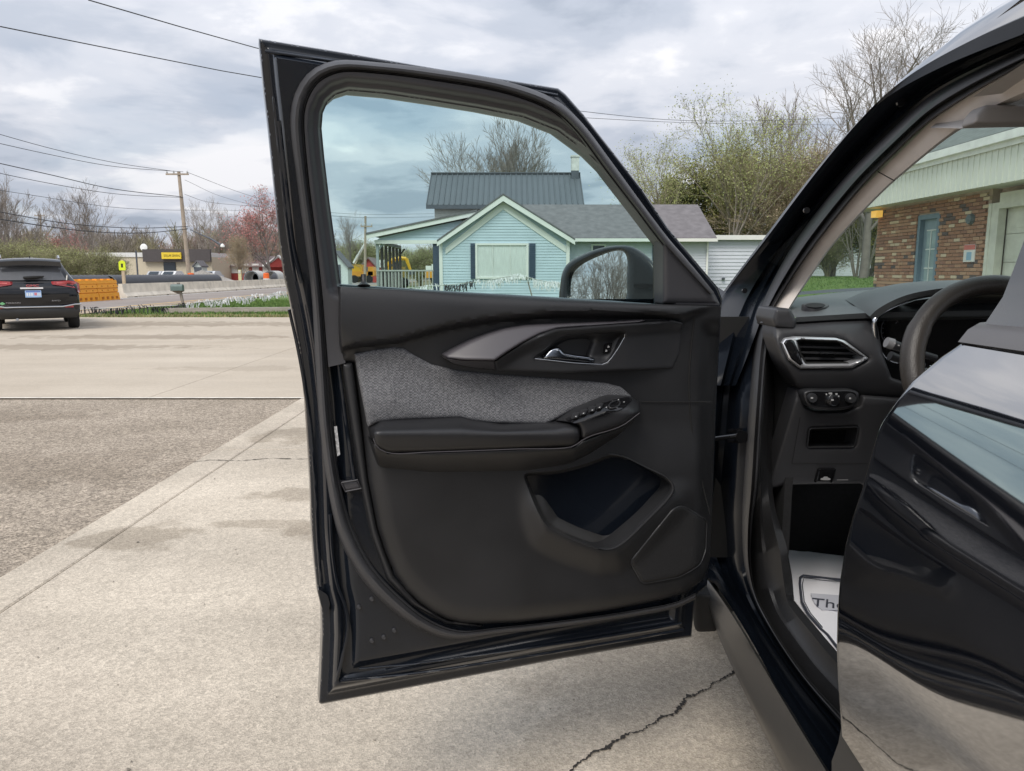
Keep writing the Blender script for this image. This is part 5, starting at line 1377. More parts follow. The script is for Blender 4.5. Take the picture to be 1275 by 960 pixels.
# speaker grille
SPK = poly_px(round_px([(784.8,699.6),(838,634),(846,630.5),(853,631.5),(879,647),(880,652),(878.5,685),(872,703),(858,712),(844,719),(800,726.7)], 6, 3), 4, smooth=False)
M_mesh = mat("speaker_mesh", (.013, .013, .014), .6, var=.3, scale=260, bump=.3, bscale=900)
patch("speaker_grille", SPK, door, lambda P, db: h_panel(P) + .006*bowl(db, 4) + .001, M_mesh, shell, 5, back=-dn*.02, smooth=50)
b = MB(); cl = np.vstack([SPK, SPK[:1]]); hh = h_panel(cl); b.tube(door(cl[:, 0], cl[:, 1], hh + .002), .0022, 6); b.build("grille_rim", M_plas2, shell, smooth=60)
# fabric insert
FAB = poly_px([(441.6,441),(465,436),(490,432.5),(503,434),(518,443.5),(537,453.5),(569,461),(616,466),(694.5,471.5),(753,476.5),(773,481.5),(785,492),(786,497),(765,498),(714,510),(690.6,523),(680,528),(616,527),(588.6,524),(573,520),(498,523),(471,526),(459,531)], 4, smooth=False)
def h_fab(P, db):
    yt = np.interp(P[:, 0], [440,490,518,569,694,773,786], [440,432,443,461,471,481,495])
    return .0835 + .006*bowl(db, 7) + .022*sstep(P[:, 1] - yt, 12, 75)
patch("fabric_insert", FAB, door, h_fab, M_fabric, shell, 5, back=-dn*.02, smooth=60)
# armrest
def ytop(x): return np.interp(x, [464,475,498,573,589,624,690,714,753,784,797], [529,521.5,520,516.5,521,527,521,507,491,492,503])
ARM = round_px([(464,531),(475,521.5),(498,519.5),(573,516.5),(589,521),(624,526.5),(719,527),(722.5,536),(722,549),(714,555),(640,558.5),(538,562),(483,563),(467,555)], 6, 3)
def h_arm(P, db):
    t_ = ytop(P[:, 0]) - 3
    return .085 + .070*np.sqrt(sstep((P[:, 1] - t_)/(541 - t_), 0, 1)) - .012*(1 - bowl(db, 7)) - .010*sstep(P[:, 1], 540, 564)
patch("armrest", ARM, door, h_arm, M_soft, shell, 3.5, back=-dn*.09, smooth=60)
SWB = round_px([(690,524),(714,507.5),(753,491.5),(784,492.5),(797.5,502),(797,513),(773,530),(724.5,547),(723.5,536),(719.5,527.5)], 5, 3)
patch("armrest_front", SWB, door, lambda P, db: .085 + .070*np.sqrt(sstep(P[:, 1] - ytop(P[:, 0]), -3, 24)) - .012*(1 - bowl(db, 6)), M_soft, shell, 3.5, back=-dn*.09, smooth=60)
LOW = poly_px([(464,551),(483,564.5),(538,563.5),(640,560),(715,556.5),(724,548.5),(773,531.5),(797,514.5),(786,527),(768,543),(734,565),(694.5,584),(655,590),(560,590),(479,587),(470,578)], 4, smooth=False)
def h_low(P, db):
    yt = np.interp(P[:, 0], [464,538,640,715,773,797], [556,563,560,556,531,514]); wd = np.interp(P[:, 0], [464,655,734,797], [26,28,20,6])
    t = np.clip((P[:, 1] - yt)/wd, 0, 1)
    return .140 - .050*t**1.6 - .006*(1 - bowl(db, 4))
patch("armrest_base", LOW, door, h_low, M_plas, shell, 4, back=-dn*.07, smooth=60)
def harm(P): return .085 + .070*np.sqrt(sstep(P[:, 1] - ytop(P[:, 0]), -3, 24))
SWP = round_px([(705,522.5),(743,505),(770,496),(784,494.5),(788,498),(776,508.5),(746,519.5),(714,527.5)], 4, 3)
swp = patch("switch_plate", SWP, door, lambda P, db: harm(P) + .003, M_gloss, shell, 4, back=-dn*.01, smooth=60)
for (x, y, w) in ((717,518.5,4.6),(726.5,514.5,4.6),(737.5,510.5,4.6),(746.5,507,4.2)):
    q = round_px([(x-w,y+3.6),(x-w+2.5,y-3.4),(x+w+1,y-5),(x+w-1.5,y+2.2)], 1.2, 1.5)
    patch("window_switch", q, door, lambda P, db: harm(P) + .005 + .006*bowl(db, 2), M_plas2, swp, 3, back=-dn*.008)
    q = round_px([(x-1.0,y+.8),(x-.7,y-.4),(x+1.0,y-.7),(x+.8,y+.5)], .3, 1)
    patch("symbol", q, door, lambda P, db: harm(P) + .0115, M_mark, swp, 3)
b = MB(); c = np.array([(765 + 7*math.cos(a), 503.5 + 4.2*math.sin(a) - 2.2*math.cos(a)) for a in np.linspace(0, 6.28, 17)]); b.tube(door(c[:, 0], c[:, 1], harm(c) + .006), .0016, 6); b.build("mirror_control", M_plas2, swp)
for (x, y) in ((755,507),(777,500.5),(763,499.5),(768,507.5),(770,497.5)):
    q = round_px([(x-.9,y+.5),(x-.6,y-.5),(x+.9,y-.6),(x+.6,y+.5)], .2, 1); patch("symbol", q, door, lambda P, db: harm(P) + .005, M_mark, swp, 3)
# decorative strip, bezel, handle
STR = poly_px([(552,442),(562,436),(584,425),(606,416),(628,409),(654,404.5),(694,403),(760,400.5),(801,397.8),(803,399.5),(796,401.8),(738,405.8),(694,409.2),(672,416),(650,427),(632,438),(616,449),(580,448.5),(557,446.8)], 3, smooth=False)
_yp = np.polyfit([552,562,584,606,628,654,694,760,802], [442,436,425,416,409,404.5,403,400.5,398], 4)
def ystr(x): return np.polyval(_yp, x)
patch("trim_strip", STR, door, lambda P, db: .098 + .0011*(P[:, 1] - ystr(P[:, 0])) + .006*bowl(db, 4), M_satin, shell, 3.5, back=-dn*.03, smooth=60)
patch("strip_underside", poly_px([(552.5,443.5),(557,447.5),(580,449.3),(615.5,449.8),(617,459.8),(590,458),(566,453)], 3, smooth=False), door, lambda P, db: .122 - .0024*np.maximum(0, P[:, 1] - 447), M_satin2, shell, 3.5, back=-dn*.03, smooth=60)
HND = poly_px([(666,446),(681,434),(694,423.5),(706,418),(740,415),(770,413.8),(778,414.2),(777,420),(769,434),(761,445.5),(756,451),(750,453.6),(715,451.7)], 3, smooth=False)
BEZ = poly_px([(616,450),(632,439),(650,428),(672,417),(694,410.2),(738,406.8),(797,402.8),(838,398.5),(850,402),(847,440),(838,459),(760,462),(700,464.5),(619,461.5)], 3, smooth=False)
def h_bez(P, db):
    yb = np.interp(P[:, 0], [616,650,694,738,838], [450,428,410,407,399]); t = P[:, 1] - yb
    return .106 + .014*(1 - sstep(t, 0, 16)) + .004*bowl(db, 3) - .026*sstep(P[:, 0], 775, 845)
patch("handle_bezel", BEZ, door, h_bez, M_plas2, shell, 3.5, holes=[HND], back=-dn*.04, smooth=60)
def h_rec(P, db):
    dep = .040*sstep(db, 0, 10); r = sstep(P[:, 0] + .35*(P[:, 1] - 430), 722, 742)
    return .104 - dep*(1 - .75*r) - .012*sstep(P[:, 0], 745, 778)
hr = patch("handle_recess", HND, door, h_rec, M_plas, shell, 3, smooth=60)
b = MB(); c = np.array([(666,446.5),(690,449.2),(715,452),(735,453.2),(750,453.8),(756.5,451),(761.5,445.5),(769.5,434),(777.5,420),(778,416)]); b.tube(dpt(c, .112), .0008, 6); b.build("chrome_line", mat("dull_chrome", (.40, .41, .43), .25, 1.0), shell)
LEV = poly_px(spl([(676,446.5),(680.5,439.5),(686,434.3),(692,432.3),(697.5,433),(702,437.8),(712,440.6),(737.6,444.8),(741,447.5),(739,451.5),(715,450.5),(690,448.3)], step=2, closed=True), 2.5, smooth=False)
patch("door_handle", LEV, door, lambda P, db: .104 + .010*bowl(db, 3), mat("dark_chrome", (.42, .45, .50), .10, 1.0), shell, 2.5, back=-dn*.02, smooth=60)
q = round_px([(754,428.5),(762.5,427),(760.5,438.5),(751.5,440.5)], 1.5, 2)
lk = patch("lock_switch", q, door, lambda P, db: .098 + .003*bowl(db, 2), M_gloss, shell, 3, back=-dn*.02)
for (x, y) in ((757.5,431.5),(754.8,436.5)): patch("symbol", round_px([(x-1.3,y+1.4),(x-.5,y-1.5),(x+1.5,y-.5),(x+1,y+1.4)], .4, 1), door, lambda P, db: .102 + 0*db, M_mark, lk, 3)
# lock pin, latch, sticker
b = MB(); c0, c1 = dpt([(453,356)], .085)[0], dpt([(452.5,342)], .075)[0]
b.tube([c0, c0*.8 + c1*.2, c0*.65 + c1*.35, c1], [.012, .007, .0045, .0045], 10); b.build("lock_pin", M_plas, shell, smooth=50)
patch("latch", round_px([(424,601),(445,597.5),(450,608),(430,612)], 2, 2), door, lambda P, db: .060 + .004*bowl(db, 3), M_satin2, shell, 3, back=-dn*.03)
b = MB(); c = dpt([(425,601),(445,597.5),(450,608),(430,612),(425,601)], .066); b.tube(c, .0016, 5); b.build("latch_rim", M_satin2, shell)
patch("label_sticker", poly_px([(415.8,531),(419.5,530.5),(423.5,566),(420,568)], 5, smooth=False), door, lambda P, db: .064 + 0*db, mat("sticker_white", (.55, .55, .55), .6, var=.5, scale=220), shell, 4)
ridge([(421,452),(427,500),(434,550),(441,598)], .060, .004, "pressed_ridge", M_jamb)
ridge([(452,612),(462,650),(478,695),(500,727),(530,752)], .060, .0035, "pressed_ridge", M_jamb)
M_gloss2 = mat("mirror_black", (.012, .012, .013), .25)
# door mirror outside the glass
MC = at_y(742, 345, 1.95); mn = np.array([-1.133, -.941, .10]); mn /= np.linalg.norm(mn)
def mplane(x, y, d):
    r = ray(x, y); t = (np.dot(MC - CAM, mn) + np.asarray(d, float)) / (r @ mn); P = CAM + r*t[..., None]
    dd = (P - D0) @ dn - tumble(P[..., 2]); far = dd > -.045         # stay outside the door
    if np.any(far):
        Q = door(x, y, np.full(np.shape(x), -.045)); P = np.where(far[..., None], Q, P)
    return P
HOUS = poly_px(spl([(699,380),(698,352),(701,337),(708,327),(722,318.5),(745,309.5),(770,305.5),(786,307),(800,315),(812,326),(820,338),(824,352),(824,381),(760,384)], step=4, closed=True), 4, smooth=False)
MGL = poly_px(spl([(711.5,374),(709,352),(712,340.5),(722,330.5),(745,319),(766,312.5),(776,313),(780.5,321),(780.5,345),(777,375),(745,376)], step=4, closed=True), 4, smooth=False)
mh = patch("door_mirror", HOUS, mplane, lambda P, db: .012*bowl(db, 7) - .006, M_gloss2, car, 5, holes=[MGL], smooth=60)
patch("mirror_glass", MGL, mplane, lambda P, db: 0*db - .004, mat("mirror_silver", (.86, .88, .88), .0, metal=1.0, var=0), mh, 6)
hc = HOUS.mean(0); cur = []
for f, d in ((1.0, -.006), (1.0, -.03), (.92, -.07), (.70, -.10), (.3, -.115)):
    q = hc + (np.vstack([HOUS, HOUS[:1]]) - hc)*f; P = mplane(q[:, 0], q[:, 1], np.full(len(q), -.006)); cur.append(P - mn*(-.006 - d)*1.0 if False else P + np.array([.3, .95, 0])*(-.006 - d))
loft("mirror_shell", cur, M_paint, mh, n=90, smooth=60)
patch("mirror_arm_trim", round_px([(789,353),(823,354),(823,361),(789,358)], 2, 3), mplane, lambda P, db: .014 + 0*db, M_gloss, mh, 4, back=-mn*.01)
# ================================================================== the near car: body side, pillars, cabin
PZ = np.array([.10,.25,.38,.50,.62,.75,.88,.92,.95,.98,1.02,1.05,1.08,1.11,1.14,1.18,1.60,1.72,1.9]); PX = np.array([.545,.518,.512,.498,.482,.475,.481,.489,.498,.509,.5255,.5395,.556,.5805,.6105,.638,.755,.80,.88])
SL = .0437
def prof(z):
    z = np.asarray(z, float); k = np.linspace(-.04, .04, 9); w = np.exp(-(k/.023)**2); w /= w.sum()
    return sum(wi*np.interp(z + ki, PZ, PX) for ki, wi in zip(k, w))
def side(x, y, off=0.0):
    r = ray(x, y); off = np.broadcast_to(np.asarray(off, float), r.shape[:-1])
    lo = np.full(r.shape[:-1], 1e-5); hi = np.full(r.shape[:-1], .02)
    for _ in range(44):
        t = (lo + hi)/2; P = CAM + r*t[..., None]
        f = P[..., 0] - SL*(P[..., 1] - 1.3) - prof(P[..., 2]) - off
        lo = np.where(f < 0, t, lo); hi = np.where(f < 0, hi, t)
    return CAM + r*((lo+hi)/2)[..., None]
def spt(pts, off):
    a = np.array(pts, float); return side(a[:, 0], a[:, 1], off)
def between(A, B, f): return A*(1-f) + B*f
M_beige = mat("pillar_trim_beige", (.66, .605, .56), .75, var=.05, scale=30, bump=.1, bscale=500)
M_head = mat("headliner_grey", (.50, .475, .455), .85, var=.05, scale=20)
M_dash = mat("dash_top_plastic", (.095, .104, .108), .50, var=.06, scale=15, bump=.10, bscale=700)  # lightened blue-grey; windshield reflection put into the base colour
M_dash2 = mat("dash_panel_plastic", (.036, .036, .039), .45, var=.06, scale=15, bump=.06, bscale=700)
M_clad = mat("rocker_cladding", (.022, .0215, .021), .38, var=.12, scale=20, coat=.1)
M_sill = mat("scuff_plate", (.020, .020, .021), .42, var=.10, scale=14, bump=.1, bscale=300)
M_carpet = mat("black_carpet", (.012, .012, .013), .95, var=.3, scale=120)
M_wsgl = glass_mat("windshield_glass", (.82, .93, .87), 1.30)
M_leather = mat("steering_leather", (.036, .031, .027), .40, var=.12, scale=30, bump=.15, bscale=350)

M_pill_shade = mat("shaded_jamb_paint", (.006, .008, .012), .20, var=.2, scale=5, ior=1.22)  # darker, duller copy of the jamb paint; the door's shade in its colour
M_seal = mat("pillar_rubber", (.026, .026, .028), .5, var=.15, scale=20)
# ---- windshield pillar and roof edge (photo outlines on the tumbled body side)
n = 110
c0 = spl([(878,480),(884,430),(890,394),(899,378),(907,364),(930,333),(958,297),(1021.7,213.7),(1077,148),(1116.6,109),(1156,80),(1215.6,47),(1275,19.5),(1340,-8)], n=n)
c1f = spl([(915,480),(934,430),(944,402),(949,384),(963,352),(992,301),(1053,221.7),(1116.6,158),(1156,122.7),(1196,99),(1275,63),(1350,30)], n=n)
c1 = spl([(944,402),(949,384),(963,352),(992,301),(1053,221.7),(1116.6,158),(1156,122.7),(1196,99),(1275,63),(1350,30)], n=n)
c2 = spl([(956,402),(962,386),(970,372),(990,341),(1021.7,297),(1077,229.6),(1116.6,190),(1156,154),(1196,126.7),(1235,103),(1275,81),(1350,48)], n=n)
c3 = spl([(978,394),(990,374),(1010,344),(1037.5,305),(1101,237.5),(1132.5,210),(1172,178),(1200,158),(1240,134),(1290,112),(1360,80)], n=n)
e = lambda a, b, f: a*(1-f) + b*f
pil = loft("door_frame", [spt(c0, -.004) + np.array([-.0, .10, -.02]), spt(c0, -.006) + np.array([.0, .03, 0]), spt(c0, 0.0)] + [spt(e(c0, c1f, f), o_) for f, o_ in ((.10, .006), (.52, .040), (.60, .054), (.72, .056), (.80, .048), (.88, .058), (1.03, .064))], M_pill_shade, car, n=n, smooth=45)
loft("pillar_seal", [spt(c1 - np.array([2.0, .5]), .062), spt(e(c1, c2, .06), .042), spt(e(c1, c2, .25), .032), spt(e(c1, c2, .48), .034), spt(e(c1, c2, .62), .048), spt(e(c1, c2, .70), .045), spt(e(c1, c2, .88), .047), spt(e(c1, c2, 1.0), .068)], M_seal, pil, n=n, smooth=60)
loft("pillar_trim", [spt(e(c1, c2, .97), .065), spt(e(c2, c3, .06), .066), spt(e(c2, c3, .5), .076), spt(e(c2, c3, .9), .09), spt(c3, .105), spt(c3, .105) + np.array([.02, .06, 0])], M_beige, pil, n=n, smooth=60)
b = MB(); i = int(n*.43); P = [spt(e(c2, c3, f)[i:i+1], .066 + .026*f*f - .003)[0] for f in np.linspace(.03, .97, 9)]; b.tube(P, .0011, 5); b.build("trim_seam", M_void, pil)
b = MB()
for (x, y) in ((1004,262),(1121,128),(927,362)):
    c = side(x, y, .020); b.lathe([(.008, -.004), (.008, .002), (.004, .004)], c, 'y', 10)
b.build("blanking_plugs", M_gloss, pil, kind='stuff')
# roof panel above the pillar edge
ri = resample(np.array([(1116.6,109),(1128.5,97),(1156,73),(1196,37.6),(1235,12),(1275,-12),(1340,-50)], float), 40)
rl = resample(np.array([(1116.6,110),(1156,81),(1215.6,47.5),(1275,20),(1340,-8)], float), 40)
A = spt(rl, .0); B_ = spt(ri, .02)
rp = [A, e(A, B_, .5) + np.array([-.006, 0, .004]), B_, B_ + np.array([.10, .05, .03])]
loft("roof_edge", rp, M_paint, pil, n=40, smooth=60)
endA = A[-1]
# roof skin + headliner continue over the cabin (mostly outside the picture)
yr0 = float(B_[-1][1])
b = MB(); xs = np.linspace(.76, 2.0, 9)
def roofz(x, y): return 1.655 + .045*(1 - ((x - 1.38)/.64)**2) - .35*max(0, (y - .9))**2
vs, fs = [], []; ys = np.linspace(1.28, -2.3, 14)
for y in ys:
    for x in xs: vs.append((x, y, roofz(x, y)))
for i in range(13):
    for j in range(8): fs.append((i*9+j, i*9+j+1, (i+1)*9+j+1, (i+1)*9+j))
finish("roof", vs, fs, M_paint, car, smooth=60)
vs2 = [(x, y - (.0), z - .10 if y < 1.2 else z - .10) for x, y, z in vs]
hl_ = finish("headliner", vs2, [f[::-1] for f in fs], M_head, car, smooth=60)
# header and visor at the top of the windshield
hz0 = at_y(1212, 158, 1.36)
hd = patch("windshield_header", poly_px([(1196,160),(1212,149),(1224,142),(1245,128),(1300,100),(1420,90),(1420,157),(1300,157)], 8, smooth=False), lambda x, y, d: at_y(x, y, 1.36 - np.asarray(d)), lambda P, db: .02*bowl(db, 14), M_head, car, 9, back=(0, .1, .02), smooth=60)
patch("sun_visor", round_px([(1214,143),(1225,131),(1420,128),(1420,152),(1210,155)], 5), lambda x, y, d: at_y(x, y, 1.30 - np.asarray(d)), lambda P, db: .010*bowl(db, 6), mat("visor_grey", (.28, .265, .255), .8), hd, 9, back=(0, .03, 0), smooth=60)
# windshield
w0, w1, w2, w3 = np.array([.66, 2.42, 1.10]), np.array([2.10, 2.42, 1.10]), np.array([1.98, 1.32, 1.575]), np.array([.78, 1.32, 1.575])
finish("windshield", [w0, w1, w2, w3], [(0, 1, 2, 3)], M_wsgl, car)

# ---- lower pillar, seal, kick panel, sill
n = 120
j0 = spl([(886,352),(884,420),(880,480),(876,560),(872,640),(868,700),(878,716),(891,728),(905,748),(935,797),(985,889),(1026,955),(1060,1015)], n=n)   # outer edge (partly behind the open door)
j1 = spl([(933,384),(921,410),(912.5,435),(902,485),(896,547),(890,610),(889.6,668),(897,700),(910,731),(930,765),(985,850),(1025,905),(1075,975)], n=n)
j2 = spl([(950,384),(944,397.5),(939,430),(935,485),(929,568),(925.5,630),(925,670),(929,712),(940,748),(957,781),(993,836),(1039,892),(1095,955)], n=n)
j3 = spl([(968,384),(961,405),(955,433),(947,533),(942.5,606),(937,650),(935,700),(941,738),(955,768),(972,797),(1003,841),(1043,885),(1100,940)], n=n)
j4 = spl([(980,384),(970,405),(964,433),(959,480),(956,533),(958,590),(967,640),(980,683),(984,720),(987,745),(998,760),(1012,776),(1042,811),(1080,848),(1130,893)], n=n)
jm = lambda f: e(j0, j1, f)
pil2 = loft("hinge_pillar", [spt(j0, .012), spt(jm(.25), .032), spt(jm(.5), .046), spt(jm(.7), .048), spt(jm(.9), .060), spt(jm(1.0), .070), spt(e(j1, j2, .2), .084), spt(e(j1, j2, .45), .088), spt(e(j1, j2, .6), .080), spt(e(j1, j2, .8), .086), spt(e(j1, j2, 1.03), .098)], M_pill_shade, car, n=n, smooth=45)
loft("sill_seal", [spt(e(j1, j2, .97), .097), spt(e(j2, j3, .08), .082), spt(e(j2, j3, .3), .072), spt(e(j2, j3, .55), .074), spt(e(j2, j3, .75), .084), spt(e(j2, j3, .82), .080), spt(e(j2, j3, .95), .084), spt(e(j2, j3, 1.03), .106)], M_seal, pil2, n=n, smooth=60)
loft("kick_panel", [spt(e(j2, j3, .99), .102), spt(e(j3, j4, .10), .104), spt(e(j3, j4, .35), .112), spt(e(j3, j4, .45), .120), spt(e(j3, j4, .8), .135), spt(e(j3, j4, 1.0), .155), spt(j4, .150) + np.array([.02, .02, -.06])], M_sill, pil2, n=n, smooth=50)
# door check strap
b = MB(); a0, a1 = side(884, 546, -.0), side(924, 542, .078); b.tube([a0 + np.array([0, -.01, 0]), a1], .006, 8); b.build("check_strap", M_gloss, pil2)
b = MB(); b.lathe([(.016, -.02), (.016, .0), (.010, .008)], side(921, 542, .075), 'y', 12); b.tube([side(908, 537, .065), side(922, 535, .075)], .006, 6); b.tube([side(908, 549, .065), side(922, 549, .075)], .006, 6); b.build("check_bracket", M_gloss, pil2, smooth=50)
b = MB(); b.box(.54, .74, 2.06, 2.07, .40, 1.10); b.build("gap_dark_plate", M_void, car)  # added black plate that keeps the gap beside the hinge pillar dark
# painted rocker under the sill and the plastic cladding
k0 = spl([(877,740),(895,793),(921,850),(946,902),(974.6,960),(1010,1035)], n=60)
k1 = spl([(878,716),(900,745),(922.5,779),(960,842),(1000,908),(1042,975),(1075,1030)], n=60)
loft("rocker_cladding", [spt(k0, .01) + np.array([.06, 0, -.03]), spt(k0, .0), spt(e(k0, k1, .12), -.012), spt(e(k0, k1, .30), -.010), spt(e(k0, k1, .8), .0), spt(e(k0, k1, .93), .004), spt(k1, .022)], M_clad, car, n=60, smooth=40)
patch("fender_liner", round_px([(862,738),(892,741),(897,752),(893,786),(868,787),(864,780)], 5), lambda x, y, d: at_y(x, y, 1.87 - np.asarray(d)), lambda P, db: .008*bowl(db, 5) - .01, mat("liner_plastic", (.010, .010, .0105), .6), car, 5, back=(.02, .08, 0), smooth=50)
# smudge on the painted sill top: worn pale spot
b = MB()
# ---- floor, firewall, far side: closes the cabin
b = MB(); b.box(.68, 2.2, .2, 2.45, .30, .315); b.build("floor_carpet", M_carpet, car)
b = MB(); b.box(.66, 2.2, 2.28, 2.34, .3, 1.08); b.build("firewall", M_carpet, car)
b = MB(); b.box(1.22, 1.52, .0, 2.3, .315, .62); b.build("center_tunnel", M_carpet, car)
b = MB(); b.box(2.14, 2.2, -1.8, 2.3, .3, 1.12); b.build("far_door", M_dash2, car)
b = MB(); b.box(.70, .72, 1.84, 2.30, .34, 1.04); b.build("side_lining", M_carpet, car)
# pedals
b = MB(); b.box(1.0, 1.09, 2.02, 2.05, .46, .52); b.tube([(1.045, 2.05, .5), (1.045, 2.2, .75)], .01, 6); b.build("brake_pedal", M_rub, car)
b = MB(); b.box(1.17, 1.21, 2.0, 2.03, .40, .55); b.build("accelerator_pedal", M_rub, car)
# seat (behind the rear door from here)
b = MB(); b.tube([(1.05, 1.25, .60), (1.05, .72, .56)], [.20, .22], 16); st_ = b.build("seat", M_fabric, car, smooth=60)
b = MB(); b.tube([(1.05, .66, .62), (1.05, .52, 1.0), (1.05, .46, 1.22)], [.21, .21, .16], 16); b.build("backrest", M_fabric, st_, smooth=60)

# ---- dashboard
def dash(x, y, d): return at_y(x, y, 1.80 - np.asarray(d, float))
def dl(pts): return y3(pts)
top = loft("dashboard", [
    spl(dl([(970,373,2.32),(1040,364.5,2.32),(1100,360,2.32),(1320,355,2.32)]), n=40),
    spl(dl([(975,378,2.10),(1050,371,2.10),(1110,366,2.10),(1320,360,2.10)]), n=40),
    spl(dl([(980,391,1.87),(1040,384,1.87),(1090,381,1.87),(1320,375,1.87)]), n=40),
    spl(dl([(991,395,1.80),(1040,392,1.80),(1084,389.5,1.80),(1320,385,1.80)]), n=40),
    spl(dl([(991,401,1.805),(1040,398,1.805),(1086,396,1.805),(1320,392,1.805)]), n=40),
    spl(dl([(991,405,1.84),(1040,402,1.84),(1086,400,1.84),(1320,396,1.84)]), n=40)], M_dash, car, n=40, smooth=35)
loft("windshield_base", [spl(dl([(984,368,2.33),(1040,364,2.33),(1100,361,2.33),(1300,352,2.33)]), n=20), spl(dl([(984,364,2.36),(1040,360,2.36),(1100,357,2.36),(1300,348,2.36)]), n=20)], M_gloss, top, n=20)
# defroster speaker outlet
def topz(x, y, d):
    r = ray(x, y); t = (1.1395 - .083*1.955 + np.asarray(d, float) - CAMH)/(r[..., 2] - .083*r[..., 1])
    return CAM + r*t[..., None]
P = poly_px([(1015 + 17*math.cos(a), 380 + 4.0*math.sin(a)) for a in np.linspace(0, 6.28, 20, endpoint=False)], 3)
patch("outlet_ring", P, topz, lambda P, db: .001 + .002*bowl(db, 2), M_dash2, top, 3, back=(0, 0, -.03))
P = poly_px([(1015 + 13*math.cos(a), 380 + 2.8*math.sin(a)) for a in np.linspace(0, 6.28, 20, endpoint=False)], 3)
patch("outlet_grille", P, topz, lambda P, db: .0038 + 0*db, M_void, top, 3)
# left end cap
patch("dash_end_cap", round_px([(965,384),(984,384),(992,400),(990,410),(964,408),(961,398)], 3), lambda x, y, d: at_y(x, y, 1.79 - np.asarray(d)), lambda P, db: .014*bowl(db, 5), M_dash2, top, 4, back=(0, .12, 0), smooth=50)
# main face with the air vent
FACE = poly_px([(963,404),(992,404),(1040,400.5),(1086,398.5),(1093,406),(1099,440),(1110,470),(1140,480),(1210,484),(1210,500),(1120,497),(1060,494),(1012,492),(992,482),(974,452),(963,420)], 5, smooth=False)
VENT = poly_px([(973,427),(977,421),(990,419),(1041,420.5),(1052,424),(1081.5,446),(1076,450),(1061,458.5),(997,459),(982,448)], 3, smooth=False)
def h_face(P, db):
    y = P[:, 1]
    return .0 + .05*np.sin(np.clip((y - 399)/(495 - 399), 0, 1)*math.pi)**.8 - .015*(1 - bowl(db, 8))
patch("dash_panel", FACE, dash, h_face, M_dash2, top, 5, holes=[VENT], back=(0, .08, 0), smooth=50)
INN = poly_px([(992,424),(998,423),(1042,424.5),(1049,427),(1075,444),(1073,447),(1057,452.5),(1003,453),(996,442)], 3, smooth=False)
vr = patch("air_vent", VENT, dash, lambda P, db: h_face(P, 9) + .008*bowl(db, 3), mat("vent_silver", (.72, .73, .75), .32, .7), top, 3, holes=[INN], back=(0, .05, 0), smooth=50)
patch("vent_side", poly_px([(974.5,427),(978,422.5),(986,421.5),(990,424.5),(1001,453),(996,456.5),(984,447)], 3, smooth=False), dash, lambda P, db: h_face(P, 9) + .012*bowl(db, 3), M_gloss, vr, 3, back=(0, .02, 0))
patch("vent_duct", INN, dash, lambda P, db: h_face(P, 9) - .05*sstep(db, 0, 4), M_void, vr, 4, smooth=60)
for (xa, ya, xb, yb) in ((995,430.5,1056,432),(997.5,437.5,1066,439),(1001,445,1071,446)):
    q = poly_px([(xa,ya),(xb,yb),(xb+2,yb+2.6),(xa+1,ya+2.4)], 4, smooth=False); patch("louver", q, dash, lambda P, db: .022 + 0*db, M_plas2, vr, 5, back=(0, .03, .0))
patch("vent_knob", round_px([(1021,437.5),(1041,437.5),(1041,441.5),(1021,441.5)], 1.5, 2), dash, lambda P, db: .032 + .006*bowl(db, 2), M_brush, vr, 3, back=(0, .02, 0))
# light-switch pod
POD = poly_px(spl([(1000,489),(1004,486),(1030,485.5),(1064,486),(1069.5,490),(1068,499),(1061,507),(1050,510),(1018,510),(1006,506),(1001,497)], step=3, closed=True), 3, smooth=False)
pod = patch("light_switch_panel", POD, dash, lambda P, db: .045 + .008*bowl(db, 3), M_plas2, top, 4, back=(0, .08, 0), smooth=50)
POD2 = poly_px(spl([(1004,490),(1008,488),(1030,487.5),(1062,488),(1066,491),(1064.5,498),(1058,504.5),(1048,506.5),(1020,506.5),(1009,503),(1005,497)], step=3, closed=True), 3, smooth=False)
patch("switch_face", POD2, dash, lambda P, db: .054 + 0*db, M_gloss, pod, 5)
for (x, y, r, m_) in ((1010,495,6,M_plas2),(1036.5,498,7.5,M_brush),(1058,495.5,6,M_plas2)):
    b = MB(); c = dash(x, y, .055); k = 1.80/FPX; b.lathe([(r*k, 0), (r*k, -.006), (r*k*.85, -.012), (r*k*.2, -.012)], c, 'y', 20); b.build("rotary_knob" if m_ is M_brush else "push_button", m_, pod, smooth=40)
b = MB(); c = dash(1036.5, 498, .055); k = 1.8/FPX; b.lathe([(5.4*k, -.0125), (5.2*k, -.017), (.5*k, -.018)], c, 'y', 20); kb = b.build("knob_cap", M_gloss, pod, smooth=40)
for (x, y, w) in ((1036.5,498,1.6),(1011,495.5,1.5),(1008,494,.8),(1058.5,496,1.3),(1029,491,.9),(1034,489.8,2.2),(1041.5,490.6,1.4),(1044,493.4,1.1)):
    patch("symbol", round_px([(x-w,y-1),(x+w,y-1),(x+w,y+1),(x-w,y+1)], .4, 1), dash, lambda P, db: .0745 + 0*db if w == 1.6 else (.0695 + 0*db if y > 494 and y != 490 else .0555 + 0*db), M_mark, pod, 3)
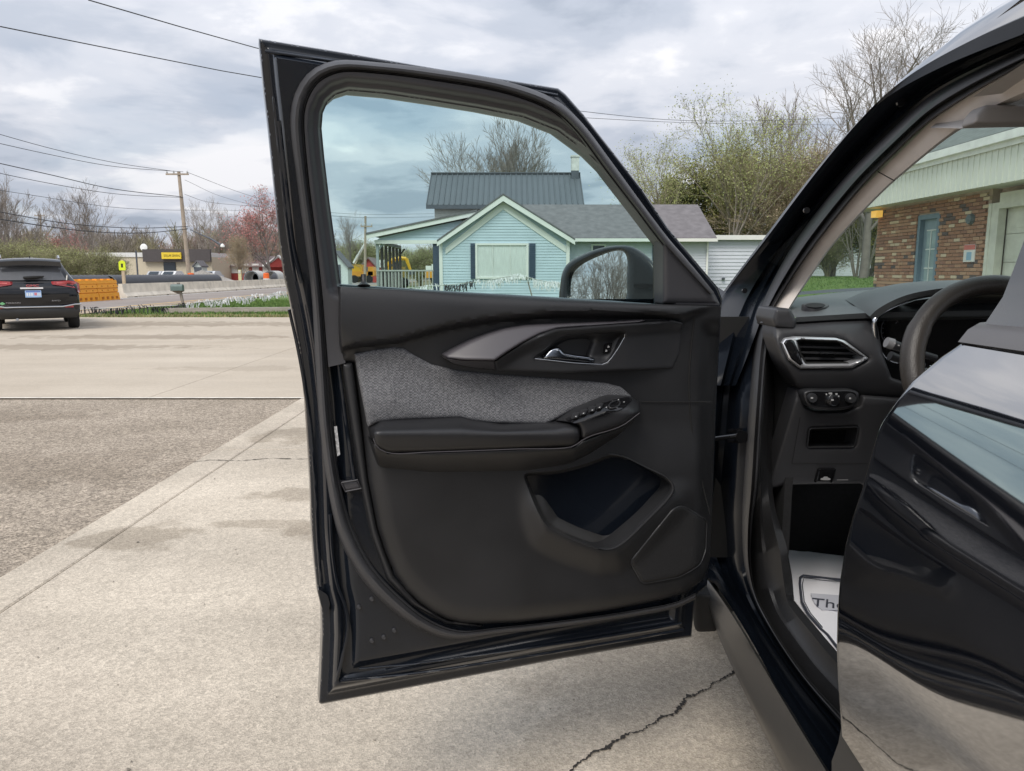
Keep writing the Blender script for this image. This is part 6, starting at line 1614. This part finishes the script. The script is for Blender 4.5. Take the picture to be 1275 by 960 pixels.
# lower knee panel with cubby and hood release
KNE = poly_px([(992,486),(1002,507),(1018,513),(1052,513),(1070,505),(1074,492),(1130,497),(1210,499),(1210,640),(1090,612),(1071,602),(1030,602.5),(985,603.5),(958,609),(958,600),(970,560),(982,520)], 5, smooth=False)
CUB = poly_px(round_px([(1008,533.5),(1069,531.5),(1064,556.5),(1005,557)], 4, 3), 3, smooth=False)
def h_kne(P, db): return .028 - .0008*np.maximum(0, P[:, 1] - 500)*.9 - .012*(1 - bowl(db, 5))
kn = patch("knee_panel", KNE, dash, h_kne, M_dash2, top, 6, holes=[CUB], back=(0, .06, 0), smooth=50)
patch("storage_cubby", CUB, dash, lambda P, db: h_kne(P, 9) - .10*sstep(db, 0, 4), M_void, kn, 5)
b = MB(); cl = np.vstack([CUB, CUB[:1]]); b.tube(dash(cl[:, 0], cl[:, 1], h_kne(cl, 9) + .001), .0016, 5); b.build("cubby_rim", M_plas2, kn, smooth=60)
b = MB(); cl = np.array([(996,520),(986,577),(1066,577),(1080,577)], float); b.tube(dash(cl[:, 0], cl[:, 1], h_kne(cl, 9) + .0005), .0009, 5); b.build("panel_seam", M_void, kn)
hr_ = patch("hood_release", round_px([(1019,583),(1041.5,583),(1036,601.5),(1014,601.5)], 3, 2), dash, lambda P, db: h_kne(P, 9) + .006 + .004*bowl(db, 3), M_gloss, kn, 3, back=(0, .03, 0))
patch("hood_symbol", poly_px([(1021.5,597.5),(1022,595.5),(1024.5,595),(1026,593.4),(1030,593.4),(1031.5,595),(1034,595.7),(1034,597.5),(1031,597.9),(1025,597.9)], 1, smooth=False), dash, lambda P, db: h_kne(P, 9) + .0115, M_mark, hr_, 3)
patch("embossed_line", poly_px([(1042,597),(1056,596.7),(1056,597.9),(1042,598.2)], 3, smooth=False), dash, lambda P, db: h_kne(P, 9) + .001, mat("grey_print", (.25, .25, .25), .6), kn, 4)
# cluster hood and gauges
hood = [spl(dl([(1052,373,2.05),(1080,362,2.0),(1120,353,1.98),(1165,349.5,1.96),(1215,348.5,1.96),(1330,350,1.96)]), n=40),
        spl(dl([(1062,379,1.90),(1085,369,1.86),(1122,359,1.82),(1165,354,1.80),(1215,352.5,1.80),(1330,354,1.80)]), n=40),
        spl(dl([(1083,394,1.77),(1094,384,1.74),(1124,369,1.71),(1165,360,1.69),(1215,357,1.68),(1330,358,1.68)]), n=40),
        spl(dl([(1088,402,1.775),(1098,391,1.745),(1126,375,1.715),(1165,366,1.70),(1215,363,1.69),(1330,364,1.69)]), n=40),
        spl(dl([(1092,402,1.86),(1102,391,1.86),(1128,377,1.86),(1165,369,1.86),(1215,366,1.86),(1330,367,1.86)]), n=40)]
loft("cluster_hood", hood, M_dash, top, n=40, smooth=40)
cl = dl([(1130,376,1.78),(1110,384,1.775),(1097,391,1.77),(1090,396.5,1.765),(1088.5,404,1.765),(1090.5,420,1.77),(1096,436,1.775),(1103,446,1.78),(1112,451,1.785),(1126,453,1.79)])
b = MB(); b.tube(spl(cl, n=40), [.0012 + .0050*math.exp(-((i-17)/9.0)**2) for i in range(40)], 8); b.build("cluster_bezel", M_chrome, top, smooth=60)
patch("gauge_face", poly_px([(1092,398),(1112,384),(1140,374),(1210,364),(1320,364),(1320,470),(1150,470),(1112,452),(1098,440),(1091,420)], 8, smooth=False), lambda x, y, d: at_y(x, y, 1.87 - np.asarray(d)), lambda P, db: 0*db, M_gloss, top, 12)
b = MB(); cl = dl([(1206,398,1.85),(1220,389.5,1.85),(1237,381.5,1.85),(1242,382,1.85)]); b.tube(cl, .0018, 6); b.build("gauge_trim", M_brush, top)
b = MB(); a = [(1109 + 12*math.cos(t), 412 + 17*math.sin(t), 1.862) for t in np.linspace(2.0, 5.6, 20)]; b.tube(dl(a), .0010, 4)
for t in np.linspace(2.1, 5.5, 9): b.tube(dl([(1109 + 9*math.cos(t), 412 + 13*math.sin(t), 1.862), (1109 + 11*math.cos(t), 412 + 16*math.sin(t), 1.862)]), .0007, 4)
b.build("gauge_marks", mat("gauge_grey", (.30, .30, .32), .5), top, kind='stuff')
# stalk
b = MB(); q = dl([(1107,427,1.62),(1114,430,1.62),(1135,437,1.62),(1165,446,1.62)]); b.tube(q, [.010, .011, .008, .008], 12); sk = b.build("indicator_stalk", M_plas2, top, smooth=50)
b = MB(); q = dl([(1103.5,426,1.62),(1111,428.5,1.62)]); b.tube(q, [.0115, .0125], 14); b.build("stalk_tip", mat("stalk_grey", (.20, .20, .205), .5), sk, smooth=50)
for (x, y) in ((1114,427.5),(1119,430),(1124,431.5)):
    patch("symbol", round_px([(x-1.2,y-1),(x+1.2,y-.6),(x+1.2,y+1),(x-1.2,y+.6)], .3, 1), lambda x, y, d: at_y(x, y, 1.608 - np.asarray(d)), lambda P, db: 0*db, M_mark, sk, 3)
b = MB(); q = dl([(1108,443,1.66),(1125,449,1.66),(1150,456,1.66)]); b.tube(q, [.011, .009, .008], 10); b.build("column_lever", M_plas2, top, smooth=50)
# steering wheel: an inclined ring
wc = at_y(1259, 468, 1.42); tilt = R(24)
uu = np.array([1, 0, 0.0]); vv = np.array([0, math.sin(tilt), math.cos(tilt)]); wn_ = np.array([0, -math.cos(tilt), math.sin(tilt)])
RW = .190
b = MB(); ring = []
for a in np.linspace(0, 2*math.pi, 72, endpoint=False): ring.append(wc + uu*math.cos(a)*RW + vv*math.sin(a)*RW*1.0)
b.tube(ring, [.0195 + .0024*(abs(math.cos(a)) > .86 and math.sin(a) > -.1) for a in np.linspace(0, 2*math.pi, 72, endpoint=False)], 16, closed=True)
sw = b.build("steering_wheel", M_leather, car, smooth=70)
b = MB(); b.lathe([(.075, -.03), (.085, 0), (.07, .03), (.01, .04)], wc, 'y', 24); b.build("wheel_hub", M_plas2, sw, smooth=60)
b = MB(); b.tube([wc + uu*-.06 + vv*-.01, wc + uu*-.175 + vv*-.005], [.028, .02], 8); b.build("wheel_spoke", M_plas2, sw, smooth=60)
b = MB(); b.tube([wc + uu*.06, wc + uu*.175], [.028, .02], 8); b.build("wheel_spoke", M_plas2, sw, smooth=60)
b = MB(); b.tube([wc - vv*.05, wc - vv*.175], [.028, .018], 8); b.build("wheel_spoke", M_plas2, sw, smooth=60)
b = MB(); b.tube([wc + uu*-.165 + vv*.012 + wn_*.016, wc + uu*-.12 + vv*.016 + wn_*.02, wc + uu*-.075 + vv*.03 + wn_*.02], .004, 8); b.build("spoke_accent", M_brush, sw, smooth=60)
b = MB(); b.tube([wc - wn_*.02, wc - wn_*.4], .045, 14); b.build("steering_column", M_plas2, sw, smooth=60)

# ---- rear door: real 3D panel built from its leading edge
EDGE = np.array([(1194,427.5),(1170,444),(1133,475),(1112,502),(1094,528),(1084,560),(1072,605),(1059,645),(1050,680),(1043.5,722),(1040.5,760),(1039.5,803),(1041,840),(1043.5,880),(1045.5,912)], float)
E3 = spt(resample(EDGE, 70), 0.0)
Zs, Ys = E3[:, 2], E3[:, 1]
ycols = np.concatenate([[0, .006, .014], np.linspace(.03, 1.0, 26)])
vs, fs = [], []
nzr = len(E3); Yend = -.15
def bodyX(y, z): return SL*(y - 1.3) + prof(z)
# inward return at the leading edge
for i in range(nzr):
    z, y0 = Zs[i], Ys[i]; row = []
    row.append((bodyX(y0, z) + .05, y0 - .004, z)); row.append((bodyX(y0, z) + .012, y0 + .0005, z)); row.append((bodyX(y0, z) + .003, y0, z))
    for f in ycols[1:]:
        y = y0 + (Yend - y0)*f; row.append((bodyX(y, z), y, z))
    vs += row
W_ = len(row)
for i in range(nzr - 1):
    for j in range(W_ - 1): fs.append((i*W_+j, i*W_+j+1, (i+1)*W_+j+1, (i+1)*W_+j))
rdoor = finish("rear_door", vs, fs, M_paint, car, smooth=50)
# belt moulding, pillar applique, window
zt = float(Zs[0])
mo = []
for (zz_, off) in ((zt - .002, .012), (zt + .002, -.004), (zt + .018, -.006), (zt + .027, .002), (zt + .029, .02)):
    pts = []
    for y in np.linspace(float(side(1213, 408, 0)[1]), -.15, 12): pts.append((bodyX(y, zz_) + off, y, zz_ + (0.975 - y)*.012))
    mo.append(np.array(pts))
loft("belt_moulding", mo, mat("belt_moulding_grey", (.10, .095, .095), .35, var=.05), rdoor, n=24, smooth=50)
ga, gb = side(1231.7, 400, .004), side(1271, 316, .004)
dirv = (gb - ga)/(gb[2] - ga[2])
vs, fs = [], []
for i, z in enumerate(np.linspace(zt + .02, 1.60, 12)):
    y0 = ga[1] + dirv[1]*(z - ga[2])
    for j, y in enumerate((y0 + .004, y0, y0 - .09, y0 - .19)): vs.append((bodyX(y, z) + (.03 if j == 0 else .002), y, z))
for i in range(11):
    for j in range(3): fs.append((i*4+j, i*4+j+1, (i+1)*4+j+1, (i+1)*4+j))
finish("pillar_applique", vs, fs, mat("applique_gloss", (.05, .055, .06), .18, var=.03, coat=.5), rdoor, smooth=40)
vs, fs = [], []
for i, z in enumerate(np.linspace(zt + .02, 1.60, 8)):
    y0 = ga[1] + dirv[1]*(z - ga[2]) - .185
    for j, y in enumerate((y0, -.15)): vs.append((bodyX(y, z) + .012, y, z))
for i in range(7): fs.append((i*2, i*2+1, i*2+3, i*2+2))
finish("rear_window", vs, fs, mat("privacy_glass", (.01, .011, .012), .03, var=0, ior=1.5), rdoor)
# body below and behind the rear door
vs, fs = [], []
zl = np.linspace(.22, 1.62, 30); yl = np.linspace(-.156, -1.9, 10)
for z in zl:
    for y in yl: vs.append((bodyX(y, z) + .25*max(0, (-y - 1.3))**2, y, z))
for i in range(29):
    for j in range(9): fs.append((i*10+j, i*10+j+1, (i+1)*10+j+1, (i+1)*10+j))
finish("rear_quarter", vs, fs, M_paint, car, smooth=50)
zb = float(Zs[-1])
cur = []
for z, off in ((.20, .03), (.24, .0), (.30, -.012), (zb - .06, -.008), (zb - .03, .004), (zb - .004, .010)):
    cur.append(np.array([(bodyX(y, z) + off, y, z) for y in np.linspace(float(Ys[-1]) + .02, -1.0, 16)]))
loft("rocker_cladding", cur, M_clad, car, n=20, smooth=40)
# fender, hood and front wheel (behind the open door from here)
vs, fs = [], []; zl = np.linspace(.75, 1.06, 10); yl = np.linspace(2.08, 3.0, 12)
for z in zl:
    for y in yl: vs.append((bodyX(y, z) + .01 + .25*max(0, y - 2.5)**2, y, z))
for i in range(9):
    for j in range(11): fs.append((i*12+j, i*12+j+1, (i+1)*12+j+1, (i+1)*12+j))
finish("front_fender", vs, fs, M_paint, car, smooth=50)
vs, fs = [], []
for i, y in enumerate(np.linspace(2.44, 3.1, 8)):
    for x in np.linspace(.62, 2.1, 10): vs.append((x, y, 1.065 - .02*((x - 1.36)/.74)**2 - .06*(y - 2.44)**2))
for i in range(7):
    for j in range(9): fs.append((i*10+j, i*10+j+1, (i+1)*10+j+1, (i+1)*10+j))
finish("hood", vs, fs, M_paint, car, smooth=50)
b = MB(); b.lathe([(.20, .0), (.30, -.01), (.335, .02), (.335, .20), (.30, .22)], (.60, 2.62, .335), 'x', 32); fw = b.build("front_wheel", mat("tyre_rubber", (.02, .02, .021), .8, var=.2, scale=30), car, smooth=50)
b = MB(); b.lathe([(.02, -.005), (.19, .0), (.20, .03)], (.60, 2.62, .335), 'x', 24); b.build("rim", M_satin, fw, smooth=50)

# ---- paper mat in the footwell: a thing of its own
ZM = .335
def matz(x, y, d): return on_z(x, y, ZM + np.asarray(d, float) - .0)
M_paper = mat("white_paper", (.84, .84, .88), .85, var=.05, scale=8)
pm = thing("paper_floor_mat", on_z(1020, 750, ZM), "white paper floor mat with a printed shield lying in the driver's footwell", "floor mat")
MATP = poly_px([(979,683),(1000,686),(1044,691.5),(1110,700),(1150,880),(1080,850),(1042,811),(1012,776),(987,745),(983,720)], 6, smooth=False)
patch("paper_sheet", MATP, matz, lambda P, db: .003*np.sin(P[:, 0]*.13) + 0*db, M_paper, pm, 8, back=(0, 0, -.002))
M_ink = mat("blue_black_ink", (.05, .055, .075), .8)
b = MB(); q = np.array([(1050,722),(1030,720),(1000,716.5),(996.5,719),(996,727),(998.5,750),(1006,764),(1022,783),(1030,790),(1044,808)], float); b.tube(on_z(q[:, 0], q[:, 1], ZM + .005), .0035, 5)
q = np.array([(1050,724.5),(1030,722.8),(1001,719.6),(999,727),(1001.5,749),(1009,763),(1024,781)], float); b.tube(on_z(q[:, 0], q[:, 1], ZM + .005), .0012, 5)
b.build("printed_shield", M_ink, pm)
patch("name_plate", poly_px([(1009,738.5),(1050,741.5),(1050,760),(1023,759.5),(1014,751)], 4, smooth=False), matz, lambda P, db: .0045 + 0*db, mat("pale_print", (.55, .56, .62), .85), pm, 6)
o1 = on_z(1033, 752, ZM + .0062); ax = on_z(1045, 753.3, ZM + .0062) - o1; ax /= np.linalg.norm(ax); ay = np.cross([0, 0, 1.0], ax)
MT = Matrix(((ax[0], ay[0], 0, o1[0]), (ax[1], ay[1], 0, o1[1]), (ax[2], ay[2], 1, o1[2]), (0, 0, 0, 1)))
text("lettering", "Tho", .056, M_ink, pm, MT @ Matrix(((1, .22, 0, 0), (0, 1.35, 0, 0), (0, 0, 1, 0), (0, 0, 0, 1))), .0004)
# ================================================================== dark car parked on the left, seen from behind
M_spaint = mat("dark_grey_car_paint", (.006, .007, .010), .10, var=.1, scale=2, ior=1.4, coat=.5)
M_tail = mat("red_tail_lens", (.40, .055, .06), .15, var=.1, coat=.6)
M_tyre = mat("black_tyre", (.02, .02, .021), .85)
suv = thing("parked_car", (0, 0, 0), "dark grey car parked at the left, rear facing the camera, with blue licence plate", "car")
# local: rear at y=0 looking to -y, x right, length along +y
def sec(y, w, zb, zt, roofw, belt=1.08, zs=None):
    """half outline right side from bottom to roof centre"""
    return [(w*.86, zb), (w*.97, zb+.08), (w, .55), (w*.995, .80), (w*.965, belt), (roofw+.06, (belt+zt)/2+.08), (roofw, zt-.07), (roofw*.80, zt-.01), (0, zt+.02)]
secs = [(-.03, sec(0, .86, .42, 1.02, .62, .98)), (.02, sec(0, .90, .36, 1.12, .66, 1.02)), (.12, sec(0, .915, .32, 1.34, .66)), (.30, sec(0, .92, .30, 1.58, .62)), (.55, sec(0, .92, .30, 1.64, .61)), (1.6, sec(0, .92, .28, 1.68, .62)), (2.6, sec(0, .92, .28, 1.62, .60)), (3.3, sec(0, .92, .28, 1.18, .62, 1.06)), (4.2, sec(0, .90, .30, 1.04, .6, .98)), (4.62, sec(0, .80, .36, .86, .5, .80))]
vs, fs = [], []
for y, s_ in secs:
    ring = [(x, y, z) for x, z in s_] + [(-x, y, z) for x, z in s_[-2::-1]]; vs += ring
m_ = 17
for i in range(len(secs)-1):
    for j in range(m_ - 1): fs.append((i*m_+j, i*m_+j+1, (i+1)*m_+j+1, (i+1)*m_+j))
    fs.append((i*m_+m_-1, i*m_, (i+1)*m_, (i+1)*m_+m_-1))
fs.append(tuple(range(m_))[::-1]); fs.append(tuple((len(secs)-1)*m_ + j for j in range(m_)))
body = finish("body", vs, [f[::-1] for f in fs], M_spaint, suv, smooth=50)
# tail gate bulge panel
b = MB(); rows = [(-.045, .50, .60), (-.085, .78, .70), (-.085, .95, .72), (-.055, 1.06, .70), (.06, 1.14, .66)]
vs, fs = [], []
for y, w, in [(r_[0], r_[2]) for r_ in rows]:
    pass
for y, z, w in rows:
    for f in np.linspace(-1, 1, 9): vs.append((f*w, y + .05*f*f, z))
for i in range(4):
    for j in range(8): fs.append((i*9+j, i*9+j+1, (i+1)*9+j+1, (i+1)*9+j))
tg = finish("tailgate", vs, fs, M_spaint, suv, smooth=60)
b = MB(); vs, fs = [], []
for y, z, w in ((.015, 1.16, .67), (.10, 1.33, .60), (.17, 1.47, .56)):
    for f in np.linspace(-1, 1, 9): vs.append((f*w, y + .05*f*f - .02, z))
for i in range(2):
    for j in range(8): fs.append((i*9+j, i*9+j+1, (i+1)*9+j+1, (i+1)*9+j))
finish("rear_window", vs, fs, mat("dark_rear_glass", (.09, .095, .105), .10, var=.15, ior=1.5), suv, smooth=60)
b = MB()
vs, fs = [], []
for y, z, w in ((.36, 1.665, .58), (.02, 1.64, .60), (-.03, 1.60, .59), (-.01, 1.50, .60), (.10, 1.47, .60)):
    for f in np.linspace(-1, 1, 9): vs.append((f*w, y + .05*f*f, z - .03*f*f))
for i in range(4):
    for j in range(8): fs.append((i*9+j, i*9+j+1, (i+1)*9+j+1, (i+1)*9+j))
finish("rear_spoiler", vs, fs, mat("spoiler_black", (.02, .022, .026), .2, coat=.5), suv, smooth=60)
b = MB(); b.tube([(-.15, -.02, 1.225), (.22, -.02, 1.235)], .02, 8); b.tube([(-.16, -.01, 1.22), (-.10, -.03, 1.215), (.1, -.03, 1.225), (.24, .0, 1.25)], [.02, .035, .035, .01], 8); b.build("rear_wiper", M_void, suv, smooth=60)
for s in (-1, 1):
    b = MB(); b.prism([(s*.44, -.075, 1.04), (s*.46, -.075, 1.14), (s*.72, -.03, 1.16), (s*.895, .10, 1.13), (s*.925, .22, 1.08), (s*.925, .18, .92), (s*.89, .02, .90), (s*.80, -.035, .99)][::s], (-.0*s, .0, .0)); 
    P = [(s*.40, -.06, 1.06), (s*.42, -.055, 1.13), (s*.72, -.02, 1.15), (s*.88, .06, 1.12), (s*.935, .24, 1.08), (s*.938, .20, .90), (s*.905, .0, .86), (s*.84, -.035, .98)]
    ctr = np.mean(P, 0) + np.array([s*.03, -.05, 0]); vv_ = [np.array(p) for p in P] + [ctr] + [np.array(p) + np.array([-s*.06, .10, 0]) for p in P]
    n8 = len(P); F = [(i, (i+1) % n8, n8) for i in range(n8)] + [(i, n8+1+i, n8+1+(i+1) % n8, (i+1) % n8) for i in range(n8)]
    t_ = finish("tail_light", vv_, F, M_tail, suv, smooth=50)
    b = MB(); b.prism([(s*.47, -.085, 1.085), (s*.47, -.085, 1.105), (s*.74, -.05, 1.115), (s*.86, .02, 1.10), (s*.86, .02, 1.08), (s*.74, -.05, 1.095)], (0, -.012, 0)); b.build("light_guide", mat("pale_red_lens", (.75, .25, .25), .2) if s < 0 else bpy.data.materials["pale_red_lens"], t_)
    b = MB(); b.box(s*.68 - .09, s*.68 + .09, -.075, -.02, .53, .575); b.build("reflector", M_tail, suv)
    b = MB(); b.tube([(s*.60, 2.6, 1.665), (s*.60, 2.4, 1.72), (s*.585, 1.2, 1.735), (s*.58, .8, 1.72), (s*.58, .62, 1.655)], .022, 8); b.build("roof_rail", M_brush, suv, smooth=60)
    for y in (.85, 3.55):
        b = MB(); x0_ = s*.90; b.lathe([(.22, 0), (.33, -.02*0), (.36, -s*.03), (.36, -s*.20), (.33, -s*.23), (.1, -s*.23)], (x0_, y, .36), 'x', 28); w_ = b.build("wheel", M_tyre, suv, smooth=50)
        b = MB(); b.lathe([(.05, s*.012), (.21, s*.005), (.23, -s*.02)], (x0_, y, .36), 'x', 20); b.build("rim", M_brush, w_, smooth=50)
b = MB(); b.box(-.24, .20, -.115, -.07, .965, 1.0); b.build("chrome_bar", mat("bright_chrome", (.80, .80, .82), .35, .3), tg)
# emblem and badges
Mx = Matrix.Rotation(math.pi/2, 4, 'X')
text("emblem", "GMC", .085, mat("emblem_red", (.62, .12, .12), .3), tg, Matrix.Translation((0.0, -.105, 1.035)) @ Mx @ Matrix.Diagonal((1.35, .85, 1, 1)), .008)
text("badge", "TERRAIN", .06, M_brush, tg, Matrix.Translation((-.40, -.085, .655)) @ Mx @ Matrix.Diagonal((1.2, .8, 1, 1)), .004)
text("badge", "AWD", .06, M_brush, tg, Matrix.Translation((.43, -.075, .69)) @ Mx @ Matrix.Diagonal((1.2, .8, 1, 1)), .004)
b = MB(); b.prism([(-.66, -.05, .64), (-.60, -.055, .68), (-.54, -.06, .64), (-.60, -.055, .61)], (0, -.01, 0)); b.build("leaf_badge", mat("badge_green", (.20, .50, .24), .4), tg)
pl_, pt_, pb2 = -.10, .935, .78
b = MB(); b.box(-.155, .155, -.112, -.095, .775, .93); lp = b.build("license_plate", mat("plate_blue", (.36, .52, .78), .45), suv)
b = MB(); b.box(-.14, .14, -.1145, -.1125, .895, .92); b.build("plate_band", mat("plate_navy", (.10, .17, .45), .45), lp)
b = MB(); b.box(.02, .07, -.1145, -.1125, .82, .88); b.build("plate_mark", mat("plate_red", (.62, .20, .24), .45), lp)
b = MB()
for k in range(3): b.box(-.13 + k*.045, -.10 + k*.045, -.1145, -.1125, .81, .875); b.box(.08 + k*.022, .095 + k*.022, -.1145, -.1125, .81, .875)
b.build("plate_characters", mat("plate_pale", (.72, .75, .80), .45), lp)
# bumper and chrome strip
vs, fs = [], []
for y, z, w in ((-.02, .60, .88), (-.10, .56, .90), (-.12, .44, .90), (-.06, .33, .86), (.10, .28, .82)):
    for f in np.linspace(-1, 1, 13): vs.append((f*w, y + .12*abs(f)**3.5, z))
for i in range(4):
    for j in range(12): fs.append((i*13+j, i*13+j+1, (i+1)*13+j+1, (i+1)*13+j))
finish("rear_bumper", vs, fs, mat("bumper_plastic", (.025, .026, .028), .5), suv, smooth=60)
b = MB(); b.tube([(-.93, .05, .60), (-.80, -.07, .60), (-.55, -.115, .555), (.55, -.115, .555), (.80, -.07, .60), (.93, .05, .60)], .017, 8); b.build("chrome_strip", M_brush, suv, smooth=60)
b = MB(); b.tube([(-.35, -.03, .28), (-.35, .2, .27)], .03, 10); b.build("exhaust", M_brush, suv)
b = MB(); b.prism([(.01, .45, 1.655), (-.01, .45, 1.655), (-.005, .62, 1.66), (.005, .62, 1.66)], (0, 0, .06)); b.build("roof_antenna", M_void, suv)
cpx = at_y(37, 340, 15.7)
suv.location = (float(cpx[0]), 15.75, -.002); suv.rotation_euler = (0, 0, R(33)); suv.scale = (.925, .925, .925)
